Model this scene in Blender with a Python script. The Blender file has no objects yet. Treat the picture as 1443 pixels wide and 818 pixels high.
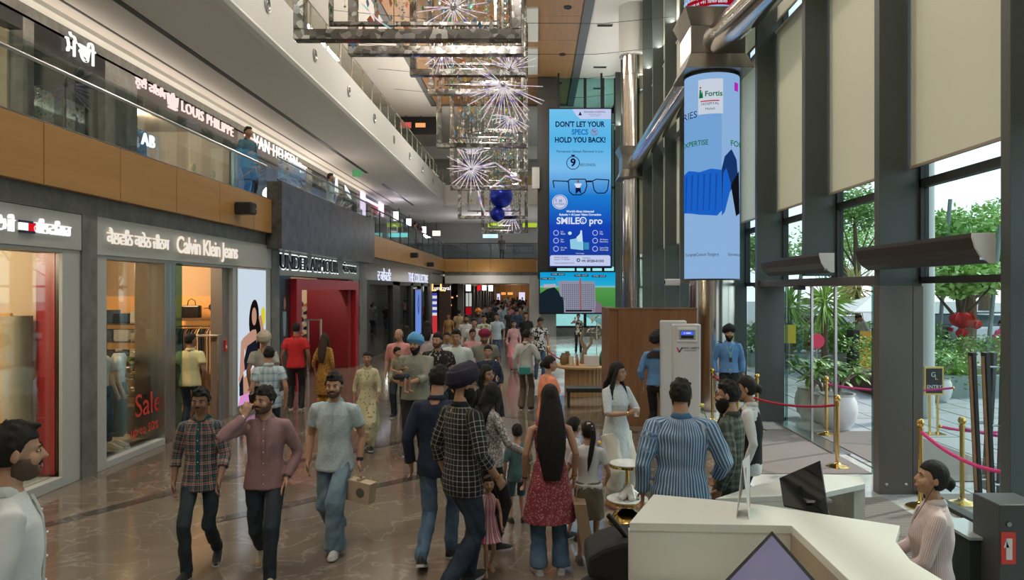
import bpy, bmesh, math, random
import numpy as np
from mathutils import Vector, Matrix, Euler
random.seed(7)
C = bpy.context.scene.collection
SC = bpy.context.scene
PI = math.pi
# ---------------------------------------------------------------- camera, sky, sun, exposure
FX, CX, CY, CH = 1040.0, 755.0, 409.0, 2.5      # focal length in pixels, vanishing point, eye height
cam_d = bpy.data.cameras.new('camera'); cam = bpy.data.objects.new('camera', cam_d); C.objects.link(cam)
cam.location = (0, 0, CH); cam.rotation_euler = (PI/2, 0, 0)
cam_d.sensor_width = 36.0; cam_d.lens = 36.0*FX/1443
cam_d.shift_x = -(CX-721.5)/1443; cam_d.clip_start = 0.05; cam_d.clip_end = 600
SC.camera = cam
w = bpy.data.worlds.new('sky'); SC.world = w; w.use_nodes = True
nt = w.node_tree; bg = nt.nodes['Background']
tc = nt.nodes.new('ShaderNodeTexCoord'); sx = nt.nodes.new('ShaderNodeSeparateXYZ'); rp = nt.nodes.new('ShaderNodeValToRGB')
nt.links.new(tc.outputs['Generated'], sx.inputs[0]); nt.links.new(sx.outputs['Z'], rp.inputs[0]); nt.links.new(rp.outputs[0], bg.inputs[0])
rp.color_ramp.elements[0].position = 0.0; rp.color_ramp.elements[0].color = (.90, .97, 1.0, 1)
rp.color_ramp.elements[1].position = 0.9; rp.color_ramp.elements[1].color = (.50, .72, .95, 1)
bg.inputs[1].default_value = 2.1
sun_d = bpy.data.lights.new('sun', 'SUN'); sun_d.energy = 3.6; sun_d.angle = math.radians(3); sun_d.color = (1, .93, .82)
sun = bpy.data.objects.new('sun', sun_d); C.objects.link(sun); sun.rotation_euler = (math.radians(52), 0, math.radians(118))
SC.view_settings.view_transform = 'Standard'; SC.view_settings.look = 'None'
SC.view_settings.gamma = 1; SC.view_settings.exposure = -0.22; SC.view_settings.use_curve_mapping = False
SC.cycles.max_bounces = 8; SC.cycles.transparent_max_bounces = 24; SC.cycles.sample_clamp_indirect = 8.0
SC.cycles.caustics_reflective = False; SC.cycles.caustics_refractive = False

def area(loc, rot, sx_, sy_, e, col=(1, .95, .88), name='ceiling_area_light', spread=180):
    d = bpy.data.lights.new(name, 'AREA'); d.shape = 'RECTANGLE'; d.size = sx_; d.size_y = sy_; d.energy = e; d.color = col
    d.spread = math.radians(spread)
    o = bpy.data.objects.new(name, d); C.objects.link(o); o.location = loc; o.rotation_euler = rot; return o
def point(loc, e, col=(1, .85, .65), r=.15, name='lamp_light'):
    d = bpy.data.lights.new(name, 'POINT'); d.energy = e; d.color = col; d.shadow_soft_size = r
    o = bpy.data.objects.new(name, d); C.objects.link(o); o.location = loc; return o
# added area lights for the atrium, out of view overhead and along the hall
for yy in (-3, 5): area((-2.2, yy, 13.6), (0, 0, 0), 6, 4, 520, (1, .93, .84))
for yy in (14, 24, 34): area((-2.2, yy, 13.85), (0, 0, 0), .6, 5, 800, (1, .92, .82))
area((-9.1, 18, 7.2), (PI, math.radians(-25), 0), .15, 44, 260, (1, .84, .68), 'upward_light')      # cove light above the upper shop fascias, washing the soffit
area((-11.5, 20, 12.9), (PI, math.radians(-35), 0), .2, 50, 500, (1, .82, .62), 'upward_light')  # added warm upward light in the top gallery, no fixture, brightens its ceiling
area((-6.4, 20, 9.45), (PI, math.radians(25), 0), .12, 50, 2300, (1, .90, .78), 'upward_light')      # added uplight along the top gallery edge, brightening the wooden ceiling
point((-8.2, 44, 6.6), 90, (.92, .88, 1), .3, 'gallery_lamp'); point((-4, 54, 6.6), 220, (.95, .92, 1), .3, 'gallery_lamp'); point((-8.4, 30, 6.4), 60, (1, .86, .76), .3, 'gallery_lamp')
point((-3, 46.3, 3.2), 60, (1, .95, .88), .2, 'passage_fill')  # added point light without a fixture, brightens the white lintel of the passage
area((4.45, 24, 11.2), (PI, math.radians(-20), 0), .12, 44, 950, (1, .95, .88), 'upward_light')      # added uplight near the window fins, without a fixture, brightening the white ceiling
# ---------------------------------------------------------------- pixel helpers (photo pixels -> points of the place)
def W(px, py, Y): return Vector(((px-CX)/FX*Y, Y, CH-(py-CY)/FX*Y))
def onX(px, py, X):
    Y = FX*X/(px-CX); return Vector((X, Y, CH-(py-CY)/FX*Y))
def onZ(px, py, Z=0.0):
    Y = (CH-Z)*FX/(py-CY); return Vector(((px-CX)/FX*Y, Y, Z))
# ---------------------------------------------------------------- materials
MATS = {}
def mat(name, col, rough=.6, metal=0, emit=None, es=1.0, alpha=1, spec=.5, bump=None, var=None, sheen=0):
    if name in MATS: return MATS[name]
    m = bpy.data.materials.new(name); m.use_nodes = True; MATS[name] = m
    n = m.node_tree; b = n.nodes['Principled BSDF']
    b.inputs['Base Color'].default_value = (*col, 1); b.inputs['Roughness'].default_value = rough
    b.inputs['Metallic'].default_value = metal; b.inputs['Specular IOR Level'].default_value = spec
    if emit: b.inputs['Emission Color'].default_value = (*emit, 1); b.inputs['Emission Strength'].default_value = es
    if var:   # (scale, amount, colour2)  noise variation of the colour
        t = n.nodes.new('ShaderNodeTexCoord'); mp = n.nodes.new('ShaderNodeMapping'); no = n.nodes.new('ShaderNodeTexNoise'); mx = n.nodes.new('ShaderNodeMix'); mx.data_type = 'RGBA'
        n.links.new(t.outputs['Object'], mp.inputs[0]); n.links.new(mp.outputs[0], no.inputs['Vector'])
        s = var[0]; mp.inputs['Scale'].default_value = s if isinstance(s, tuple) else (s, s, s)
        no.inputs['Scale'].default_value = 1; no.inputs['Detail'].default_value = 6; no.inputs['Roughness'].default_value = .65
        r = n.nodes.new('ShaderNodeMapRange'); r.inputs[1].default_value = .5-.5*var[1]; r.inputs[2].default_value = .5+.5*var[1]
        n.links.new(no.outputs[0], r.inputs[0]); n.links.new(r.outputs[0], mx.inputs[0])
        mx.inputs[6].default_value = (*col, 1); mx.inputs[7].default_value = (*var[2], 1)
        n.links.new(mx.outputs[2], b.inputs['Base Color'])
        if bump:
            bp = n.nodes.new('ShaderNodeBump'); bp.inputs['Strength'].default_value = bump; bp.inputs['Distance'].default_value = .01
            n.links.new(no.outputs[0], bp.inputs['Height']); n.links.new(bp.outputs[0], b.inputs['Normal'])
    return m
def glass(name, tint=(.75, .9, .88), refl=1.0, keep=.92):
    if name in MATS: return MATS[name]
    m = bpy.data.materials.new(name); m.use_nodes = True; MATS[name] = m; n = m.node_tree; n.nodes.clear()
    o = n.nodes.new('ShaderNodeOutputMaterial'); t = n.nodes.new('ShaderNodeBsdfTransparent'); g = n.nodes.new('ShaderNodeBsdfGlossy')
    lw = n.nodes.new('ShaderNodeLayerWeight'); lw.inputs[0].default_value = .5; f = n.nodes.new('ShaderNodeMath'); f.operation = 'POWER'; f.inputs[1].default_value = 4.5
    mu = n.nodes.new('ShaderNodeMath'); mu.operation = 'MULTIPLY_ADD'; mu.inputs[1].default_value = .85; mu.inputs[2].default_value = .04*refl; n.links.new(lw.outputs['Facing'], f.inputs[0])
    mx = n.nodes.new('ShaderNodeMixShader'); t.inputs[0].default_value = (*[c*keep for c in tint], 1); g.inputs['Roughness'].default_value = .02; g.inputs[0].default_value = (.9, .95, .95, 1)
    n.links.new(f.outputs[0], mu.inputs[0]); n.links.new(mu.outputs[0], mx.inputs[0]); n.links.new(t.outputs[0], mx.inputs[1]); n.links.new(g.outputs[0], mx.inputs[2]); n.links.new(mx.outputs[0], o.inputs[0])
    return m
def emis(name, col, s=1.0):
    if name in MATS: return MATS[name]
    m = bpy.data.materials.new(name); m.use_nodes = True; MATS[name] = m; n = m.node_tree; n.nodes.clear()
    o = n.nodes.new('ShaderNodeOutputMaterial'); e = n.nodes.new('ShaderNodeEmission'); e.inputs[0].default_value = (*col, 1); e.inputs[1].default_value = s
    n.links.new(e.outputs[0], o.inputs[0]); return m
def nodes(m):
    n = m.node_tree; b = n.nodes['Principled BSDF']
    return n, b
def ramp(n, stops, interp='LINEAR'):
    r = n.nodes.new('ShaderNodeValToRGB'); cr = r.color_ramp; cr.interpolation = interp
    while len(cr.elements) < len(stops): cr.elements.new(1)
    for e, (p, c) in zip(cr.elements, stops): e.position = p; e.color = (*c, 1)
    return r
def srgb(r, g, b):
    f = lambda c: (c/255/12.92) if c <= 10 else ((c/255+.055)/1.055)**2.4
    return (f(r), f(g), f(b))
# ---------------------------------------------------------------- mesh builder
class MB:
    def __init__(s): s.v = []; s.f = []; s.m = []
    def add(s, vs, fs, mi=0):
        b = len(s.v); s.v.extend([tuple(p) for p in vs]); s.f.extend([tuple(b+i for i in f) for f in fs]); s.m.extend([mi]*len(fs)); return s
    def box(s, x0, x1, y0, y1, z0, z1, mi=0):
        vs = [(x, y, z) for z in (z0, z1) for y in (y0, y1) for x in (x0, x1)]
        return s.add(vs, [(0, 2, 3, 1), (4, 5, 7, 6), (0, 1, 5, 4), (2, 6, 7, 3), (0, 4, 6, 2), (1, 3, 7, 5)], mi)
    def rbox(s, c, size, M=None, mi=0):
        x, y, z = [q/2 for q in size]; vs = [Vector((a*x, b*y, d*z)) for d in (-1, 1) for b in (-1, 1) for a in (-1, 1)]
        if M is not None: vs = [M @ v for v in vs]
        vs = [v+Vector(c) for v in vs]
        return s.add(vs, [(0, 2, 3, 1), (4, 5, 7, 6), (0, 1, 5, 4), (2, 6, 7, 3), (0, 4, 6, 2), (1, 3, 7, 5)], mi)
    def quad(s, a, b, c, d, mi=0): return s.add([a, b, c, d], [(0, 1, 2, 3)], mi)
    def poly(s, pts, mi=0): return s.add(pts, [tuple(range(len(pts)))], mi)
    def prism(s, pts, off, mi=0):     # closed polygon pts swept by off
        n = len(pts); off = Vector(off); p2 = [Vector(p)+off for p in pts]
        return s.add([Vector(p) for p in pts]+p2, [tuple(range(n))[::-1], tuple(range(n, 2*n))]+[(i, (i+1) % n, n+(i+1) % n, n+i) for i in range(n)], mi)
    def loft(s, rings, cap=True, mi=0):
        n = len(rings[0]); vs = [p for r in rings for p in r]; fs = []
        for k in range(len(rings)-1):
            for i in range(n): j = (i+1) % n; fs.append((k*n+i, k*n+j, (k+1)*n+j, (k+1)*n+i))
        if cap: fs.append(tuple(range(n))[::-1]); fs.append(tuple((len(rings)-1)*n+i for i in range(n)))
        return s.add(vs, fs, mi)
    def tube(s, pts, rad, n=8, mi=0, cap=True, flat=None):
        pts = [Vector(p) for p in pts]; rings = []
        up = None
        for k, p in enumerate(pts):
            d = (pts[min(k+1, len(pts)-1)]-pts[max(k-1, 0)])
            d = d.normalized() if d.length > 1e-9 else Vector((0, 0, 1))
            if up is None:
                up = Vector((0, 0, 1)) if abs(d.z) < .9 else Vector((0, 1, 0))
            a = d.cross(up).normalized(); up = a.cross(d).normalized()
            r = rad[k] if isinstance(rad, (list, tuple)) else rad
            ra, rb = r if isinstance(r, tuple) else (r, r)
            rings.append([p+a*(ra*math.cos(t))+up*(rb*math.sin(t)) for t in [2*PI*i/n for i in range(n)]])
        return s.loft(rings, cap, mi)
    def cyl(s, p0, p1, r0, r1=None, n=12, mi=0): return s.tube([p0, p1], [r0, r0 if r1 is None else r1], n, mi)
    def lathe(s, prof, c=(0, 0, 0), n=20, mi=0, sx=1, sy=1):
        c = Vector(c); rings = [[c+Vector((r*sx*math.cos(2*PI*i/n), r*sy*math.sin(2*PI*i/n), z)) for i in range(n)] for r, z in prof]
        return s.loft(rings, True, mi)
    def ball(s, c, r, n=12, m=8, mi=0, M=None):
        r = r if isinstance(r, tuple) else (r, r, r); c = Vector(c); rings = []
        for k in range(m+1):
            th = PI*k/m; th = min(max(th, .02), PI-.02)
            ring = [Vector((r[0]*math.sin(th)*math.cos(2*PI*i/n), r[1]*math.sin(th)*math.sin(2*PI*i/n), r[2]*math.cos(th))) for i in range(n)]
            rings.append([c+(M @ p if M is not None else p) for p in ring][::-1])
        return s.loft(rings, True, mi)
    def xf(s, M):
        s.v = [tuple(M @ Vector(p)) for p in s.v]; return s
    def mesh(s, name='m'):
        me = bpy.data.meshes.new(name); me.from_pydata(s.v, [], s.f); me.update(); return me
    def build(s, name, m, parent=None, smooth=False, bevel=0, seg=2):
        me = s.mesh(name); ms = m if isinstance(m, (list, tuple)) else [m]
        for q in ms: me.materials.append(q)
        if len(ms) > 1: me.polygons.foreach_set('material_index', s.m)
        if smooth:
            me.polygons.foreach_set('use_smooth', [True]*len(me.polygons))
            me.set_sharp_from_angle(angle=math.radians(40))
        return link(name, me, parent, bevel, seg)
def link(name, me, parent=None, bevel=0, seg=2):
    o = bpy.data.objects.new(name, me); C.objects.link(o)
    if parent is not None: attach(o, parent)
    if bevel:
        b = o.modifiers.new('b', 'BEVEL'); b.width = bevel; b.segments = seg; b.limit_method = 'ANGLE'
    return o
def mw(o):
    p = o.parent; M = Matrix.LocRotScale(o.location, o.rotation_euler, o.scale)
    return (mw(p) @ o.matrix_parent_inverse @ M) if p else M
def attach(o, parent):                 # keep the world-space coordinates the mesh was built in
    o.parent = parent; o.matrix_parent_inverse = mw(parent).inverted()
ORD = 'first second third fourth fifth sixth seventh eighth ninth tenth eleventh twelfth thirteenth fourteenth fifteenth sixteenth seventeenth eighteenth nineteenth twentieth'.split()
def thing(name, label, cat, loc=(0, 0, 0), rz=0, group=None):
    o = bpy.data.objects.new(name, None); C.objects.link(o); o.location = loc; o.rotation_euler = (0, 0, rz); o.empty_display_size = .1
    o['label'] = label; o['category'] = cat
    if group: o['group'] = group
    return o
def tag(o, label, cat, group=None, kind=None):
    o['label'] = label; o['category'] = cat
    if group: o['group'] = group
    if kind: o['kind'] = kind
    return o
def struct(o): o['kind'] = 'structure'; return o
def stuff(o): o['kind'] = 'stuff'; return o
def local(o, parent):                 # child in the parent's local frame
    o.parent = parent; return o
def text(name, s, m, p, size, rot, parent=None, ext=.01, ax='CENTER', spacing=1.0, shear=0, offset=0, sx=1.0, local_=False, bold=0):
    d = bpy.data.curves.new(name, 'FONT'); d.body = s; d.size = size; d.extrude = ext; d.align_x = ax; d.align_y = 'CENTER'
    d.space_character = spacing; d.shear = shear; d.offset = bold; d.resolution_u = 3; d.materials.append(m)
    o = bpy.data.objects.new(name, d); C.objects.link(o); o.location = p; o.rotation_euler = rot; o.scale = (sx, 1, 1)
    if parent is not None:
        if local_: o.parent = parent
        else: attach(o, parent)
    return o
RXW = (PI/2, 0, PI/2)        # text on a wall that faces +X
RYW = (PI/2, 0, 0)           # text that faces the camera (-Y)
def copy_tree(o, parent=None):
    c = o.copy(); C.objects.link(c)
    if parent is not None: c.parent = parent
    for ch in o.children: copy_tree(ch, c)
    return c
# ================================================================ STRUCTURE
def marble(name, base, vein, dark, scale=.35, rough=.12):
    m = mat(name, base, rough); n, b = nodes(m)
    t = n.nodes.new('ShaderNodeTexCoord'); no = n.nodes.new('ShaderNodeTexNoise'); no.inputs['Scale'].default_value = scale; no.inputs['Detail'].default_value = 8; no.inputs['Distortion'].default_value = 1.2
    n.links.new(t.outputs['Object'], no.inputs['Vector'])
    no2 = n.nodes.new('ShaderNodeTexNoise'); no2.inputs['Scale'].default_value = scale*2.6; no2.inputs['Detail'].default_value = 9; no2.inputs['Distortion'].default_value = .6
    n.links.new(t.outputs['Object'], no2.inputs['Vector'])
    a = n.nodes.new('ShaderNodeMath'); a.operation = 'SUBTRACT'; a.inputs[1].default_value = .5; n.links.new(no2.outputs[0], a.inputs[0])
    c = n.nodes.new('ShaderNodeMath'); c.operation = 'ABSOLUTE'; n.links.new(a.outputs[0], c.inputs[0])
    r = ramp(n, [(0, (.8, .8, .8)), (.008, (.3, .3, .3)), (.02, (0, 0, 0))]); n.links.new(c.outputs[0], r.inputs[0])
    r2 = ramp(n, [(.3, dark), (.62, base)]); n.links.new(no.outputs[0], r2.inputs[0])
    mx = n.nodes.new('ShaderNodeMix'); mx.data_type = 'RGBA'; mx.inputs[7].default_value = (*vein, 1)
    mu = n.nodes.new('ShaderNodeMath'); mu.operation = 'MULTIPLY'; n.links.new(no.outputs[0], mu.inputs[1]); n.links.new(r.outputs[0], mu.inputs[0])
    n.links.new(mu.outputs[0], mx.inputs[0]); n.links.new(r2.outputs[0], mx.inputs[6]); n.links.new(mx.outputs[2], b.inputs['Base Color'])
    return m
M_floor = marble('marble_floor', (.185, .150, .115), (.38, .345, .30), (.11, .088, .07), .6, .10)
M_band = marble('dark_marble', (.075, .062, .052), (.3, .27, .23), (.045, .037, .03), .8, .12)
M_white_marble = marble('white_marble', (.62, .63, .6), (.85, .85, .85), (.35, .36, .36), .9, .1)
M_stone = mat('grey_stone', (.10, .10, .093), .42, var=(3.5, .35, (.20, .20, .185)), bump=.15)
M_stone2 = mat('polished_stone', (.035, .036, .034), .3, var=(4.0, .35, (.13, .13, .118)))
M_plaster = mat('white_plaster', (.62, .62, .59), .7)
M_soffit = mat('soffit_paint', (.60, .57, .54), .75)
M_ceil = mat('ceiling_paint', (.60, .59, .56), .75)
M_dark = mat('dark_metal', (.018, .02, .02), .5)
M_black = mat('black_plastic', (.008, .008, .009), .35)
M_fin = mat('fin_paint', (.058, .072, .067), .45)
M_shopgrey = mat('shopfront_grey', (.43, .45, .435), .5)
M_alu = mat('brushed_steel', (.42, .42, .41), .3, 1)
M_steel = mat('polished_steel', (.62, .60, .56), .18, 1)
def woodmat(name, a, b_, sc=(1, .15, 6), rough=.35):
    return mat(name, a, rough, var=(sc, .55, b_))
M_woodband = woodmat('honey_wood', (.46, .255, .075), (.36, .185, .05), (.3, .3, 5), .4)
M_woodceil = woodmat('ceiling_wood', (.36, .20, .09), (.25, .13, .055), (6, .3, 6), .45)
M_walnut = woodmat('walnut_veneer', (.27, .125, .048), (.16, .07, .026), (9, 9, .5), .4)
M_glass = glass('clear_glass', (.93, 1, .98), 1.0, .97)
M_rail = glass('railing_glass', (.80, .90, .87), 1.8, .97)
M_shopglass = glass('shop_glass', (.9, .95, .94), 1.6, .97)

# --- floors
fl = struct(MB().box(-16, 4.72, -8, 150, -.2, 0).build('floor', M_floor))
for a, b_ in (((60, 742), (395, 655)), ((395, 655), (640, 610)), ((300, 735), (640, 662)), ((500, 560), (900, 610)), ((540, 512), (770, 520)), ((640, 610), (560, 520))):
    p, q = onZ(*a), onZ(*b_); d = (q-p).normalized(); n_ = Vector((-d.y, d.x, 0))*.09
    z = Vector((0, 0, .004)); attach(MB().prism([p-n_, q-n_, q+n_, p+n_], z).build('inlay_band', M_band), fl)
attach(MB().box(-.2, 4.7, 17.5, 40, 0, .003).build('pale_marble_field', M_white_marble), fl); attach(MB().box(2.75, 4.7, 4.0, 17.5, 0, .003).build('pale_marble_field', M_white_marble), fl)
M_tilegrey = mat('plaza_paving', (.42, .44, .45), .55, var=(.8, .5, (.36, .38, .40)))
gr = struct(MB().box(4.72, 90, -30, 160, -.25, -.02).build('ground', mat('outdoor_ground', (.30, .31, .30), .7, var=(.4, .5, (.24, .25, .24)))))
# paving slabs laid outside the doors, each its own piece
sm = MB().box(-.295, .295, -.595, .595, -.02, 0).mesh('paving_slab'); sm.materials.append(M_tilegrey)
k = 0
for i in range(12):
    for j in range(24):
        x = 5.05+i*.62; y = 4.0+j*1.22+(.61 if i % 2 else 0)
        if x > 12.4: continue
        o = link('paving_slab', sm); o.location = (x, y, random.uniform(-.002, .002)); attach_loc = o.location.copy(); o.parent = gr; k += 1
# --- left wall of the atrium: ground-floor shop line at X=-6
XS = -6.0
lw = MB()
lw.box(-6.35, XS, -8, 48, 3.5, 3.78)                    # stone band over the shop signs
for y0, y1 in ((9.72, 10.05), (16.7, 17.2), (25.0, 26.1), (41.6, 42.6)): lw.box(-6.4, XS+.03, y0, y1, 0, 3.5)
wall_left = struct(lw.build('wall_left', M_stone))
struct(MB().box(-12.5, -12.3, -8, 150, 0, 9).build('wall_left_back', M_dark))
# wood-clad slab edge of the first level: panels are separate boards
slab1 = struct(MB().box(-9.7, -5.98, -8, 47.3, 3.78, 4.42).box(-9.7, -5.95, 47.3, 60, 3.78, 4.42).box(-5.95, .2, 48.0, 60, 3.5, 4.42).build('floor_upper', M_plaster))
XB = -5.86
ys = [-7, -4, -1, 2, 4.4, 6.55]+[onX(px, 200, XB).y for px in (62, 170, 249, 310, 358, 383)]
for a, b_ in zip(ys[:-1], ys[1:]): attach(MB().box(XB-.1, XB, a+.008, b_-.008, 3.76, 4.50).build('wood_panel', M_woodband, bevel=.004), slab1)
ye = ys[-1]
yt = onX(519, 300, XB).y
attach(MB().box(XB-.12, XB+.22, ye+.01, yt, 3.42, 4.92).build('stone_balustrade', M_stone2), slab1)
ys = [yt+.01]+[onX(px, 300, XB).y for px in (545, 566, 583, 597, 609, 619)]+[47.4]
for a, b_ in zip(ys[:-1], ys[1:]): attach(MB().box(XB-.1, XB, a+.01, b_-.01, 3.70, 4.50).build('wood_panel', M_woodband), slab1)
for i in range(4): attach(MB().box(XB+i*1.48, XB+(i+1)*1.48-.02, 47.4, 47.5, 3.66, 4.50).build('wood_panel', M_woodband), slab1)
attach(MB().box(XB, .1, 47.55, 48.0, 3.44, 3.66).build('stone_band', M_stone), slab1)
struct(MB().box(XB, .1, 47.6, 48.3, 2.92, 3.46).build('trim_1', M_plaster))
# --- level 2 slab with rounded white fascia
f2 = MB(); f2.box(-9.9, -5.98, -8, 60, 7.9, 9.2)
slab2 = struct(f2.build('ceiling_left', M_soffit))
prof = [(-5.98, 7.9), (-5.86, 7.93), (-5.82, 8.02), (-5.85, 8.1), (-5.86, 9.25), (-6.0, 9.25)]
attach(MB().loft([[Vector((x, y, z)) for x, z in prof] for y in (-8, 47.35)]).build('fascia', M_plaster), slab2)
prof2 = [(47.5, 7.9), (47.36, 7.93), (47.33, 8.02), (47.36, 8.1), (47.36, 9.25), (47.5, 9.25)]
attach(MB().loft([[Vector((x, y, z)) for y, z in prof2] for x in (-5.86, 1.6)]).build('fascia', M_plaster), slab2)
attach(MB().box(-5.98, 1.6, 47.5, 60, 7.9, 9.2).build('slab', M_soffit), slab2)
# slots and grooves in the soffit
attach(MB().box(-7.86, -7.72, -8, 34, 7.885, 7.9).build('slot', M_dark), slab2)
attach(MB().box(-7.86, -7.72, 37.5, 47, 7.885, 7.9).build('slot', M_dark), slab2)
attach(MB().box(-8.86, -8.80, -8, 46, 7.888, 7.9).build('slot', M_dark), slab2)
attach(MB().box(-9.5, -9.2, -8, 46, 7.80, 7.9).build('cornice', M_plaster), slab2)
# round air nozzles in the fascia
for i in range(14):
    y = onX((376, 443, 491, 527, 555, 577, 595, 610)[i], 300, -5.86).y if i < 8 else (10.4, 7.3, 4.2, 1.1, 50, 53)[i-8]
    if y > 47: continue
    t = thing('air_nozzle', 'round grey air nozzle in the white slab edge, ' + (ORD[i]+' in view' if i < 8 else ORD[i-8]+' out of view'), 'vent', (-5.86, y, 8.72), group='air nozzles along the white slab edge')
    Mx = Matrix.Rotation(PI/2, 4, 'Y')
    r = MB().lathe([(.17, 0), (.17, .03), (.145, .035), (.13, .0), (.12, -.02)], n=24); r.xf(Matrix.Translation((-5.86, y, 8.72)) @ Mx); r.build('ring', M_alu, t, True)
    r = MB().lathe([(.11, -.01), (.09, .02), (.05, .03), (.03, .01)], n=20); r.xf(Matrix.Translation((-5.86, y, 8.72)) @ Mx); r.build('nozzle', mat('nozzle_grey', (.25, .27, .26), .5), t, True)
# --- level 1 shop wall behind the gallery
wu = struct(MB().box(-9.75, -9.45, -8, 60, 7.55, 7.9).build('wall_left_upper', M_stone))
# --- level 2: back wall, ceiling at 14 m
struct(MB().box(-12.2, -12, -8, 60, 9.2, 14).build('wall_left_top', mat('beige_wall', (.42, .33, .25), .6)))
cl = struct(MB().box(-12.2, -6.5, -8, 60, 14, 14.2).box(2.35, 6.5, -8, 60, 14, 14.2).box(-6.5, 2.35, 46, 60, 14, 14.2).box(-6.5, 2.35, -8, 46, 14.3, 14.4).build('ceiling', M_ceil))
attach(MB().box(-6.5, -6.2, -8, 46, 13.95, 14.3).box(1.95, 2.35, -8, 46, 13.95, 14.3).box(-6.5, 2.35, 45.7, 46, 13.95, 14.3).build('dark_border', mat('slate_paint', (.10, .105, .11), .6)), cl)
for a_, b2_ in ((30, 34), (35, 39.2)): attach(MB().box(-.55, .1, a_, b2_, 13.94, 14.02).build('white_grille_panel', M_plaster), cl)
y = -8
while y < 45:
    for x0, x1 in ((-6.2, -3.5), (-3.5, -.8), (-.8, 1.95)):
        attach(MB().box(x0+.01, x1-.01, y+.01, min(y+2.98, 45.7), 14.02, 14.06).build('ceiling_panel', M_woodceil), cl)
    y += 3
for yy in (9, 13, 18, 24, 30, 36, 41):
    t = thing('downlight', 'recessed downlight in the wooden ceiling, %s of the row from the near end' % ORD[(9, 13, 18, 24, 30, 36, 41).index(yy)], 'ceiling light', (1.3, yy, 14.0), group='recessed downlights in the wooden ceiling')
    MB().lathe([(.16, .02), (.16, -.03), (.12, -.03), (.1, .02)], (1.3, yy, 14.0), 16).build('rim', M_dark, t, True)
    MB().cyl((1.3, yy, 14.0), (1.3, yy, 14.01), .09).build('lamp', M_black, t)
for (x, yy) in ((3.0, 12), (3.0, 18), (3.3, 24), (3.0, 32), (3.3, 38), (3.6, 42)):
    t = thing('ceiling_grille', 'small dark rectangular grille in the white ceiling, %s from the near end' % ORD[(12, 18, 24, 32, 38, 42).index(yy)], 'vent', (x, yy, 14), group='dark grilles in the white ceiling')
    MB().box(x-.35, x+.35, yy-.12, yy+.12, 13.97, 14).build('plate', M_alu, t)
    for q in range(4): MB().box(x-.32, x+.32, yy-.1+q*.055, yy-.08+q*.055, 13.955, 13.97).build('slat', M_dark, t)
struct(MB().box(-12.4, 8, -8.2, -8, 0, 14).build('wall_back', mat('back_wall', (.4, .39, .37), .6)))
struct(MB().box(-12.4, 6.5, 60, 60.2, 4.4, 14).build('wall_front', mat('far_wall', (.28, .27, .25), .6)))
# dark wall right of the galleries behind the screens (Y~40-47)
we = struct(MB().box(0.1, 1.15, 39.8, 47.4, 2.9, 14).build('wall_screen', mat('dark_panel', (.05, .05, .048), .35)))
attach(MB().box(-.35, 1.1, 39.65, 40.6, 0, 3.1).build('marble_pier', mat('grey_marble', (.33, .33, .31), .25, var=(.9, .6, (.45, .44, .41)))), we)
attach(MB().box(-.2, .2, 39.6, 39.8, 7.95, 9.1).build('white_band', M_plaster), we)
attach(MB().box(-.1, 4.6, 39.8, 40.1, 0, .45).build('stone_plinth', M_stone), we)
# glazed end of the atrium
ef = struct(MB().box(1.1, 4.7, 40.0, 40.2, .45, .55).box(1.1, 4.7, 40, 40.2, 3.0, 3.2).box(1.1, 4.7, 40, 40.2, 8, 8.12).box(1.1, 4.7, 40, 40.2, 11.5, 11.62).box(2.6, 2.75, 40, 40.2, .5, 14).box(3.6, 3.72, 40, 40.2, .5, 14).box(4.25, 4.4, 40, 40.2, .5, 14).build('window_1', M_dark))
attach(MB().box(1.1, 4.7, 40.08, 40.1, .5, 14).build('pane', glass('tinted_glass', (.55, .8, .78), 1, .9)), ef)
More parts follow.
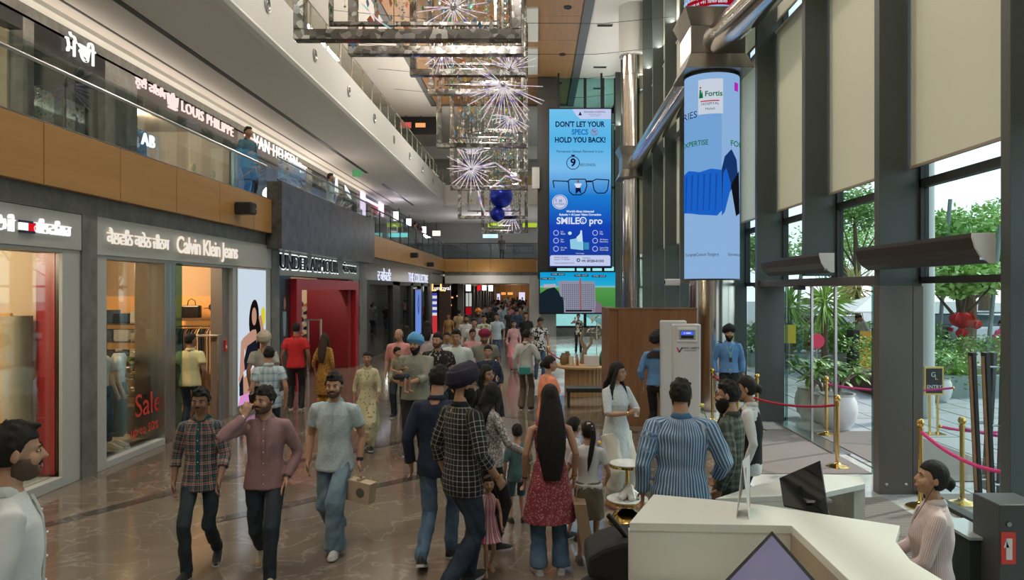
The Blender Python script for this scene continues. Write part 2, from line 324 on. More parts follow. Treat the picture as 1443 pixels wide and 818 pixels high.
# --- right window wall: fins every 2.5 m
fins = [6.53+2.49*i for i in range(-5, 14)]
wr = thing('window_wall', '', '', (4.5, 0, 0)); del wr['label'], wr['category']; wr['kind'] = 'structure'; wr.name = 'wall_right'
for i, y in enumerate(fins):
    z0 = 0 if abs(y-11.51) > .3 else 2.72
    MB().box(4.2, 4.72, y, y+.14, z0, 14).build('fin', M_fin, wr, bevel=.004)
    if abs(y-9.02) < .1:
        for xa, xb in ((4.19, 4.60), (4.605, 4.73)): MB().box(xa, xb, y-.012, y+.152, .0, 2.55).build('cladding', mat('taupe_cladding', (.125, .11, .10), .42, .3), wr, bevel=.004)
        for xb in (4.28, 4.52): MB().ball((xb, y-.014, .12), (.022, .012, .022)).build('bolt', M_alu, wr, True)
for i in range(len(fins)-1):
    y0, y1 = fins[i]+.14, fins[i+1]
    door_bay = 8.5 < fins[i] < 12
    f = MB()
    for z in (3.8, 7.45, 10.6): f.box(4.68, 4.78, y0, y1, z-.05, z+.05)
    f.box(4.68, 4.78, y0, y0+.05, 2.62, 14); f.box(4.68, 4.78, y1-.05, y1, 2.62, 14)
    if not door_bay:
        f.box(4.68, 4.78, y0, y1, 2.58, 2.66)
        f.box(4.66, 4.80, y0, y1, 0, .05)
    w_ = f.build('window_frame', M_dark, wr)
    for za, zb in ((3.85, 7.4), (7.5, 10.55), (10.65, 14), (2.66, 3.75)): MB().box(4.725, 4.735, y0+.05, y1-.05, za, zb).build('pane', M_glass, w_)
    if not door_bay:
        MB().box(4.725, 4.735, y0, y1, .05, 2.6).build('pane', M_glass, w_)
    # roller blinds
    M_blind = mat('blind_fabric', (.60, .56, .44), .8)
    for zb, zt in ((4.0, 7.37), (7.6, 10.5), (10.7, 13.9)):
        t = thing('roller_blind', 'cream roller blind of the %s window row, %s' % ({4.0: 'lower', 7.6: 'middle', 10.7: 'top'}[zb], ORD[i-5]+' bay from the right edge' if i > 4 else ORD[4-i]+' bay beyond the right edge'), 'blind', (4.57, (y0+y1)/2, zt), group={4.0: 'roller blinds of the lower window row', 7.6: 'roller blinds of the middle window row', 10.7: 'roller blinds of the top window row'}[zb])
        rows = []
        b_ = MB(); N = 8
        for kk in range(N+1):
            yk = y0+.03+(y1-y0-.06)*kk/N; dx = .006*math.sin(kk*1.7+i)
            rows.append(yk)
        for kk in range(N):
            dx0, dx1 = .006*math.sin(kk*1.7+i), .006*math.sin((kk+1)*1.7+i)
            b_.quad((4.57+dx0, rows[kk], zb), (4.57+dx1, rows[kk+1], zb), (4.57, rows[kk+1], zt), (4.57, rows[kk], zt))
        b_.build('fabric', M_blind, t, True)
        MB().cyl((4.57, y0+.02, zt+.01), (4.57, y1-.02, zt+.01), .04).build('roller', M_plaster, t, True)
        MB().box(4.555, 4.585, y0+.03, y1-.03, zb-.03, zb+.005).build('hem_bar', mat('hem_bar', (.3, .26, .2), .5), t)
        MB().box(4.52, 4.55, y0+.0, y0+.04, zb-.12, zt).build('guide', M_dark, t)
n_, b_ = nodes(MATS['blind_fabric'])
tr = n_.nodes.new('ShaderNodeBsdfTranslucent'); tr.inputs[0].default_value = (.58, .53, .38, 1); mx = n_.nodes.new('ShaderNodeMixShader'); mx.inputs[0].default_value = .22
n_.links.new(b_.outputs[0], mx.inputs[1]); n_.links.new(tr.outputs[0], mx.inputs[2]); n_.links.new(mx.outputs[0], n_.nodes['Material Output'].inputs[0])
struct(MB().box(4.8, 9, -8, 48, 14, 14.4).build('roof', M_plaster))
# --- round columns with horizontal steel tube
def column(y, led=None):
    x = 4.0 if y > 20 else 3.72
    c = struct(MB().lathe([(.47, 0), (.47, 12.0)], (x, y, 0), 40).build('column', M_steel, smooth=True))
    attach(MB().lathe([(.62, 12.0), (.62, 14)], (x, y, 0), 32).build('column_head', M_plaster, smooth=True), c)
    return c
for y in (30.0, 15.6):
    c = column(y)
    x = 4.0 if y > 20 else 3.72
    nb = MB(); z = 7.62
    nb.box(x-.56, x+.56, y-.56, y+.56, z-.28, z+.28)
    a = [Vector((x+i*.56, y+j*.56, z-.28)) for i, j in ((-1, -1), (1, -1), (1, 1), (-1, 1))]; b2 = [Vector((x+i*.70, y+j*.70, z-.62)) for i, j in ((-1, -1), (1, -1), (1, 1), (-1, 1))]
    nb.loft([b2, a]); a2 = [p+Vector((0, 0, .56)) for p in a]; b3 = [p+Vector((0, 0, 1.24)) for p in b2]; nb.loft([a2, b3])
    attach(nb.build('bracket_box', mat('bronze_steel', (.30, .28, .25), .3, 1), bevel=.01), c)
    attach(MB().cyl((x, y-.5, z), (3.75, 16.1, z) if y > 20 else (4.14, 10.9, z), .31, n=32).build('tie_tube', M_steel, smooth=True), c)
# ================================================================ SHOPS, GROUND FLOOR LEFT
M_warmwall = mat('warm_wall', (.50, .36, .24), .6); M_cream = mat('cream_wall', (.72, .55, .38), .6)
M_oak = woodmat('shop_oak', (.34, .19, .09), (.26, .14, .06), (.4, 4, 4))
M_red = mat('portal_red', (.36, .012, .02), .35); M_redwall = mat('red_wall', (.22, .008, .012), .5)
E_white = emis('letter_glow', (1, .98, .95), 1.25); E_warm = emis('letter_glow_warm', (1, .62, .32), .9); E_cream = emis('letter_cream', (1, .93, .82), 1.0); E_halo = emis('halo_glow', (1, .78, .5), 1.3)
E_pink = emis('letter_glow_pink', (1, .80, .74), 1.2); M_letter = mat('black_letter', (.01, .012, .02), .3)
M_white = mat('white_gloss', (.72, .72, .70), .4); M_shelf = woodmat('shelf_board', (.20, .12, .07), (.15, .09, .05))
def wl(s, m, px, py, X, size, parent, **k):     # text on the left shop line, placed by its pixel
    p = onX(px, py, X); return text('lettering', s, m, p, size, RXW, parent, **k)
# -- first shop (grey sign box, red column)
t = thing('shop_sign', 'grey fascia sign with a tiny red, white and navy flag between glowing words', 'shop sign', (XS, 7, 3.0))
MB().box(-6.3, XS+.02, -8, 9.72, 3.02, 3.49).build('fascia_panel', M_shopgrey, t, bevel=.006)
wl('ਟੋਮੀ', E_white, 6, 317, XS+.03, .22, t, ext=.02); wl('ਹਿਲਫਿਗਰ', E_white, 73, 324, XS+.03, .20, t, ext=.02, sx=.98)
pf = onX(34, 320, XS); fg = MB().box(XS+.02, XS+.05, pf.y-.13, pf.y+.13, pf.z-.07, pf.z-.045).box(XS+.02, XS+.05, pf.y-.13, pf.y+.13, pf.z+.045, pf.z+.07).build('flag_border', mat('navy', (.01, .015, .06), .4), t)
MB().box(XS+.02, XS+.05, pf.y-.13, pf.y, pf.z-.045, pf.z+.045).build('flag_white', E_white, t); MB().box(XS+.02, XS+.05, pf.y, pf.y+.13, pf.z-.045, pf.z+.045).build('flag_red', emis('flag_red_glow', (.8, .01, .02), 1), t)
fr = MB().box(-6.05, XS, 9.36, 9.72, 0, 3.02).box(-6.9, XS, -8, 9.36, 0, .13).box(-6.35, XS, -8, 9.36, 2.97, 3.02)
shop1 = struct(fr.build('shopfront_frame', M_shopgrey, bevel=.006))
attach(MB().box(-9.6, -6.9, -8, 9.7, 0, .12).build('window_bed', M_cream), shop1)
attach(MB().box(-6.12, -6.11, 6.5, 9.35, .13, 2.97).build('pane', M_shopglass), shop1)
attach(MB().box(-6.12, -6.11, 2.5, 6.48, .13, 2.97).build('pane', M_shopglass), shop1)
attach(MB().box(-10, -6.4, 9.72, 9.8, 0, 3.5).build('side_wall', M_cream), shop1)
attach(MB().box(-9.7, -9.6, -8, 9.8, 0, 3.5).build('back_wall', M_cream), shop1)
attach(MB().box(-9.7, -6.3, -8, 9.8, 3.4, 3.5).build('shop_ceiling', M_plaster), shop1)
o = tag(MB().box(-6.42, -6.18, 9.48, 9.70, .12, 3.0).build('red_column', M_red), 'glossy red square column inside the first shop window', 'column')
o = tag(MB().box(-6.17, -6.07, 9.48, 9.6, .12, 3.0).build('black_column', M_black), 'narrow black upright beside the red column', 'column')
p = onZ(30, 655, .13)
t = thing('display_plinth', 'tall round plaster plinth beside the red column in the first shop window', 'plinth', (-6.62, 9.42, .12))
MB().lathe([(.17, 0), (.17, 2.05)], (-6.62, 9.42, .12), 32).build('shaft', mat('rough_plaster', (.50, .42, .30), .9, var=(14, .6, (.40, .33, .23)), bump=.6), t, True)
tag(MB().box(-7.1, -6.80, 9.55, 9.6, .12, 2.2).build('fabric_banner', mat('yellow_fabric', (.85, .42, .03), .8, var=(9, .5, (.75, .34, .02)), bump=.5)), 'bright yellow crumpled fabric panel hanging behind the plinth', 'banner')
for i in range(3):
    t = thing('spotlight', 'white cylinder spotlight on the first shop ceiling, %s of three' % ORD[i], 'spotlight', (-6.8, 8.1+i*.42, 3.4), group='cylinder spotlights in the first shop')
    MB().cyl((-6.8, 8.1+i*.42, 3.4), (-6.8, 8.1+i*.42, 3.28), .02).build('stem', M_white, t); MB().lathe([(.06, -.12), (.06, -.34), (.045, -.33), (.04, -.3)], (-6.8, 8.1+i*.42, 3.4), 16).build('can', M_white, t, True)
point((-7.4, 7.9, 3.0), 150, (1, .78, .52)); point((-8.4, 4.5, 3.0), 60, (1, .78, .52))
# -- second shop (grey frame, cream lettering, glass front with mannequin)
t = thing('shop_sign', 'wide grey fascia sign with thin cream glowing letters over the clothes shop', 'shop sign', (XS, 13.4, 3.2))
MB().box(-6.35, XS+.02, 10.05, 16.7, 2.98, 3.50).build('fascia_panel', M_shopgrey, t, bevel=.006)
wl('ਕੈਲਵਿਨ ਕਲੇਨ ਜੀਨਸ', E_cream, 198, 341, XS+.05, .25, t, ext=.012, sx=.93); wl('ਕੈਲਵਿਨ ਕਲੇਨ ਜੀਨਸ', E_warm, 198, 341, XS+.03, .25, t, ext=.005, sx=.93, bold=.005)
wl('Calvin Klein Jeans', E_warm, 296, 351.5, XS+.035, .40, t, ext=.006, sx=.97, bold=.008, spacing=.92)
wl('Calvin Klein Jeans', E_cream, 296, 351.5, XS+.055, .40, t, ext=.01, sx=.97, spacing=.92)
yl = 10.05; yr = 16.7
shop2 = struct(MB().box(-6.3, XS, 10.05, 10.32, 0, 2.98).box(-6.3, XS, 14.62, 14.78, 0, 2.98).box(-6.3, XS-.02, 14.78, 16.42, 0, .13).box(-6.3, XS, 16.42, 16.7, 0, 2.98).box(-6.35, XS, 10.32, 12.0, 0, .10).box(-6.3, XS, 10.32, 14.6, 2.93, 2.98).build('shopfront_frame', M_shopgrey, bevel=.005))
attach(MB().box(-6.12, -6.11, 10.32, 11.95, .1, 2.93).build('pane', M_shopglass), shop2)
attach(MB().box(-6.5, -6.0, 11.95, 12.12, .0, 2.95).box(-6.32, -6.0, 12.12, 12.3, 0, 2.95).build('mullion_cladding', M_alu, bevel=.01), shop2)
attach(MB().box(-6.02, -6.0, 12.3, 12.52, .0, 2.95).build('door_leaf_edge', glass('teal_glass', (.35, .6, .58), 2, .9)), shop2)
attach(MB().box(-6.3, -6.08, 14.30, 14.62, 0, 2.95).build('door_jamb', mat('taupe_metal', (.20, .17, .15), .4)), shop2)
attach(MB().box(-10.6, -6.4, 16.3, 16.4, 0, 3.4).build('back_wall', M_warmwall), shop2); attach(MB().box(-10.7, -10.6, 9.8, 16.4, 0, 3.4).build('side_wall', M_warmwall), shop2)
attach(MB().box(-10.6, -6.3, 9.8, 16.4, 3.35, 3.45).build('shop_ceiling', mat('grey_ceiling', (.3, .28, .26), .8)), shop2)
attach(MB().box(-10.6, -6.5, 16.2, 16.3, 1.0, 2.36).build('backlit_panel', mat('amber_panel', (.62, .30, .10), .5, emit=(1, .42, .10), es=.35)), shop2)
attach(MB().box(-10.6, -6.45, 10.2, 16.2, 0, .012).build('shop_floor', mat('shop_floor', (.26, .17, .10), .35)), shop2)
attach(MB().box(-7.4, -6.15, 10.32, 12.0, .012, .1).build('window_bed', mat('shop_bed', (.30, .24, .19), .4)), shop2)
point((-7.4, 12.0, 3.0), 150, (1, .74, .46)); point((-7.9, 15.0, 2.9), 110, (1, .66, .36))
for i, (x, yy) in enumerate(((-6.9, 10.9), (-6.9, 11.2), (-6.9, 11.5), (-6.8, 12.9), (-6.8, 13.6))):
    t = thing('spotlight', 'small white ceiling spotlight inside the clothes shop, %s from the window' % ORD[i], 'spotlight', (x, yy, 3.35), group='spotlights inside the clothes shop')
    MB().lathe([(.05, 0), (.05, -.22), (.04, -.22), (.035, -.18)], (x, yy, 3.35), 14).build('can', M_white, t, True); MB().cyl((x, yy, 3.14), (x, yy, 3.145), .034).build('lens', emis('spot_lens', (1, .9, .7), 6), t)
# shelving against the amber wall
Yb = 15.95
sh = thing('wall_shelving', 'dark wooden wall shelving holding folded clothes in the clothes shop', 'shelf', (-8.4, Yb, 0))
for z in (1.02, 1.40, 1.78): MB().box(-9.4, -7.95, Yb-.2, Yb+.22, z-.03, z).build('shelf', M_shelf, sh)
for x in (-9.42, -7.95): MB().box(x, x+.03, Yb-.2, Yb+.22, 0, 1.8).build('upright', M_shelf, sh)
MB().box(-7.7, -6.75, Yb-.2, Yb+.22, 1.84, 1.90).build('shelf', M_shelf, sh)
FC = [mat('fold_%s' % n, c, .9) for n, c in (('navy', (.02, .03, .05)), ('white', (.62, .6, .56)), ('cream', (.55, .47, .36)), ('denim', (.07, .11, .16)), ('brown', (.16, .09, .05)))]
fm = [MB().rbox((0, 0, 0), (.30, .34, .034)).mesh('folded') for _ in range(5)]
for me, m_ in zip(fm, FC): me.materials.append(m_)
for z, cols in ((1.78, (3, 0, 1, 1)), (1.40, (3, 1, 2, 2)), (1.02, (0, 3, 1, 2))):
    for i, c in enumerate(cols):
        n = random.randint(5, 7) if z < 1.7 else random.randint(6, 8)
        for k in range(n):
            o = link('folded_garment', fm[c]); o.location = (-9.2+i*.345, Yb-.03+random.uniform(-.008, .008), z+.018+k*.036); o.rotation_euler = (0, 0, random.uniform(-.04, .04))
            if k == 0: o.modifiers.new('b', 'BEVEL').width = .012
            tag(o, '%s folded garment, %s up in the %s stack on the %s shelf' % (('navy', 'white', 'cream', 'denim', 'brown')[c], ORD[k], ORD[i], {1.78: 'top', 1.40: 'middle', 1.02: 'lowest'}[z]), 'clothes', 'folded clothes on the wall shelving')
# bag and cap on the short shelf
bx = onX; p = W(270, 433, 15.9)
t = thing('leather_bag', 'black leather briefcase bag standing on the shelf over the clothes rail', 'bag', (p.x, 15.9, 1.9))
MB().box(p.x-.2, p.x+.2, 15.83, 15.97, 1.9, 2.17).build('body', M_black, t, bevel=.03)
MB().tube([(p.x-.09, 15.9, 2.16), (p.x-.07, 15.9, 2.27), (p.x, 15.9, 2.31), (p.x+.07, 15.9, 2.27), (p.x+.09, 15.9, 2.16)], .01).build('handle', M_black, t, True)
p = W(301, 433, 15.9)
t = thing('cap_stand', 'small metal stand carrying a dark cap beside the leather bag', 'stand', (p.x, 15.9, 1.9))
MB().lathe([(.06, 0), (.06, .01), (.008, .015), (.008, .22)], (p.x, 15.9, 1.9), 14).build('stand', M_alu, t, True)
o = tag(MB().ball((p.x, 15.9, 2.13), (.10, .12, .09)).rbox((p.x-.06, 15.8, 2.11), (.16, .12, .015)).build('cap', mat('dark_cap', (.05, .03, .02), .9), smooth=True), 'dark brown cap resting on the metal stand', 'cap')
# rail with hanging garments
t = thing('clothes_rail', 'steel wall rail carrying the hanging shirts under the leather bag', 'rail', (-7.2, 15.9, 0)); MB().cyl((-7.72, 15.85, 1.72), (-6.7, 15.85, 1.72), .014).build('rail', M_alu, t)
for x in (-7.72, -6.7): MB().cyl((x, 15.85, 0.01), (x, 15.85, 1.72), .014).build('post', M_alu, t)
g = MB().loft([[Vector((sx_*a, sy_*b_, z)) for a, b_ in ((-1, -1), (1, -1), (1, 1), (-1, 1))] for z, sx_, sy_ in ((-1.0, .018, .21), (-.5, .016, .2), (-.12, .014, .2), (-.05, .01, .1))])
g.tube([(0, 0, -.06), (0, 0, 0), (0, .02, .025)], .004, 5)
gms = []
for c in ((.45, .33, .2), (.08, .07, .07), (.5, .4, .28), (.16, .10, .07), (.03, .035, .05), (.6, .52, .42)):
    me = g.mesh('hanging_garment'); me.materials.append(mat('hang_%d' % len(gms), c, .9)); gms.append(me)
for i in range(20):
    o = link('hanging_garment', gms[(i*5+i//3) % 6] if i > 8 else gms[(4, 1, 3)[i % 3]]); o.location = (-7.68+i*.05, 15.85, 1.72); o.rotation_euler = (0, 0, random.uniform(-.12, .12))
    tag(o, 'garment hanging on the steel clothes rail, %s from the left' % ORD[i], 'clothes', 'garments hanging on the rail')
def gate(px0, px1, Y, name_label, m):
    x0, x1 = W(px0, 0, Y).x, W(px1, 0, Y).x
    t = thing('security_gate', name_label, 'gate', ((x0+x1)/2, Y, 0))
    for x in (x0, x1): MB().box(x-.02, x+.02, Y-.06, Y+.06, .0, 1.6).build('post', m, t, bevel=.006)
    MB().box(x0-.02, x1+.02, Y-.06, Y+.06, 1.6, 1.64).build('crossbar', m, t, bevel=.006); return t
gate(271, 309, 14.2, 'slim grey steel security gate inside the clothes shop entrance', M_alu)
t = thing('fire_alarm_box', 'small red call point on the clothes shop door jamb', 'alarm', (-6.07, 14.4, 1.3)); MB().box(-6.1, -6.05, 14.38, 14.48, 1.30, 1.52).build('box', mat('alarm_red', (.6, .02, .02), .4), t, bevel=.005); MB().box(-6.05, -6.045, 14.40, 14.46, 1.36, 1.42).build('label', M_white, t)
# mannequins (headless, white tee and jeans)
def mannequin(x, y, rz=-PI/2+.5, lab='', full=True):
    t = thing('mannequin', lab, 'mannequin', (x, y, .1), rz)
    b_ = MB(); mm = mat('mannequin_skin', (.66, .5, .36), .4)
    b_.lathe([(.05, 1.36), (.05, 1.46), (.045, 1.5)], n=14).build('neck', mm, t, True) if 0 else None
    def L(mb, nm, m_, sm=True):
        me = mb.mesh(nm); me.materials.append(m_); me.polygons.foreach_set('use_smooth', [sm]*len(me.polygons)); o = bpy.data.objects.new(nm, me); C.objects.link(o); o.parent = t; return o
    L(MB().lathe([(.06, 1.30), (.052, 1.42), (.05, 1.47), (.02, 1.475)], n=16), 'neck', mm)
    prof_ = [(.13, .88), (.125, 1.0), (.12, 1.08), (.15, 1.25), (.165, 1.34), (.12, 1.40), (.065, 1.42)]
    m1 = MB(); m1.lathe([(r, z) for r, z in prof_], n=20, sx=1.05, sy=.68)
    for s in (-1, 1): m1.tube([(s*.14, 0, 1.35), (s*.20, 0, 1.27), (s*.235, .01, 1.16)], [.05, .058, .062], 10)
    L(m1, 'tee_shirt', mat('tee_white', (.72, .70, .66), .9)); L(MB().lathe([(.072, 1.405), (.078, 1.43), (.064, 1.435)], n=18, sx=1, sy=.85), 'collar', M_black)
    for s in (-1, 1):
        L(MB().tube([(s*.23, .01, 1.18), (s*.25, .02, .98), (s*.26, .09, .80), (s*.26, .12, .72)], [.036, .032, .024, .03], 10), 'arm', mm)
        L(MB().tube([(s*.08, 0, .95), (s*.10, .02, .5), (s*.11, 0, .12)], [.095, .085, .085], 12), 'trouser_leg', mat('mannequin_denim', (.06, .10, .15), .9, var=(6, .6, (.09, .14, .2))))
    L(MB().lathe([(.12, .78), (.15, .86), (.128, .96)], n=18, sx=1.1, sy=.75), 'trouser_seat', mat('mannequin_denim', (.06, .10, .15)))
    return t
p = onZ(166, 634, .1)
mannequin(-6.55, 11.6, -PI/2+.4, 'headless mannequin in white tee with black collar and blue jeans behind the shop glass'); mannequin(-6.5, 11.05, -PI/2, 'second mannequin half hidden at the left edge of the clothes shop window')
for s in (0, 1):
    t = thing('sneaker', 'cream canvas sneaker on the clothes shop window floor, %s one' % ('left', 'right')[s], 'shoe', (-6.28-.02*s, 10.98+.22*s, .1), -PI/2-.2, 'cream sneakers in the shop window')
    me = MB().loft([[Vector((x*w_, y, z)) for x, z in ((-1, 0), (1, 0), (1, h*.5), (.6, h), (-.6, h), (-1, h*.5))] for y, w_, h in ((-.13, .03, .07), (-.1, .042, .10), (-.02, .045, .10), (.06, .048, .065), (.12, .042, .05), (.15, .02, .035))]).mesh('upper'); me.materials.append(mat('canvas_cream', (.62, .55, .44), .8)); o = link('upper', me); o.parent = t; o.location.z = .02
    me = MB().loft([[Vector((x*w_, y, z)) for x, z in ((-1, 0), (1, 0), (1, .025), (-1, .025))] for y, w_ in ((-.14, .03), (-.1, .046), (0, .047), (.08, .052), (.13, .045), (.16, .02))]).mesh('sole'); me.materials.append(M_white); o = link('sole', me); o.parent = t
# fiddle leaf plant with shiny dark leaves
M_leafdark = mat('dark_leaf', (.03, .09, .02), .3, var=(8, .6, (.06, .15, .04)))
def leaf_mesh(L=.3, w_=.1, droop=.25, m_=None, n=5, name='leaf'):
    vs = []; fs = []
    for i in range(n+1):
        s = i/n; y = L*s*math.cos(droop*s); z = -L*droop*s*s; ww = w_*math.sin(PI*min(.06+s*.94, 1))**.7
        vs += [(-ww, y, z+ww*.25), (0, y, z), (ww, y, z+ww*.25)]
    for i in range(n): a = i*3; fs += [(a, a+1, a+4, a+3), (a+1, a+2, a+5, a+4)]
    me = bpy.data.meshes.new(name); me.from_pydata(vs, [], fs); me.materials.append(m_ or M_leafdark); return me
px_, py_ = -6.95, 12.9
t = thing('potted_plant', 'broad-leaved potted plant behind the clothes shop glass', 'plant', (px_, py_, .012))
MB().lathe([(.17, 0), (.24, .3), (.25, .42), (.22, .42), (.21, .38)], (px_, py_, .012), 20).build('pot', mat('grey_pot', (.12, .12, .12), .6), t, True)
MB().tube([(px_, py_, .3), (px_+.03, py_, .9), (px_, py_+.02, 1.4)], [.025, .02, .012]).build('stem', mat('bark', (.12, .08, .05), .9), t, True)
lm = leaf_mesh(.34, .11, .5)
for i in range(34):
    o = bpy.data.objects.new('leaf', lm); C.objects.link(o); o.parent = t; a = i*2.4; z = .55+.85*(i/34)
    o.location = (.02*math.cos(a), .02*math.sin(a), z); o.rotation_euler = (.75-1.0*(i/34)*.4+random.uniform(-.2, .2), 0, a); s = random.uniform(.7, 1.1); o.scale = (s, s, s)
# sale poster and red sale lettering on the pane
t = thing('sale_stand', 'cream sale notice board standing inside the clothes shop window', 'sign', (-6.87, 13.3, .01))
MB().box(-7.05, -6.68, 13.28, 13.31, .1, .85).build('board', mat('sale_board', (.62, .42, .28), .6), t); MB().box(-6.9, -6.86, 13.31, 13.4, .01, .6).build('foot', M_black, t)
t2 = thing('window_lettering', 'red Sale lettering stuck on the clothes shop glass', 'sign', (-6.1, 11.3, .9))
mR = mat('sale_red', (.62, .05, .03), .5)
text('word', 'Sale', mR, (-6.1, 11.62, .70), .50, RXW, t2, ext=.002); text('small_word', 'up to 50% off', mR, (-6.1, 11.66, .33), .20, RXW, t2, ext=.002)
# fashion lightbox with a generic figure
M_poster = emis('poster_white', (.72, .83, .95), .95)
t = thing('fashion_lightbox', 'tall glowing poster of a woman in a black top beside the shop door', 'poster', (-6, 15.6, .13))
MB().box(-6.1, -5.99, 14.8, 16.4, .13, 2.96).build('box', M_shopgrey, t, bevel=.004)
MB().box(-5.99, -5.985, 14.84, 16.36, .16, 2.93).build('print', M_poster, t)
def flatart(polys, parent, X0, y0, z0, name='print_figure'):
    for k, (m_, pts) in enumerate(polys): MB().prism([Vector((X0+k*.002, y0+u, z0+v)) for u, v in pts], (.002, 0, 0)).build(name, m_, parent)
def ell(cu, cv, ru, rv, n=20, a0=0): return [(cu+ru*math.cos(2*PI*i/n)*math.cos(a0)-rv*math.sin(2*PI*i/n)*math.sin(a0), cv+ru*math.cos(2*PI*i/n)*math.sin(a0)+rv*math.sin(2*PI*i/n)*math.cos(a0)) for i in range(n)]
eS = emis('print_skin', (.70, .38, .27), .8); eH = emis('print_hair', (.02, .012, .015), .5); eT = emis('print_top', (.02, .025, .05), .5); eP = emis('print_pink', (.85, .35, .75), .9); eY = emis('print_yellow', (.9, .75, .05), .9)
flatart([(eP, [(0, 0), (1.5, 0), (1.5, .75), (.7, .95), (.3, .5)]), (eY, ell(1.35, 1.75, .13, .22)), (eY, [(.85, 1.02), (1.5, 1.10), (1.5, 1.22), (.85, 1.14)]),
         (eH, ell(.82, 1.72, .27, .42, a0=-.15)), (eH, ell(1.0, 1.42, .2, .34)), (eS, ell(.82, 1.78, .13, .19)), (eS, [(.72, 1.5), (.9, 1.5), (.98, 1.4), (1.2, 1.25), (1.15, .7), (1.0, .2), (.1, .2), (.0, .55), (.35, 1.05), (.2, 1.35)]),
         (eS, [(1.1, 1.2), (1.5, 1.15), (1.5, 1.33), (1.15, 1.42)]), (eS, [(1.28, 1.3), (1.42, 1.35), (1.2, 1.8), (1.05, 1.76)]), (eS, [(.1, 1.3), (.3, 1.38), (.25, .9), (.1, .4), (0, .4)]),
         (eT, [(.42, 1.18), (.9, 1.28), (1.05, 1.0), (.9, .82), (.3, .62), (.25, .9)]), (eH, [(1.0, 1.6), (1.15, 1.3), (1.1, 1.05), (.95, 1.1), (.92, 1.5)]), (M_poster, [(.2, .66), (.9, .86), (.93, .76), (.25, .55)]), (eT, [(0, .45), (.18, .62), (.2, .2), (0, .2)])],
        t, -5.985, 14.84, .16)
# -- third shop: red portal with shoes
t = thing('shop_sign', 'pale grey fascia sign with black haloed lettering over the red portal', 'shop sign', (XS, 21, 3.1))
MB().box(-6.35, XS+.02, 17.2, 25.0, 2.84, 3.46).build('fascia_panel', M_shopgrey, t, bevel=.006)
for mm_, e_, dx, bo in ((emis('halo_white', (.9, 1, .98), 1.7), .004, .03, .026), (M_letter, .02, .06, 0)):
    wl('UNDER ARMOUR', mm_, 440.5, 374.5, XS+dx, .50, t, ext=e_, sx=1.34, bold=bo, spacing=.95); wl('ਅੰਡਰ ਆਰਮਰ', mm_, 493, 380, XS+dx, .34, t, ext=e_, sx=1.0, bold=bo*.7)
shop3 = struct(MB().box(-6.3, XS, 17.2, 17.9, 0, .1).box(-6.3, XS, 24.25, 25.0, 0, 2.84).box(-6.3, XS, 17.2, 17.25, 0, 2.84).build('shopfront_frame', M_shopgrey, bevel=.005))
attach(MB().box(-6.4, XS-.02, 17.25, 18.1, .1, 2.84).build('poster_panel', mat('navy_panel', (.012, .02, .03), .25)), shop3)
flatart([(mat('print_suit', (.03, .035, .04), .5), [(.12, 0), (.62, 0), (.6, 1.5), (.45, 1.7), (.25, 1.7), (.14, 1.5)]), (mat('print_shirt', (.2, .32, .36), .5), [(.3, 1.1), (.44, 1.1), (.5, 1.68), (.24, 1.68)]), (mat('print_skin2', (.3, .14, .08), .5), ell(.37, 1.88, .085, .16))], shop3, XS-.018, 17.3, .3, 'poster_print')
pt = MB().box(-6.3, -5.86, 18.1, 18.5, 0, 2.78).box(-6.3, -5.86, 24.05, 24.45, 0, 2.78).box(-6.3, -5.86, 18.5, 24.05, 2.5, 2.78)
tag(pt.build('entrance_portal', M_red, bevel=.006), 'thick glossy red entrance portal framing the shoe shop doorway', 'portal')
attach(MB().box(-7.32, -6.0, 23.6, 24.0, 0, 2.84).build('red_wall', M_redwall), shop3); attach(MB().box(-6.6, -6.3, 18.1, 18.2, 0, 2.84).build('red_return', M_redwall), shop3)
attach(MB().box(-11, -7.3, 24.6, 24.7, 0, 3.4).build('shop_wall', M_cream), shop3); attach(MB().box(-11, -6.35, 17.2, 25, 3.3, 3.4).build('shop_ceiling', M_dark), shop3)
attach(MB().box(-11.1, -11, 16.5, 25, 0, 3.4).build('shop_wall', M_dark), shop3)
sd = bpy.data.lights.new('spot', 'SPOT'); sd.energy = 90; sd.spot_size = 1.3; sd.spot_blend = 1; sd.color = (1, .8, .7); so = bpy.data.objects.new('spot_light', sd); C.objects.link(so); so.location = (-6.4, 21.6, 2.7); so.rotation_euler = (math.radians(68), 0, math.radians(12))
point((-8.0, 22.8, 3.0), 45, (1, .85, .65))
sh = thing('shoe_shelving', 'backlit wall shelving full of sports shoes seen through the red portal', 'shelf', (-8, 24.5, 0))
MB().box(-8.6, -7.32, 24.5, 24.6, .9, 2.5).build('back_panel', mat('lit_back', (.7, .55, .35), .6, emit=(1, .75, .45), es=.25), sh)
um = MB().loft([[Vector((x*w_, y, z)) for x, z in ((-1, 0), (1, 0), (1, h*.5), (.6, h), (-.6, h), (-1, h*.5))] for y, w_, h in ((-.13, .03, .07), (-.1, .042, .11), (-.02, .045, .11), (.06, .048, .07), (.12, .042, .05), (.15, .02, .03))])
sc_ = [(.6, .6, .58), (.02, .02, .02), (.65, .25, .06), (.5, .5, .52), (.03, .03, .03)]
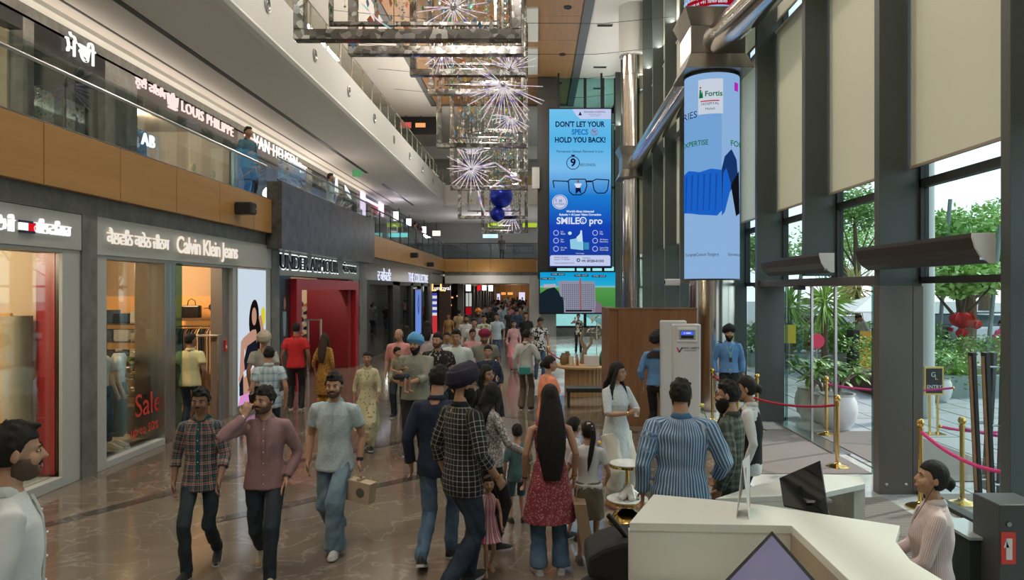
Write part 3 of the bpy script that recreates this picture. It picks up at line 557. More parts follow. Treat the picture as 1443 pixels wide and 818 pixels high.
for r, z in enumerate((.95, 1.2, 1.45, 1.7, 1.95)):
    MB().box(-8.6, -7.32, 24.1, 24.5, z-.025, z).build('shelf', M_white, sh)
    for i in range(4):
        me = um.mesh('sports_shoe'); me.materials.append(mat('shoe_%d' % ((r+i) % 5), sc_[(r+i) % 5], .6)); o = link('sports_shoe', me); o.location = (-8.42+i*.31, 24.3, z); o.rotation_euler = (0, 0, PI/2-.2); o.scale = (1.3, 1.2, 1.5)
        tag(o, 'sports shoe on the %s shelf up behind the red portal, %s from the left' % (ORD[r], ORD[i]), 'shoe', 'shoes on the shop shelving')
gate(434, 452, 21.8, 'white steel security gate standing in the red portal', M_white)
# emblem on the grey jamb
em = thing('wall_emblem', 'black raised emblem and two bars on the grey jamb right of the portal', 'sign', (XS, 24.7, 1.6))
p = onX(504, 449, XS+.02)
MB().prism([Vector((XS+.0, p.y-.1+.09*math.cos(a)*1.0, p.z+.12*math.sin(a))) for a in [2*PI*i/16 for i in range(16)]], (.05, 0, 0)).build('ring', M_letter, em)
MB().prism([Vector((XS, p.y+u, p.z+v)) for u, v in ((.02, .42), (.14, .42), (.22, .3), (.12, .05), (.12, -.05), (.22, -.3), (.14, -.42), (.02, -.42), (.0, -.2), (.03, 0), (0, .2))], (.05, 0, 0)).build('emblem', M_letter, em)
for py_ in (465, 476): q = onX(502, py_, XS); MB().box(XS, XS+.05, q.y-.22, q.y+.22, q.z-.045, q.z+.045).build('bar', M_letter, em)
# -- fourth shop: dark glass front
M_fasc = mat('charcoal_fascia', (.045, .05, .05), .3)
t = thing('shop_sign', 'charcoal fascia with small blue-white letters over the dark glass shop', 'shop sign', (XS, 33, 3.2))
MB().box(-6.35, XS+.02, 26.1, 41.6, 2.86, 3.50).build('fascia_panel', M_fasc, t, bevel=.006)
E_bluew = emis('letter_bluewhite', (.78, .82, 1), 1.2)
wl('ਦ ਕਲੈਕਟਿਵ', E_bluew, 542, 390, XS+.04, .55, t, sx=1.1); wl('THE COLLECTIVE', E_bluew, 590.5, 393, XS+.04, .62, t, sx=1.3)
shop4 = struct(MB().box(-6.3, XS, 26.1, 26.6, 0, 2.86).box(-6.3, XS, 31.0, 32.6, 0, 2.86).box(-6.3, XS, 35.5, 36.2, 0, 2.86).box(-6.3, XS, 38.6, 39.3, 0, 2.86).box(-6.3, XS, 26.6, 41.6, 2.7, 2.86).box(-6.3, XS, 41, 41.6, 0, 2.86).build('shopfront_frame', M_dark, bevel=.006))
for a, b_ in ((26.6, 31), (32.6, 35.5), (36.2, 38.6), (39.3, 41)): attach(MB().box(-6.12, -6.11, a, b_, .02, 2.7).build('pane', glass('dark_glass', (.38, .48, .48), 3.0, .8)), shop4)
attach(MB().box(-12, -6.3, 44.4, 44.5, 0, 3.4).build('shop_wall', M_warmwall), shop4); attach(MB().box(-12, -6.35, 26, 44.5, 3.3, 3.4).build('shop_ceiling', M_dark), shop4)
point((-9, 31, 2.9), 60, (1, .8, .6)); point((-9, 39, 2.9), 60, (1, .75, .5))
t = thing('digital_totem', 'narrow glowing blue screen with a black diamond emblem in the dark shop window', 'screen', (-6.05, 38, 0))
MB().box(-6.08, -6.0, 36.7, 38.7, .2, 2.55).build('case', M_black, t); MB().box(-6.0, -5.99, 36.8, 38.6, .25, 2.5).build('display', emis('totem_blue', (.18, .32, .85), .9), t)
MB().prism([Vector((-5.985, 37.7+u, 1.75+v)) for u, v in ((0, .55), (.35, 0), (0, -.55), (-.35, 0))], (.003, 0, 0)).build('emblem', M_black, t)
MB().prism([Vector((-5.98, 37.7+u, 1.75+v)) for u, v in ((0, .3), (.18, 0), (0, -.3), (-.18, 0))], (.003, 0, 0)).build('emblem_centre', emis('totem_blue', (.18, .32, .85), .9), t)
for px_, py_, c_ in ((551, 408, (.35, .3, .8)), (563, 413, (.9, .5, .15))):
    pass
t = thing('exit_light', 'small red and white lit box in the dark glass shop', 'sign', (-6.3, 28, 2.3)); MB().box(-6.25, -6.15, 27.9, 28.3, 2.3, 2.66).build('box', M_white, t); MB().box(-6.15, -6.14, 27.95, 28.25, 2.45, 2.6).build('face', emis('exit_red', (.8, .1, .1), 1.2), t)
# -- fifth shop with yellow lit word, barber-striped upright
t = thing('shop_sign', 'yellow and white lit lettering at the corner of the side passage', 'shop sign', (XS, 44, 3))
MB().box(-6.3, XS, 42.6, 47.6, 2.9, 3.46).build('fascia_panel', M_stone, t)

for w_, px in (('L', 611), ('L', 623)): text('lettering', w_, emis('letter_yellow', (1, .68, .2), 1.4), W(px, 406, 42.4), .55, RYW, t, ext=.05, bold=.02)
for w_, px in (('uni', 615.5), ('oyal', 627)): text('lettering', w_, E_white, W(px+1.5, 406.5, 42.4), .34, RYW, t, ext=.05)
t = thing('striped_post', 'lit post striped blue and white with a red foot', 'post', (-5.95, 43.2, 0))
pq = W(612.5, 430, 43.4)
zz = [W(612, y_, 43.4).z for y_ in (413, 417, 421, 425, 429, 433, 437, 441, 445)]
for i, (za, zb) in enumerate(zip(zz[:-1], zz[1:])): MB().box(pq.x-.12, pq.x+.12, 43.3, 43.5, zb, za).build('stripe', emis('stripe_blue', (.05, .08, .6), .8) if i % 2 == 0 else emis('stripe_white', (.85, .85, .85), .9), t)
MB().box(pq.x-.13, pq.x+.13, 43.28, 43.52, .0, zz[-1]).build('foot', emis('stripe_red', (.75, .05, .06), .8), t)
shop5 = struct(MB().box(-6.0, -5.3, 45.8, 46.2, 0, 2.9).box(-12, -5.35, 57, 57.2, 0, 2.9).build('partition', mat('brown_wall', (.07, .045, .03), .4)))
attach(MB().box(-5.3, -4.9, 50, 50.4, 0, 2.9).build('glass_corner', mat('grey_pier', (.3, .31, .3), .4)), shop5)
# -- passage beyond (low ceiling), its shops, far end
struct(MB().box(-12, .1, 48.3, 112, 3.25, 3.4).build('ceiling_passage', M_ceil))
ps = struct(MB().box(-.35, .1, 40.6, 112, 0, 3.3).build('wall_passage', mat('passage_grey', (.40, .43, .41), .5)))
for z in (1.1, 2.2): attach(MB().box(-.38, -.35, 48, 112, z-.02, z).build('joint', M_dark), ps)
pl = struct(MB().box(-6.4, -5.9, 57.2, 112, 0, 3.3).build('wall_passage_left', M_fasc))
for i in range(12): attach(MB().box(-5.9, -5.75, 60+i*4.2, 60.5+i*4.2, 0, 2.9).build('pier', mat('grey_pier', (.3, .31, .3), .4)), pl)
fe = struct(MB().box(-6.4, .1, 108, 108.3, 0, 3.3).build('wall_passage_end', mat('amber_wall', (.40, .22, .09), .5)))
point((-3, 104, 2.6), 160, (1, .7, .4)); 
for yy in (52, 62, 74, 88): area((-3, yy, 3.2), (0, 0, 0), .6, 2.5, 60, (1, .95, .9))
def litsign(lab, px0, px1, py0, py1, Y, col, s=1.3, words=None, wc=None, th=.1, ceil=None):
    a, b_ = W(px0, py1, Y), W(px1, py0, Y)
    t = thing('lit_sign', lab, 'sign', ((a.x+b_.x)/2, Y, a.z)); MB().box(a.x, b_.x, Y, Y+th, a.z, b_.z).build('case', M_dark, t); MB().box(a.x+.02, b_.x-.02, Y-.01, Y, a.z+.02, b_.z-.02).build('face', emis('sign_%d_%d' % (px0, py0), col, s), t)
    top = ceil or (3.25 if b_.z < 3.3 else 7.9 if b_.z < 7.9 else 14)
    if top-b_.z < 2.6: MB().box((a.x+b_.x)/2-.02, (a.x+b_.x)/2+.02, Y+.03, Y+.07, b_.z, top).build('hanger', M_dark, t)
    if words: text('word', words, wc or E_white, ((a.x+b_.x)/2, Y-.02, (a.z+b_.z)/2), (b_.z-a.z)*.6, RYW, t, ext=.005)
    return t
litsign('small white glowing sign box at the passage corner', 656, 664, 401, 411, 50, (.9, .93, 1), 1.6)
litsign('red glowing sign in the passage', 672, 678, 402, 410, 62, (.75, .02, .03), 1.2); litsign('white sign with dark top beside the red passage sign', 679, 686, 402, 410, 62.5, (.9, .9, .95), 1.6)
litsign('bright white sign cluster farther down the passage', 688, 695, 402, 411, 70, (.95, .97, 1), 1.8); litsign('pale lavender lit poster left of the far counter', 700, 705, 414, 425, 100, (.72, .68, .95), 1.2)
litsign('lavender lit poster right of the far counter', 731, 740, 412, 425, 100, (.75, .68, .9), 1.2); litsign('orange menu board over the far counter, left half', 706, 713, 412, 416, 102, (.9, .35, .1), 1.3); litsign('orange menu board over the far counter, right half', 715, 723, 412, 416, 102, (.9, .4, .12), 1.3)
litsign('tall red and white panel at the left of the passage', 656, 665, 433, 444, 51, (.6, .01, .02), .6); litsign('white lit panel above the red passage panel', 656, 665, 413, 432.5, 51.2, (.75, .78, .76), .7)
for i, (px, py) in enumerate(((636, 419), (645, 417), (634, 430), (650, 425))):
    litsign('small orange wall lamp in the brown side shop, number %s from its door' % ('one', 'two', 'three', 'four')[i], px-2, px+3, py-1, py+2, 56.8, (1, .5, .18), 1.2)
# ================================================================ UPPER LEVELS
XU = -9.45
uw = MB()
for y0, y1 in ((13.6, 13.9), (16.2, 17.5), (23.4, 23.95), (30.4, 31.2), (35.0, 36.2), (39.0, 40.0), (46.8, 47.4), (52, 52.5)): uw.box(-9.8, XU, y0, y1, 4.42, 7.6)
attach(uw.build('pier', M_stone), wu)
def unit(y0, y1, ztop, fas, wallm, light=None, glassm=None):
    attach(MB().box(-9.75, XU, y0, y1, ztop, 7.6).build('fascia_panel', fas), wu)
    attach(MB().box(-13, -12.9, y0, y1, 4.42, 7.6).box(-12.9, -9.7, y1-.06, y1, 4.42, 7.6).box(-12.9, -9.7, y0, y0+.06, 4.42, 7.6).box(-13, -9.7, y0, y1, 7.5, 7.6).build('shop_room', wallm), wu)
    for k in range(2):
        a = y0+(y1-y0)*k/2; attach(MB().box(-9.6, -9.59, a+.03, a+(y1-y0)/2-.03, 4.42, ztop).build('pane', glassm or M_shopglass), wu)
    if light: point((-11, (y0+y1)/2, 7.0), light, (1, .8, .62))
struct(MB().box(-13, -9.6, -8, 60, 4.3, 4.42).build('floor_upper_shops', M_stone))
unit(6, 13.6, 7.3, M_dark, M_cream, 230); unit(13.9, 16.2, 6.9, M_black, M_dark, None, glass('dark_glass', (.38, .48, .48), 3.0, .8))
unit(17.5, 23.4, 6.95, mat('umber_fascia', (.05, .04, .035), .5), mat('rose_cream', (.70, .52, .42), .6), 260)
unit(23.95, 30.4, 7.0, mat('umber_fascia', (.05, .04, .035), .5), mat('steel_blue_room', (.12, .22, .45), .5), 170)
unit(31.2, 35, 7.0, M_black, mat('poster_room', (.12, .2, .42), .5), 90); unit(36.2, 39, 7, M_dark, M_stone, 20); unit(40, 46.8, 7.0, mat('red_fascia', (.35, .02, .03), .4), mat('maroon_room', (.12, .015, .02), .5), 20)
unit(47.4, 52, 7.0, M_dark, mat('lilac_room', (.5, .42, .62), .5), 70); unit(52.5, 59.5, 7.0, M_dark, mat('white_room', (.5, .5, .5), .5), 60)
def usign(lab, items, cat='shop sign'):
    t = thing('shop_sign', lab, cat, (XU, onX(items[0][1], items[0][2], XU).y, 7.2))
    for s, px, py, size, m_ in items: wl(s, m_, px, py, XU+.05, size, t, ext=.02, spacing=1.12, sx=1.12)
    return t
usign('large white glowing Gurmukhi word on a black upper-level fascia', [('ਮੋਚੀ', 114, 74, .52, E_white)])
t = usign('pinkish white glowing name with a crown on the upper-level shop', [('ਲੂਈ ਫਿਲਿਪ', 213, 125, .27, E_pink), ('LOUIS PHILIPPE', 295, 170, .40, E_pink)])
p = onX(244, 142, XU+.05); MB().prism([Vector((XU, p.y+u, p.z+v)) for u, v in ((-.2, -.14), (.2, -.14), (.26, .14), (.12, .02), (0, .2), (-.12, .02), (-.26, .14))], (.08, 0, 0)).box(XU, XU+.08, p.y-.2, p.y+.2, p.z-.22, p.z-.17).build('crown', E_pink, t)
t = usign('white glowing name under a pink light line on the upper level', [('VAN HEUSEN', 391, 216, .62, E_white), ('ਵੈਨ ਹਿਊਜ਼ਨ', 421, 235, .34, E_white)])
MB().box(XU, XU+.04, 23.9, 30.4, 7.5, 7.56).build('light_line', emis('pink_line', (1, .6, .5), 1.6), t)
t = usign('small blue-white word AB inside the upper cream shop', [('AB', 209, 199, .42, emis('letter_blue', (.75, .85, 1), 2.5))])
t = thing('shop_sign', 'white glowing tilted triangle and arrow shape on the dark upper fascia', 'shop sign', (XU, 33, 7))
p = onX(473, 262, XU); MB().prism([Vector((XU-.01, p.y+u, p.z+v)) for u, v in ((-.25, -.4), (.25, -.4), (.0, .5))], (.09, 0, 0)).build('triangle', E_white, t)
p = onX(489, 270, XU); MB().prism([Vector((XU-.01, p.y+u, p.z+v)) for u, v in ((-.5, .25), (.4, 0), (.7, -.3), (.1, -.2), (-.4, .0))], (.06, 0, 0)).build('swoosh', E_white, t)
t = thing('shop_sign', 'pink and white vertical letters joined by a light bar on the red upper fascia', 'shop sign', (XU, 43, 7)); E_lp = emis('lilac_glow', (.9, .7, .95), 1.8)
for px, py, h in ((511, 282, 1.0), (514, 288, 1.2), (536, 290, .9), (540, 294, 1.0)):
    p = onX(px, py, XU+.1); MB().box(XU+.02, XU+.1, p.y-.22, p.y+.22, p.z-h/2, p.z+h/2).build('letter', E_lp, t)
a, b_ = onX(514, 280, XU), onX(535, 290, XU); MB().box(XU+.02, XU+.08, a.y, b_.y, a.z-.1, a.z+.02).build('light_bar', E_lp, t)
for lab, px0, px1, py0, py1, Y, col, s, wd in (('white glowing sign block on the upper level past the red shop', 546, 562, 298, 312, 49, (.95, .95, 1), 2.0, None), ('second white glowing upper sign, farther along', 572, 580, 308, 319, 53, (.95, .95, 1), 2.0, None),
      ('cyan glowing sign behind the upper railing', 549, 575, 328, 335, 48.6, (.2, .8, .85), 1.6, None), ('third white glowing upper sign by the far corner', 594, 601, 319, 330, 57, (.95, .95, .98), 1.5, None), ('warm white glowing sign near the far upper corner', 609, 621, 325, 333, 59, (1, .85, .75), 1.5, None),
      ('pale glowing sign over the far upper corridor', 680, 702, 330, 336, 59.6, (.6, .9, .95), 1.5, 'crocs'), ('lime green lit panel seen through the hanging ornament', 687, 709, 314, 321, 59.5, (.55, .75, .05), .9, None), ('lime green lit panel right of the hanging ornament', 736, 757, 314, 321, 59.5, (.55, .75, .05), .9, None)):
    litsign(lab, px0, px1, py0, py1, Y, col, s, wd, emis('sign_text_grey', (.2, .5, .55), .6))
# far upper corridor furnishings
struct(MB().box(-13, .1, 59.4, 59.6, 4.42, 6.2).build('wall_gallery', mat('dim_shop', (.06, .065, .07), .4)))
# emergency exit sign in the soffit
tag(MB().box(-8.2, -7.8, 33, 33.15, 7.6, 7.85).build('exit_sign', emis('exit_green', (.15, .5, .2), .7)), 'small green exit sign hanging under the upper soffit', 'sign')
# things inside the upper shops
for i, (px, py, w_, h) in enumerate(((205, 222, .7, .5), (222, 218, .8, .9), (262, 226, .9, 1.0), (240, 232, .5, .5))):
    p = W(px, py, 19.5+i*.8); t = thing('display_table', ('low black display table in the upper cream shop', 'taller black display cabinet in the upper cream shop', 'wide black display block by the torso figure upstairs', 'narrow black display box upstairs')[i], 'table', (-10.6, 18+i*1.2, 4.42))
    MB().box(-10.9, -10.9+w_, 18+i*1.2, 18.7+i*1.2, 5.0, 4.95+h).build('top', M_black, t); MB().box(-10.8, -10.8+w_*.8, 18.1+i*1.2, 18.6+i*1.2, 4.42, 5.0).build('base', M_dark, t)
def railing(pts, z0, z1, lab, step, post=None, hz=None):
    p0, p1 = Vector(pts[0]), Vector(pts[1]); L = (p1-p0).length; d = (p1-p0)/L; n = max(1, round(L/step))
    t = thing('glass_railing', lab, 'railing', (p0.x, p0.y, z0)); nx = Vector((-d.y, d.x, 0))*.006
    for i in range(n):
        a, b_ = p0+d*(L*i/n+.01), p0+d*(L*(i+1)/n-.01)
        MB().quad(a+Vector((0, 0, z0)), b_+Vector((0, 0, z0)), b_+Vector((0, 0, z1)), a+Vector((0, 0, z1))).build('glass_panel', M_rail, t)
        if post: 
            q = p0+d*(L*i/n); MB().box(q.x-.02, q.x+.02, q.y-.02, q.y+.02, z0, z1+(.0)).build('post', post, t)
    h = hz or z1
    MB().tube([p0+Vector((0, 0, h)), p1+Vector((0, 0, h))], .025, 8).build('handrail', M_alu if not post else post, t, True)
    MB().tube([p0+Vector((0, 0, z0+.03)), p1+Vector((0, 0, z0+.03))], .02, 4).build('base_rail', M_dark, t)
M_bronze = mat('bronze_post', (.16, .13, .09), .4, .8)
railing([(-5.95, -4, 0), (-5.95, 16.3, 0)], 4.50, 5.42, 'glass railing of the gallery over the clothes shops', 1.66, None, 5.24)
railing([(-5.72, 16.35, 0), (-5.72, 25.7, 0)], 4.92, 5.5, 'low glass railing on top of the dark stone balustrade', 2.3, None, 5.45)
railing([(-5.95, 26, 0), (-5.95, 47.3, 0)], 4.50, 5.5, 'glass railing with dark posts over the far wood band', 2.1, M_dark)
railing([(-5.9, 47.45, 0), (.1, 47.45, 0)], 4.50, 5.5, 'glass railing across the far gallery bridge', 1.5, M_dark)
railing([(-6.1, -4, 0), (-6.1, 47, 0)], 9.25, 10.25, 'bronze-posted glass railing of the top gallery on the left', 1.5, M_bronze)
railing([(-6.0, 47.5, 0), (1.1, 47.5, 0)], 9.25, 10.25, 'bronze-posted glass railing across the far top gallery', 1.5, M_bronze)
# top level: lit warm shop windows
for i in range(12):
    y0 = 4+i*4.2
    o = MB().box(-11.98, -11.9, y0, y0+3.4, 9.3, 11.6).build('shop_window', mat('warm_window', (.3, .2, .1), .4, emit=(1, .62, .25), es=.22)); o['kind'] = 'structure'; o.name = 'window_%d' % (i+2)
    attach(MB().box(-11.89, -11.85, y0+.3, y0+3.1, 9.9, 10.5).build('lit_shelf', emis('shelf_glow', (1, .6, .22), .9)), o)
struct(MB().box(-9.5, 1.2, 59.0, 59.9, 13.0, 14).build('trim_2', M_ceil))
litsign('red and white lit shop board across the far top level', 563, 580, 172, 181, 48.6, (.7, .12, .1), 1.0); litsign('orange lit board beside the red board at the far top', 585, 600, 173, 180, 48.6, (.95, .4, .15), 1.2)
tag(MB().box(-9.4, -6.3, 48.9, 49.1, 12.85, 13.98).build('dark_fascia', M_black), 'long black fascia board behind the far top-level lit boards', 'fascia')
tag(MB().box(-4, 1.0, 58.6, 58.9, 9.4, 11.6).build('amber_shop_wall', mat('amber_wall2', (.42, .26, .10), .5)), 'honey coloured wall at the far top level behind the railing', 'wall panel')
# wall speakers
M_spk = mat('speaker_black', (.012, .012, .014), .45)
for px, py, s in ((344, 294, 1.0), (583, 360, 1.0), (606, 373, .9)):
    p = onX(px, py, -5.72)
    t = thing('wall_speaker', {344: 'black wall speaker on the wooden band above the clothes shop sign', 583: 'black wall speaker on the far wooden band, nearer one', 606: 'black wall speaker next to the inner corner of the far wooden band'}[px], 'speaker', (-5.86, p.y, p.z))
    MB().box(-5.86, -5.52, p.y-.14, p.y+.14, p.z-.12, p.z+.12).build('body', M_spk, t, bevel=.03); MB().box(-5.525, -5.515, p.y-.11, p.y+.11, p.z-.09, p.z+.09).build('grille', mat('speaker_grille', (.03, .03, .03), .7), t)
    MB().box(-5.515, -5.51, p.y+.02, p.y+.09, p.z-.01, p.z+.005).build('badge', M_alu, t)
# ---------------------------------------------------------------- hanging ornament: nested mirror-mosaic frames
def mosaic(name, tint):
    m = mat(name, tint, .12, 1); n, b_ = nodes(m)
    t = n.nodes.new('ShaderNodeTexCoord'); v = n.nodes.new('ShaderNodeTexVoronoi'); v.inputs['Scale'].default_value = 9; n.links.new(t.outputs['Object'], v.inputs['Vector'])
    r = ramp(n, [(0, (.10, .10, .09)), (.3, (.35, .34, .32)), (.5, (.16, .15, .14)), (.8, (.75, .75, .72)), (1, (.3, .33, .4))]); n.links.new(v.outputs['Color'], r.inputs[0]); n.links.new(r.outputs[0], b_.inputs['Base Color'])
    bp = n.nodes.new('ShaderNodeBump'); bp.inputs['Strength'].default_value = 1; bp.inputs['Distance'].default_value = .06; n.links.new(v.outputs['Color'], bp.inputs['Height']); n.links.new(bp.outputs[0], b_.inputs['Normal']); return m
M_mos = mosaic('mirror_mosaic', (.4, .4, .38))
def irid(name, s):
    m = emis(name, (1, 1, 1), s); n = m.node_tree; e = [q for q in n.nodes if q.type == 'EMISSION'][0]
    t = n.nodes.new('ShaderNodeTexCoord'); no = n.nodes.new('ShaderNodeTexNoise'); no.inputs['Scale'].default_value = 3.5; no.inputs['Detail'].default_value = 1; n.links.new(t.outputs['Object'], no.inputs['Vector'])
    r = ramp(n, [(.3, (.35, .25, .95)), (.42, (.9, .75, 1)), (.5, (1, .95, .95)), (.58, (.95, .45, .6)), (.68, (.3, .8, .75)), (.8, (.9, .8, .4))]); n.links.new(no.outputs[0], r.inputs[0]); n.links.new(r.outputs[0], e.inputs[0]); return m
E_rod = irid('rod_glow', .85)
SQ = [mat('sequin_%d' % i, c, .25, .6) for i, c in enumerate(((.55, .45, .12), (.1, .5, .25), (.6, .2, .12), (.65, .65, .65), (.12, .3, .5)))]
frames = [(413, 55, 735, 12), (490, 76, 738, 15), (577, 106, 741, 19), (603, 133, 742, 22), (615, 208, 744, 26), (634, 268, 744, 31), (645, 309, 744, 36), (678, 329, 744, 41)]
rnd = random.Random(3); lab_n = ('nearest and widest', 'second', 'third', 'fourth', 'fifth', 'sixth', 'seventh', 'farthest and smallest')
for i, (x0, yb, x1, Y) in enumerate(frames):
    a = W(x0, yb, Y); b_ = W(x1, yb, Y); zt = min(13.2, a.z+(6.0, 5.2, 4.6, 4.2, 4.4, 4.6, 4.4, 3.6)[i]); bw = .17
    t = thing('mirror_ornament', '%s mirror-mosaic rectangular frame of the hanging atrium ornament' % lab_n[i], 'ornament', ((a.x+b_.x)/2, Y, zt))
    for k, (ins, dy) in enumerate(((0, 0), (.42, .55))):
        X0, X1, Z0, Z1 = a.x+ins, b_.x-ins, a.z+ins, zt-ins; y0, y1 = Y+dy, Y+dy+(.22 if k == 0 else .08); bw = .17 if k == 0 else .07
        for bx_ in ((X0, X1, Z0, Z0+bw), (X0, X1, Z1-bw, Z1), (X0, X0+bw, Z0+bw, Z1-bw), (X1-bw, X1, Z0+bw, Z1-bw)): MB().box(bx_[0], bx_[1], y0, y1, bx_[2], bx_[3]).build('beam', M_mos, t, bevel=.01)
    for X in (a.x+.1, b_.x-.1): MB().cyl((X, Y+.15, zt), (X, Y+.15, 14.0), .008, n=5).build('cable', M_dark, t)
    # strings of beads and coloured sequins
    st = MB(); 
    ns = 26
    for s in range(ns):
        X = a.x+.5+(b_.x-a.x-1)*rnd.random(); yy = Y+.1+rnd.random()*1.4; L = (zt-a.z-.5)*(.5+.5*rnd.random()); zc = zt-.3
        st.cyl((X, yy, zc), (X, yy, zc-L), .003, n=3)
        q = 0
        while q < L:
            r = .018+.02*rnd.random(); st.add([(X-r, yy, zc-q), (X+r, yy, zc-q), (X, yy-r, zc-q), (X, yy+r, zc-q), (X, yy, zc-q+r), (X, yy, zc-q-r)], [(0, 2, 4), (2, 1, 4), (1, 3, 4), (3, 0, 4), (2, 0, 5), (1, 2, 5), (3, 1, 5), (0, 3, 5)]); q += .12+.1*rnd.random()
    o = st.build('bead_strings', mat('crystal_bead', (.75, .75, .72), .1, .8), t); stuff(o)
    sq = MB()
    for s in range(150):
        X = a.x+.3+(b_.x-a.x-.6)*rnd.random(); yy = Y+.1+rnd.random()*1.6; Z = a.z+.3+(zt-a.z-.6)*rnd.random(); r = .035+.035*rnd.random(); an = rnd.random()*3; c_, s_ = math.cos(an)*r, math.sin(an)*r; mi = rnd.randrange(5)
        sq.add([(X-c_, yy-s_, Z), (X, yy, Z-r*1.4), (X+c_, yy+s_, Z), (X, yy, Z+r*1.4), (X, yy+.008, Z)], [(0, 1, 4), (1, 2, 4), (2, 3, 4), (3, 0, 4)], mi)
    o = sq.build('sequins', SQ, t); stuff(o)
def starburst(px, py, rp, Y, n, lab, a0=0, a1=2*PI, arc=False):
    c = W(px, py, Y); R = rp*Y/FX; t = thing('starburst_ornament', lab, 'ornament', tuple(c))
    MB().ball(c, .07).build('hub', M_steel, t, True); rr = random.Random(int(px))
    for i in range(n):
        a = a0+(a1-a0)*(i+.5*rr.random())/n; L = R*(.75+.35*rr.random()); d = Vector((math.cos(a), rr.uniform(-.5, .5), math.sin(a))); q = c+d*L; r0 = .06
        if i == 0: base = MB().tube([(0, 0, 0), (0, 0, 1)], .009, 6).mesh('rod'); base.materials.append(E_rod)
        o = link('rod', base); v = q-(c+d*r0); o.rotation_mode = 'XYZ'; o.rotation_euler = v.to_track_quat('Z', 'Y').to_euler(); o.scale = (Y/16, Y/16, v.length); o.location = c+d*r0; attach(o, t)
    MB().cyl(c+Vector((0, 0, .05)), (c.x, c.y, 13.9), .006, n=4).build('cable', M_dark, t)
starburst(639, 10, 50, 12.6, 24, 'violet glowing starburst at the top of the hanging ornament')
starburst(709, 120, 62, 17.5, 26, 'large white starburst with long rods hanging right of centre', PI*.75, PI*2.0)
starburst(718, 97, 40, 18.5, 14, 'white starburst with upward rods beside the wooden ceiling', 0.2, PI*.95)
starburst(623, 73, 30, 17, 14, 'small dim violet starburst behind the second frame', PI, 2*PI)
starburst(664, 238, 34, 27, 26, 'bright violet and white starburst in the lower left of the hanging ornament')
starburst(665, 218, 30, 29, 12, 'starburst with upward rods above the bright lower one', .2, PI-.2)
starburst(722, 302, 26, 38, 14, 'small reddish starburst at the lower right end of the ornament', PI*.6, PI*1.7)
starburst(720, 165, 30, 24, 14, 'silver starburst half hidden in the middle frames', PI*.9, PI*1.9)
for k, (x_, y_, X2, Y2) in enumerate(((510, 5, 600, 40), (668, 235, 728, 250), (672, 260, 686, 305), (690, 265, 735, 255))):
    Y = (12.4, 28, 33, 30)[k]; a = W(x_, y_, Y); b_ = W(X2, Y2, Y); md = (a+b_)/2+Vector((0, 0, -.25 if k % 2 == 0 else .35))
    o = MB().tube([a, (a+md)/2+Vector((0, 0, -.05)), md, (b_+md)/2, b_], .016*Y/14, 6).build('curved_light_rod', E_rod); o_ = MB().cyl(md, (md.x, md.y, 14), .006, n=4).build('cable', M_dark, o)
    tag(o, ('curved glowing rod across the nearest frame', 'upper curved glowing rod near the lower starburst', 'steep curved glowing rod left of the blue balls', 'flat curved glowing rod above the blue balls')[k], 'light rod')
M_blueball = mat('blue_foil', (.008, .02, .35), .25, .5, var=(20, .6, (.02, .05, .6)))
for px, py, r, lab in ((706, 277, 16.5, 'large deep blue ball hanging in the ornament'), (701, 302, 10.5, 'smaller deep blue ball just below the large one')):
    c = W(px, py, 32); t = thing('hanging_ball', lab, 'ball', tuple(c)); MB().ball(c, r*32/FX, 28, 16).build('ball', M_blueball, t, True); MB().cyl(c, (c.x, c.y, 13.9), .006, n=4).build('cable', M_dark, t)
for k in range(7):   # thin catenary wires under the ceiling
    y = 12+k*3.2; tag(MB().tube([(-6, y, 10.4+.1*k), (-2, y+.2, 10.1+.1*k), (2, y+.4, 10.15+.1*k), (4.15, y+.8, 10.5+.1*k)], .008, 4).build('hanging_wire', M_dark), 'thin dark wire spanning the atrium, %s from the near end' % ORD[k], 'wire', 'thin wires across the atrium')
# ---------------------------------------------------------------- screens
def grad(name, stops, axis='Z', s=1.0):
    m = emis(name, (1, 1, 1), s); n = m.node_tree; e = [q for q in n.nodes if q.type == 'EMISSION'][0]
    t = n.nodes.new('ShaderNodeTexCoord'); sp = n.nodes.new('ShaderNodeSeparateXYZ'); r = ramp(n, stops); n.links.new(t.outputs['Generated'], sp.inputs[0]); n.links.new(sp.outputs[axis], r.inputs[0]); n.links.new(r.outputs[0], e.inputs[0]); return m
Ys = 39.0
def scr(x0, x1, y0, y1, name, m_, par, dy=0.0):
    a = W(x0, y1, Ys); b_ = W(x1, y0, Ys); return MB().box(a.x, b_.x, Ys-.02-dy, Ys-.01-dy, a.z, b_.z).build(name, m_, par)
def sp_(pts, m_, par, dy, name='print'): return MB().prism([W(x, y, Ys)-Vector((0, .02+dy, 0)) for x, y in pts], (0, .004, 0)).build(name, m_, par)
def st_(s, x, y, hpx, m_, par, dy=.06, sx=1., b=0, ax='CENTER'): p = W(x, y, Ys); return text('words', s, m_, (p.x, Ys-.02-dy, p.z), hpx*Ys/FX*1.38, RYW, par, ext=.002, sx=sx, bold=b, ax=ax)
t = thing('billboard_screen', 'tall blue advertising screen about glasses removal, hanging at the end of the atrium', 'screen', (W(817, 265, Ys).x, Ys, W(817, 377, Ys).z))
a, b_ = W(772.5, 378, Ys), W(862.5, 152, Ys); MB().box(a.x, b_.x, Ys, Ys+.5, a.z, b_.z).build('case', M_black, t)
scr(774, 861, 154, 376, 'display', grad('screen_blue', [(0, srgb(30, 60, 150)), (.25, srgb(24, 70, 190)), (.45, srgb(30, 130, 220)), (.62, srgb(130, 200, 250)), (.8, srgb(90, 190, 245)), (1, srgb(120, 205, 250))]), t)
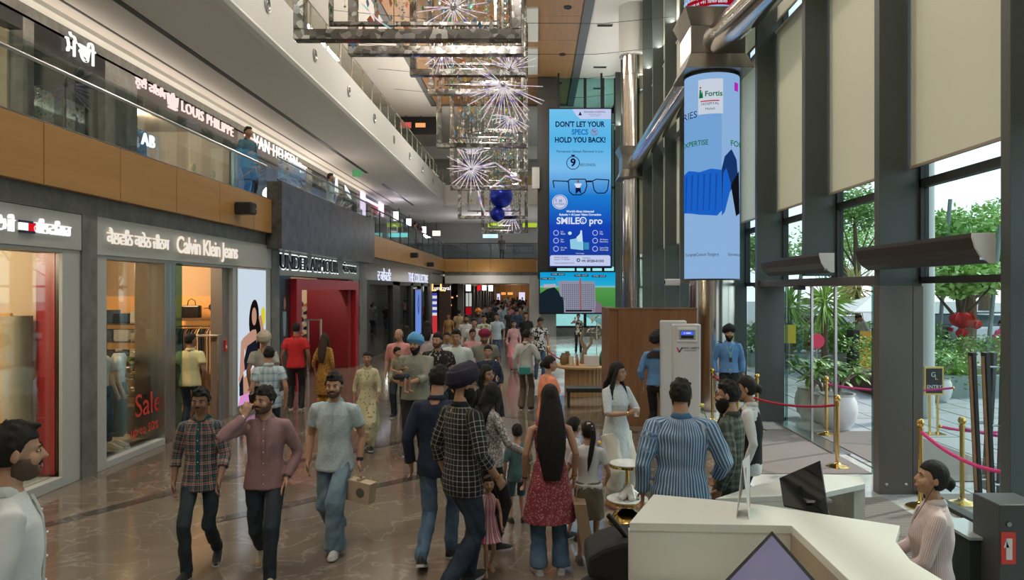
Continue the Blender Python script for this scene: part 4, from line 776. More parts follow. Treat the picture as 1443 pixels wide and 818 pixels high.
eNavy = emis('ink_navy', srgb(20, 25, 70), 1); eBl = emis('ink_blue', srgb(30, 120, 200), 1); eW = emis('ink_white', srgb(230, 238, 255), 1); eLil = emis('ink_lilac', srgb(205, 215, 250), 1); eRedI = emis('ink_red', srgb(200, 50, 60), 1); eBlk = emis('ink_black', srgb(20, 20, 28), 1)
sp_([(806, 154), (861, 154), (861, 168), (818, 168), (812, 163)], eLil, t, .01)
st_('SOHANA HOSPITAL', 838, 158.5, 2.6, eNavy, t, sx=.95); st_('Super Speciality Hospital', 838, 161.6, 1.3, eNavy, t); st_('Sector 77, Mohali', 838, 164, 1.3, eNavy, t)
sp_([(815, 163), (817.5, 157.5), (820, 163)], eNavy, t, .02)
st_("DON'T LET YOUR", 817, 176, 7.6, eNavy, t, b=.012, sx=.82); st_('SPECS', 817, 187, 7.6, eBl, t, b=.012, sx=.84); st_('HOLD YOU BACK!', 817.5, 198, 7.6, eNavy, t, b=.012, sx=.82)
def ring(cx, cy, r, w_, m_, par, dy, n=24, ry=None):
    ry = ry or r; o_ = [W(cx+(r)*math.cos(2*PI*i/n), cy+ry*math.sin(2*PI*i/n), Ys) for i in range(n)]; i_ = [W(cx+(r-w_)*math.cos(2*PI*i/n), cy+(ry-w_)*math.sin(2*PI*i/n), Ys) for i in range(n)]
    mb = MB(); mb.add([p-Vector((0, .02+dy, 0)) for p in o_+i_], [(i, (i+1) % n, n+(i+1) % n, n+i) for i in range(n)]); return mb.build('ring_print', m_, par)
ring(837.5, 186.5, 5, .7, eRedI, t, .03); sp_([(834, 183), (834.6, 182.4), (841, 190), (840.4, 190.6)], eRedI, t, .03); st_('oo', 837.5, 185.5, 3, eNavy, t, sx=1.2)
st_('Permanent Glasses Removal In Just', 817, 214, 3.6, eNavy, t, sx=.93)
ring(807.5, 230, 9.5, 1, eNavy, t, .03); sp_([(805, 218.5), (810, 218.5), (810, 220.5), (805, 220.5)], eNavy, t, .03); st_('9', 807.5, 230, 11, eNavy, t, b=.02); st_('SECONDS', 828, 233, 4, eNavy, t, sx=.9)
def gl(pts, w_): 
    for (x0, y0), (x1, y1) in zip(pts[:-1], pts[1:]):
        d = Vector((x1-x0, y1-y0, 0)).normalized(); n_ = Vector((-d.y, d.x, 0))*w_; sp_([(x0+n_.x, y0+n_.y), (x1+n_.x, y1+n_.y), (x1-n_.x, y1-n_.y), (x0-n_.x, y0-n_.y)], eBlk, t, .04, 'glasses_print')
gl([(781, 265), (779, 255), (801, 256), (802, 270), (807, 275), (818, 275), (824, 271), (827, 262), (825, 253), (803, 253), (799, 257)], .7)
gl([(826, 256), (834, 256)], 1.2); gl([(835, 256), (837, 268), (841, 272.5), (852, 272.5), (856, 268), (858, 254), (840, 253), (834, 256)], .7)
sp_([(809, 259), (820, 259), (817, 265), (812, 265)], eW, t, .05); sp_([(811, 265), (818, 265), (819, 274), (815.5, 270), (811, 274)], eNavy, t, .05); sp_(ell(814.5, 256, 1.6, 2), emis('ink_skin', srgb(150, 95, 75), 1), t, .05)
sp_(ell(789, 285, 11, 10.5, 24), eLil, t, .03, 'badge_print'); ring(789, 285, 9.5, .6, eNavy, t, .045); st_('1 st', 787, 283, 5, eNavy, t); st_('IN INDIA', 789, 288, 2.4, eNavy, t)
st_("World's Most Advanced", 817.5, 298.5, 3.0, eW, t, b=.006, sx=.95); st_('Robotic + AI Laser Vision Correction', 817.5, 303, 3.0, eW, t, b=.006, sx=.93); st_('SMILE® pro', 816.5, 312, 9.5, eW, t, b=.012)
for r_, y_ in enumerate((328.5, 339.5, 351)):
    for x_ in (783.5, 838.5):
        sp_([(x_-5, y_-5), (x_+5, y_-5), (x_+5, y_+5), (x_-5, y_+5)], emis('ink_tile', srgb(30, 70, 190), 1), t, .02, 'icon_tile'); ring(x_, y_, 3.8, .6, eW, t, .035, 14)
    st_(('No\nBlade', 'No\nPain', 'On the\nSpot')[r_], 790, y_, 2.2, eW, t, ax='LEFT'); st_(('No\nFlap', '24 Hours\nRecovery', 'Same Day\nDischarge')[r_], 845, y_, 2.2, eW, t, ax='LEFT')
eCy = emis('ink_cyan', srgb(150, 215, 240), 1); eCy2 = emis('ink_cyan_light', srgb(210, 238, 250), 1)
sp_([(803, 338), (813, 336), (822, 341), (822, 353), (804, 351)], eCy, t, .03); sp_([(812, 335), (817, 330), (818, 325), (820, 325), (821, 341), (814, 341)], eCy2, t, .04); sp_([(823, 342), (830, 342), (830, 352), (823, 352)], emis('ink_teal', srgb(60, 150, 190), 1), t, .035); sp_(ell(803, 329, 2.6, 2.4), eCy2, t, .04)
st_('*Terms Apply', 817, 357.5, 1.6, eW, t)
sp_([(775, 362), (777, 360), (858, 360), (860, 362), (860, 375), (775, 375)], eLil, t, .02); st_('Sohana Hospital\nSector 77, Mohali', 781, 364.5, 2.2, eNavy, t, ax='LEFT'); st_('www.sohanahospital.com', 781, 371, 2.0, eNavy, t, ax='LEFT'); st_('Call Now', 821, 364, 2.0, eNavy, t, ax='LEFT'); st_('+91 87250-01333', 819, 368.3, 3.2, eNavy, t, ax='LEFT', b=.006); ring(815, 367, 2.6, 1.2, eNavy, t, .04, 12)
MB().box(a.x+.5, a.x+.6, Ys+.1, Ys+.2, b_.z, 14).box(b_.x-.6, b_.x-.5, Ys+.1, Ys+.2, b_.z, 14).build('hanger', M_dark, t)
# lower landscape screen
t = thing('video_screen', 'wide screen showing a high-rise apartment block beside green land, below the tall screen', 'screen', (W(815, 412, Ys).x, Ys, W(815, 443, Ys).z))
a, b_ = W(759.5, 443, Ys), W(872.5, 382, Ys); MB().box(a.x, b_.x, Ys, Ys+.4, a.z, b_.z).build('case', M_black, t); MB().box(a.x+1.9, a.x+2.0, Ys+.1, Ys+.3, b_.z, b_.z+.4).box(b_.x-1.5, b_.x-1.4, Ys+.1, Ys+.3, b_.z, b_.z+.4).build('bracket', M_dark, t)
scr(761, 871, 384, 441, 'display', grad('screen_sky', [(0, srgb(60, 130, 60)), (.62, srgb(90, 160, 80)), (.63, srgb(150, 200, 200)), (.68, srgb(40, 180, 225)), (1, srgb(10, 165, 225))]), t)
eBd = emis('ink_tower', srgb(150, 150, 170), 1); eBw = emis('ink_window', srgb(70, 78, 105), 1); eSh = emis('ink_shade', srgb(24, 38, 48), 1)
sp_([(786, 397), (794, 396), (838, 397), (840, 441), (793, 441)], eBd, t, .01); sp_([(840, 426), (843, 425), (858, 441), (838, 441)], emis('ink_road', srgb(130, 110, 130), 1), t, .012)
mb = MB()
for r_ in range(14):
    for c_ in range(17):
        x_ = 792+c_*2.75; y_ = 401+r_*2.8
        if x_ > 838 or (x_ < 797 and r_ > 7): continue
        p0, p1 = W(x_, y_+1.5, Ys), W(x_+1.2, y_, Ys); mb.box(p0.x, p1.x, Ys-.05, Ys-.04, p0.z, p1.z)
stuff(mb.build('window_prints', eBw, t)); sp_([(816.5, 392), (818.5, 392), (819, 437), (817, 437)], emis('ink_brick', srgb(165, 90, 85), 1), t, .04)
sp_([(761, 414), (770, 408), (781, 405), (787, 411), (790, 418), (794, 420), (795, 441), (761, 441)], eSh, t, .02); sp_([(766, 401), (783, 400.5), (783, 405), (766, 406)], emis('ink_roofs', srgb(190, 180, 200), 1), t, .018)
for x_, y_ in ((786, 387), (772, 393), (819, 388.5), (844, 389.5)): sp_([(x_-10, y_-1.5), (x_+10, y_-1.5), (x_+10, y_+1.5), (x_-10, y_+1.5)], eBlk, t, .03); st_('TOWER - BLOCK', x_, y_, 1.7, eW, t)
sp_([(797, 437), (834, 437), (834, 439.5), (797, 439.5)], eBlk, t, .05)
# ---------------------------------------------------------------- cylindrical screens around the near column
CX_, CY_, R_ = 3.72, 15.6, .57
def bend(me, r):
    for v in me.vertices:
        u, dep, z = v.co; th = math.asin(max(-1, min(1, u/38.5))); rr = r-dep
        base = math.atan2(-CY_, -CX_)+0   # direction from the column to the camera
        ang = base+th
        v.co = (CX_+rr*math.cos(ang), CY_+rr*math.sin(ang), z)
def zpx(py): return CH-(py-CY)/FX*(CY_-.45)
def cpoly(pts, m_, par, dep=0, name='print'):
    bm = bmesh.new(); vs = [bm.verts.new((x-1001, 0, zpx(y))) for x, y in pts]; bm.faces.new(vs)
    for k in range(-38, 39, 2): bmesh.ops.bisect_plane(bm, geom=bm.verts[:]+bm.edges[:]+bm.faces[:], plane_co=(k, 0, 0), plane_no=(1, 0, 0))
    me = bpy.data.meshes.new(name); bm.to_mesh(me); bm.free(); bend(me, R_+.004+dep); me.materials.append(m_); return link(name, me, par)
TQ = []
def ctext(s, px, py, hpx, m_, par, dep=.01, sx=1., b=0):
    o = text('words', s, m_, (0, 0, 0), hpx*1.38, (0, 0, 0), None, ext=0, sx=1, bold=b*hpx); o['bend'] = (px-1001, py, dep, sx); o.parent = par; o.matrix_parent_inverse = mw(par).inverted(); return o
t = thing('column_screen', 'cylindrical screen with a hospital advertisement wrapped round the near steel column', 'screen', (CX_, CY_, 2.76))
MB().lathe([(R_, zpx(393)), (R_, zpx(104))], (CX_, CY_, 0), 48).build('display', emis('cyl_pale', srgb(150, 190, 235), .95), t, True)
MB().lathe([(R_-.03, zpx(395)), (R_+.01, zpx(395)), (R_+.01, zpx(393)), (R_-.03, zpx(393))], (CX_, CY_, 0), 48).lathe([(R_+.01, zpx(104)), (R_+.01, zpx(103)), (.3, zpx(103))], (CX_, CY_, 0), 48).build('rim', M_dark, t, True)
cpoly([(963, 165), (1014, 155), (1014, 245), (963, 245)], emis('cyl_mid', srgb(125, 175, 230), .95), t, .002)
cpoly([(983, 113), (1016, 113), (1016, 162), (983, 162)], emis('cyl_white', srgb(215, 225, 240), .95), t, .004)
eG = emis('ink_green', srgb(20, 120, 60), .9); eSl = emis('ink_sleeve', srgb(30, 105, 215), .95); eSl2 = emis('ink_sleeve_dark', srgb(25, 85, 185), .95); eArm = emis('ink_robot', srgb(25, 60, 120), .9)
ctext('Fortis', 1003.5, 134, 7.6, eG, t, sx=.95, b=.03); cpoly([(986, 143), (1011, 143), (1011, 144.6), (986, 144.6)], eRedI, t, .006); ctext('HOSPITAL', 999, 148, 3.6, eNavy, t, sx=1.05); ctext('Mohali', 999, 155, 3.4, eNavy, t)
cpoly([(984, 139), (985, 127), (987, 127), (987, 133), (988.5, 129), (989.5, 139)], eG, t, .006); cpoly([(985, 123), (987, 123), (987, 125.5), (985, 125.5)], eRedI, t, .006); cpoly([(1031, 116), (1036, 116), (1036, 128), (1031, 128)], emis('ink_magenta', srgb(200, 40, 200), .9), t, .006)
ctext('ERIES', 969, 161, 10, eNavy, t, sx=.8); ctext('ALEXPERTISE', 974, 202, 7.5, eG, t, sx=.75, b=.02); ctext('FORT', 1036.5, 203, 8, eG, t, sx=.8, b=.02)
cpoly([(963, 243), (970, 239), (985, 243), (1000, 239), (1014, 241), (1014, 298), (1008, 305), (985, 303), (963, 298)], eSl, t, .006)
for k in range(6): cpoly([(966+k*8, 246), (968.5+k*8, 246), (966.5+k*8, 297), (965+k*8, 297)], eSl2, t, .009, 'fold_print')
cpoly([(1014, 240), (1018, 222), (1027, 211), (1034, 225), (1036, 250), (1028, 265), (1016, 290), (1014, 300)], eArm, t, .008); cpoly([(1026, 262), (1037, 240), (1038, 300), (1033, 305)], eBlk, t, .01); cpoly([(1016, 245), (1020, 238), (1027, 262), (1018, 300), (1014, 305)], eSl, t, .009)
ctext('iver Surgery', 969, 359, 4.2, eNavy, t, sx=.8); ctext('| Cancer Surgery', 994, 359, 4.6, eNavy, t, sx=.75); ctext('Gynaecology', 1034, 359, 4.2, eNavy, t, sx=.8)
t = thing('column_screen', 'second cylindrical screen with a red band, above the bracket of the near column', 'screen', (CX_, CY_, 8.7))
MB().lathe([(R_, zpx(26)), (R_, zpx(-80))], (CX_, CY_, 0), 48).build('display', emis('cyl_pale', srgb(150, 190, 235), .95), t, True)
cpoly([(963, 24), (975, 14), (1000, 10), (1039, 9), (1039, -12), (990, -12), (975, -8), (965, 2)], emis('ink_crimson', srgb(165, 15, 35), .9), t, .006)
ctext('To book your appointment', 990, -3, 4.5, eW, t, sx=.8, b=.02); ctext('contact us at +91 76969 68049', 990, 5, 4.5, eW, t, sx=.8, b=.02)
point((3.1, 15.2, 5.2), 20, (.6, .75, 1), .6, 'screen_spill') if 0 else None

for k, (px, sc) in enumerate(((272, 1.0), (300, .9))):
    Y = 9.95*FX/(CX-px); t = thing('torso_mannequin', ('pale headed torso figure in the upper cream shop window', 'second pale torso figure upstairs, nearer the pink light line')[k], 'mannequin', (-9.95, Y, 4.42)); mm = mat('torso_cream', (.62, .52, .36), .5)
    MB().lathe([(.04, .9), (.14, 1.0), (.13, 1.1), (.18, 1.32), (.15, 1.42), (.05, 1.47), (.045, 1.54)], (-9.95, Y, 4.42), 16, sx=.7).build('torso', mm, t, True); MB().ball((-9.95, Y, 6.07), (.08, .095, .115)).build('head', mm, t, True); MB().cyl((-9.95, Y, 4.42), (-9.95, Y, 5.35), .02).build('stand', M_alu, t)

c = W(950, 398, 16.0); t = thing('security_camera', 'white security camera beside the foot of the cylindrical screen', 'camera', tuple(c)); MB().box(c.x-.2, c.x+.12, 15.9, 16.1, c.z-.07, c.z+.07).build('body', M_white, t, bevel=.02); MB().box(c.x+.12, 3.4, 15.97, 16.03, c.z-.03, c.z+.03).build('arm', M_alu, t); MB().cyl((c.x-.2, 16, c.z), (c.x-.23, 16, c.z), .045, n=14).build('lens', M_black, t)
# ================================================================ ENTRANCE, FURNITURE
# steel door head, sliding leaves, air curtains
dh = struct(MB().box(4.24, 4.78, 9.15, 13.98, 2.56, 2.68).build('door_1', mat('door_head_steel', (.13, .115, .105), .4, .6), bevel=.01))
for y in (13.55, 12.3, 11.33, 10.05): attach(MB().box(4.58, 4.62, y-.025, y+.025, .0, 2.56).build('door_stile', M_alu if y in (12.3, 11.33) else glass('teal_glass', (.35, .6, .58), 2, .9), bevel=.004), dh)
for a, b_ in ((12.35, 13.5), (9.2, 10.0)): attach(MB().box(4.597, 4.603, a, b_, .03, 2.55).build('door_pane', M_glass), dh)
attach(MB().box(4.2, 4.3, 11.75, 12.05, 2.50, 2.56).build('sensor', M_black, bevel=.01), dh)
struct(MB().box(4.5, 4.78, 11.2, 13.95, 0, .03).build('trim_3', M_alu))
for y0, y1, lab in ((6.72, 9.2, 'long dark curved air curtain with a white end cap, over the nearer glass doors'), (10.35, 13.1, 'dark curved air curtain over the sliding doors beyond the brown column')):
    t = thing('air_curtain', lab, 'air curtain', (4.0, y0, 2.75))
    pr = [(3.98, 3.02), (3.98, 2.98), (4.01, 2.88), (4.06, 2.80), (4.14, 2.745), (4.19, 2.745), (4.19, 3.02)] 
    MB().prism([Vector((x, y0+.03, z)) for x, z in pr], (0, y1-y0-.03, 0)).build('housing', mat('air_curtain_brown', (.045, .038, .034), .35, .3), t)
    MB().prism([Vector((x, y0, z)) for x, z in pr], (0, .028, 0)).build('end_cap', M_white, t, bevel=.003)
    MB().box(4.04, 4.09, y0-.004, y0, 2.775, 2.80).build('badge', M_alu, t)
    MB().box(4.19, 4.2, y0+.1, y0+.2, 2.8, 3.0).box(4.19, 4.2, y1-.2, y1-.1, 2.8, 3.0).build('bracket', M_dark, t)
# door pull bars: timber faced inside, grey outside
for i, (pxt, pxb, yb, inner) in enumerate(((1367, 1376, 697, 1), (1385.5, 1394, 705, 1), (1397, 1386, 690, 0), (1413, 1407, 703, 0))):
    X = 4.62 if inner else 4.84
    a, b_ = onX(pxt, 497, X), onX(pxb, yb, X); wv = Vector((0, .045, 0))
    t = thing('door_pull', ('timber-faced black door pull bar, left one of the pair', 'timber-faced black door pull bar, right one of the pair', 'grey outer door pull bar behind the glass, left one', 'grey outer door pull bar behind the glass, right one')[i], 'door pull', tuple(b_))
    MB().prism([a-wv, a+wv, b_+wv, b_-wv], (.04, 0, 0)).build('bar', M_black if inner else mat('slate_bar', (.09, .10, .11), .4), t, bevel=.003)
    if inner: MB().prism([a-wv*.55+Vector((0, 0, -.04)), a+wv*.55+Vector((0, 0, -.04)), b_+wv*.55+Vector((0, 0, .04)), b_-wv*.55+Vector((0, 0, .04))], (-.004, 0, 0)).build('timber_face', mat('bar_timber', (.30, .21, .12), .6, var=((3, 3, 20), .5, (.22, .15, .08))), t)
    for f_ in (.1, .5, .9): q = a.lerp(b_, f_); MB().cyl(q+Vector((.04 if inner else 0, 0, 0)), q+Vector((.11 if inner else -.105, 0, 0)), .01, n=8).build('standoff', M_alu, t)
tag(MB().box(4.64, 4.70, 6.9, 7.4, .0, .07).build('floor_closer', M_black, bevel=.01), 'small black floor closer at the foot of the glass door', 'door closer')
# ribbed entrance mats
mm_ = mat('ribbed_mat', (.20, .18, .165), .95); n_, b_ = nodes(mm_)
tcx = n_.nodes.new('ShaderNodeTexCoord'); wv_ = n_.nodes.new('ShaderNodeTexWave'); wv_.bands_direction = 'Y'; wv_.inputs['Scale'].default_value = 7; n_.links.new(tcx.outputs['Object'], wv_.inputs[0]); rr_ = ramp(n_, [(.2, (.10, .09, .085)), (.6, (.27, .245, .225))]); n_.links.new(wv_.outputs[0], rr_.inputs[0]); n_.links.new(rr_.outputs[0], b_.inputs['Base Color'])
tag(MB().box(3.0, 4.56, 10.0, 13.2, .0, .012).build('entrance_mat', mm_), 'ribbed grey entrance mat inside the sliding doors by the guard', 'mat'); tag(MB().box(3.4, 4.18, 4.6, 8.85, 0, .012).build('entrance_mat', mm_), 'ribbed grey entrance mat behind the seated woman', 'mat')
tag(MB().box(4.85, 6.5, 9.6, 13.0, -.0, .014).build('outdoor_mat', mm_), 'grey mat outside the sliding doors', 'mat'); tag(MB().box(4.85, 7.2, 6.0, 9.0, -.0, .014).build('outdoor_mat', mm_), 'grey mat outside the nearer glass doors', 'mat')
# stanchions and ropes
M_gold = mat('polished_gold', (.75, .50, .16), .16, 1)
sp_mesh = [('base', [(.16, 0), (.16, .015), (.12, .035), (.05, .05), (.03, .07)]), ('post', [(.026, .06), (.026, .93)]), ('collar', [(.034, .86), (.034, .92)]), ('finial', [(.012, .92), (.03, .935), (.045, .965), (.045, .985), (.03, 1.015), (.004, 1.025)])]
spm = []
for nm, pr in sp_mesh: me = MB().lathe(pr, n=24).mesh(nm); me.materials.append(M_gold); me.polygons.foreach_set('use_smooth', [True]*len(me.polygons)); me.set_sharp_from_angle(angle=.7); spm.append((nm, me))
def stanchion(x, y, lab, h=1.0):
    t = thing('rope_stanchion', lab, 'stanchion', (x, y, .0), group='gold rope stanchions')
    for nm, me in spm: o = link(nm, me); o.parent = t; o.scale = (1, 1, h)
    return t
S = {'a': (4.25, 10.4), 'b': (3.93, 13.1), 'c': (5.0, 12.7), 'd': (4.42, 8.48), 'e': (4.98, 8.62), 'f': (3.35, 14.0), 'g': (3.2, 11.7), 'h': (.32, 19.6), 'i': (5.0, 6.2)}
for k, lab in (('a', 'gold rope post on the marble in front of the sliding doors'), ('b', 'gold rope post against the far green door column, right of the guard'), ('c', 'gold rope post just outside the sliding doors'), ('d', 'gold rope post at the edge of the brown column, nearest the seated woman'), ('e', 'gold rope post on the mat outside, beside the door pulls'), ('f', 'gold rope post behind the white metal detector'), ('g', 'gold rope post between the metal detector and the guard'), ('h', 'gold rope post standing left of the round display table')): stanchion(*S[k], lab)
def rope(p, q, sag, m_, lab, r=.018):
    p, q = Vector(p), Vector(q); pts = [p.lerp(q, i/14)-Vector((0, 0, sag*4*(i/14)*(1-i/14))) for i in range(15)]
    t = thing('barrier_rope', lab, 'rope', tuple(p)); MB().tube(pts, r, 8).build('rope', m_, t, True)
    for e in (p, q): MB().ball(e, .024, 10, 6).build('hook', M_gold, t, True)
M_rope = mat('crimson_rope', (.42, .015, .05), .8, var=((30, 30, 30), .5, (.28, .01, .03)), bump=1.0); M_pinkrope = mat('magenta_rope', (.75, .05, .25), .8, var=(30, .5, (.55, .03, .18)), bump=1.0)
z = .88
rope((*S['g'], z), (*S['a'], z), .10, M_rope, 'crimson rope hung between the two posts in front of the sliding doors'); rope((*S['f'], z), (*S['b'], z), .14, M_rope, 'crimson rope passing behind the smiling guard')
rope((*S['d'], z), (4.6, 6.6, z), .18, M_pinkrope, 'magenta rope sagging across the nearer glass door', .02); rope((*S['c'], z), (6.9, 12.2, z), .08, M_pinkrope, 'magenta rope outside the sliding doors')
rope((*S['e'], z), (6.8, 8.0, z), .1, M_pinkrope, 'magenta rope running out from the outside post'); rope((5.15, 9.4, .76), (7.0, 9.9, .72), .1, M_pinkrope, 'magenta rope behind the entry sign'); rope((*S['h'], z), (2.05, 17.6, z-.05), .3, M_rope, 'dark red rope in front of the round display table')
# entry sign
t = thing('entry_sign', 'small black ENTRY notice in a gold frame on two legs outside', 'sign', (6.9, 12.8, 0))
x, y = 6.9, 12.8
MB().box(x-.17, x+.17, y-.015, y+.015, .68, 1.17).build('frame', M_gold, t, bevel=.004); MB().box(x-.14, x+.14, y-.02, y-.014, .71, 1.14).build('board', M_black, t)
for s in (-1, 1): MB().box(x+s*.07-.015, x+s*.07+.015, y-.015, y+.015, .0, .68).build('leg', M_gold, t)
MB().box(x-.16, x+.16, y-.12, y+.12, 0, .015).build('base', M_gold, t)
text('word', 'ENTRY', M_white, (x, y-.022, .82), .085, RYW, t, ext=.001, bold=.001); text('letter', 'G', M_white, (x-.015, y-.022, 1.03), .12, RYW, t, ext=.001); text('letter', 'L', M_gold, (x+.035, y-.022, .98), .11, RYW, t, ext=.001)
# walnut partition, walk-through metal detector
t = thing('wooden_partition', 'tall brown walnut-veneered booth wall behind the guard in blue', 'partition', (2.15, 13.8, 0))
a, b_ = W(871, 436, 13.6), W(982, 436, 13.6)
MB().box(a.x, b_.x, 13.6, 13.75, 0, 2.14).build('front_panel', M_walnut, t, bevel=.006); MB().box(a.x-.16, a.x-.0, 13.62, 15.2, 0, 2.16).build('side_panel', M_walnut, t, bevel=.006); MB().box(a.x-.17, b_.x+.01, 13.59, 13.76, 2.14, 2.17).build('top_rail', M_walnut, t)
M_det = mat('detector_grey', (.56, .57, .56), .4)
t = thing('metal_detector', 'white walk-through metal detector with two tall panels and a blue display', 'detector', (2.3, 11.4, 0))
for k, (p0, p1, Y, yt) in enumerate(((948, 988, 11.2, 457), (931, 968, 12.0, 452))):
    a, b_ = W(p0, yt, Y), W(p1, yt, Y)
    MB().box(a.x, b_.x, Y, Y+.13, .03, a.z).build('panel', M_det, t, bevel=.03, seg=3); MB().box(a.x-.02, b_.x+.02, Y-.05, Y+.2, 0, .04).build('foot', M_dark, t)
    if k == 0:
        c = W(968, 472, Y); MB().box(c.x-.15, c.x+.15, Y-.02, Y, c.z-.11, c.z+.11).build('control_box', M_white, t, bevel=.01)
        MB().box(c.x-.11, c.x+.11, Y-.028, Y-.02, c.z-.07, c.z+.07).build('bezel', M_alu, t); MB().box(c.x-.09, c.x+.09, Y-.034, Y-.028, c.z+.0, c.z+.05).build('display', emis('lcd_blue', (.05, .12, .9), 1.3), t); MB().box(c.x-.09, c.x+.09, Y-.034, Y-.028, c.z-.055, c.z-.01).build('button_strip', M_black, t)
        text('display_text', '0  00000', E_white, (c.x, Y-.036, c.z+.025), .03, RYW, t, ext=.0005)
        for ux in (-.125, .125):
            for uz in (-.06, -.02, .02, .06): MB().cyl((c.x+ux, Y-.026, c.z+uz), (c.x+ux, Y-.018, c.z+uz), .008, n=8).build('button', M_alu, t)
        q = W(962, 492, Y); text('logo_text', 'TRIOT SAFETY', M_dark, W(973, 491, Y)-Vector((0, .003, 0)), .042, RYW, t, ext=.001); text('small_text', 'SECURITY SYSTEMS', M_alu, W(973, 494.5, Y)-Vector((0, .003, 0)), .02, RYW, t, ext=.001)
        MB().prism([W(953, 490, Y), W(955, 490, Y), W(957.5, 495, Y), W(956.2, 497, Y)], (0, -.004, 0)).build('logo_red', mat('logo_red', (.6, .02, .02), .5), t); MB().prism([W(956, 497, Y), W(960.5, 490, Y), W(962, 490, Y), W(958, 497, Y)], (0, -.004, 0)).build('logo_navy', mat('navy', (.01, .015, .06), .4), t)
MB().box(W(931, 0, 12).x+.1, W(968, 0, 12).x-.1, 12.1, 12.101, 1.9, 2.0).build('rear_strip', M_dark, t)
# round display table with objects, bench in front
M_lightwood = woodmat('pale_wood', (.52, .34, .17), (.42, .26, .12), (12, 12, .6), .5)
tx, ty = W(822, 0, 17.6).x, 17.6
t = thing('display_table', 'round pale wooden display table on a fluted drum base', 'table', (tx, ty, 0))
MB().lathe([(.42, 0), (.42, .66)], (tx, ty, 0), 24).build('drum', M_lightwood, t); MB().lathe([(.66, .66), (.68, .68), (.68, .71), (.66, .73)], (tx, ty, 0), 40).build('top', M_lightwood, t, True)
for i in range(24): a = 2*PI*i/24; MB().cyl((tx+.42*math.cos(a), ty+.42*math.sin(a), 0), (tx+.42*math.cos(a), ty+.42*math.sin(a), .66), .03, n=6).build('flute', M_lightwood, t)
zt = .73
def vase(nm, lab, x, y, prof_, m_, z0=zt):
    return tag(MB().lathe([(r, z) for r, z in prof_], (x, y, z0), 18).build(nm, m_, smooth=True), lab, nm.split('_')[-1])
vase('candle', 'cream pillar candle on the round display table', tx-.30, ty-.30, [(.055, 0), (.055, .22), (.05, .225)], mat('wax', (.7, .62, .42), .6))
vase('amber_jar', 'amber glass jar at the left of the display table', tx-.48, ty-.15, [(.06, 0), (.08, .05), (.08, .2), (.05, .24), (.05, .28)], mat('amber_glass', (.22, .13, .05), .15)); vase('amber_jar', 'second amber jar, just behind the cream candle', tx-.38, ty+.1, [(.07, 0), (.1, .08), (.09, .2), (.05, .27), (.05, .3)], mat('amber_glass', (.22, .13, .05), .15))
vase('copper_bottle', 'slim coppery bottle right of the candle', tx-.16, ty-.3, [(.035, 0), (.035, .16), (.015, .2), (.015, .26)], mat('copper', (.5, .22, .12), .3, .8))
t = thing('white_block', 'white display block near the front of the round table', 'block', (tx+.18, ty-.38, zt)); MB().box(tx-.0, tx+.34, ty-.45, ty-.2, zt, zt+.24).build('block', M_white, t, bevel=.008)
t = thing('driftwood', 'twisted driftwood branch rising from the round table', 'driftwood', (tx+.05, ty+.1, zt))
MB().tube([(tx-.02, ty+.1, zt), (tx+.05, ty+.1, zt+.35), (tx-.06, ty+.12, zt+.6), (tx+.02, ty+.1, zt+.85)], [.07, .06, .04, .015], 8).build('trunk', mat('driftwood', (.36, .28, .19), .9, var=(12, .6, (.24, .18, .12)), bump=.8), t, True)
MB().tube([(tx+.04, ty+.1, zt+.3), (tx+.2, ty+.05, zt+.5), (tx+.16, ty+.05, zt+.9)], [.04, .03, .01], 8).build('branch', MATS['driftwood'], t, True)
t = thing('pale_plant', 'pale dried leafy stem standing on the round table', 'plant', (tx+.3, ty, zt)); MB().cyl((tx+.32, ty, zt), (tx+.32, ty, zt+1.05), .012).build('stem', M_white, t)
lm2 = leaf_mesh(.16, .045, .6, mat('pale_leaf', (.45, .48, .36), .7), 4)
for i in range(26): o = bpy.data.objects.new('leaf', lm2); C.objects.link(o); o.parent = t; o.location = (-.1+.2*random.random(), .1*random.random(), .55+.6*random.random()); o.rotation_euler = (random.uniform(-.6, .8), 0, random.random()*6.28)
t = thing('glass_bag', 'crumpled green glass vase at the right of the display table', 'vase', (tx+.52, ty-.2, zt)); MB().lathe([(.13, 0), (.16, .08), (.13, .25), (.07, .38), (.09, .46)], (tx+.50, ty-.2, zt), 9).build('body', mat('green_glass', (.10, .22, .08), .12), t, True)
t = thing('display_bench', 'low dark bench with a pale rug in front of the round table', 'bench', (tx-.1, 14.9, 0)); MB().box(W(797, 0, 16).x, W(862, 0, 16).x, 15.6, 16.1, .33, .42).build('top', M_dark, t, bevel=.01)
for x in (W(799, 0, 16).x, W(858, 0, 16).x): MB().box(x, x+.05, 15.65, 16.05, 0, .33).build('leg', M_dark, t)
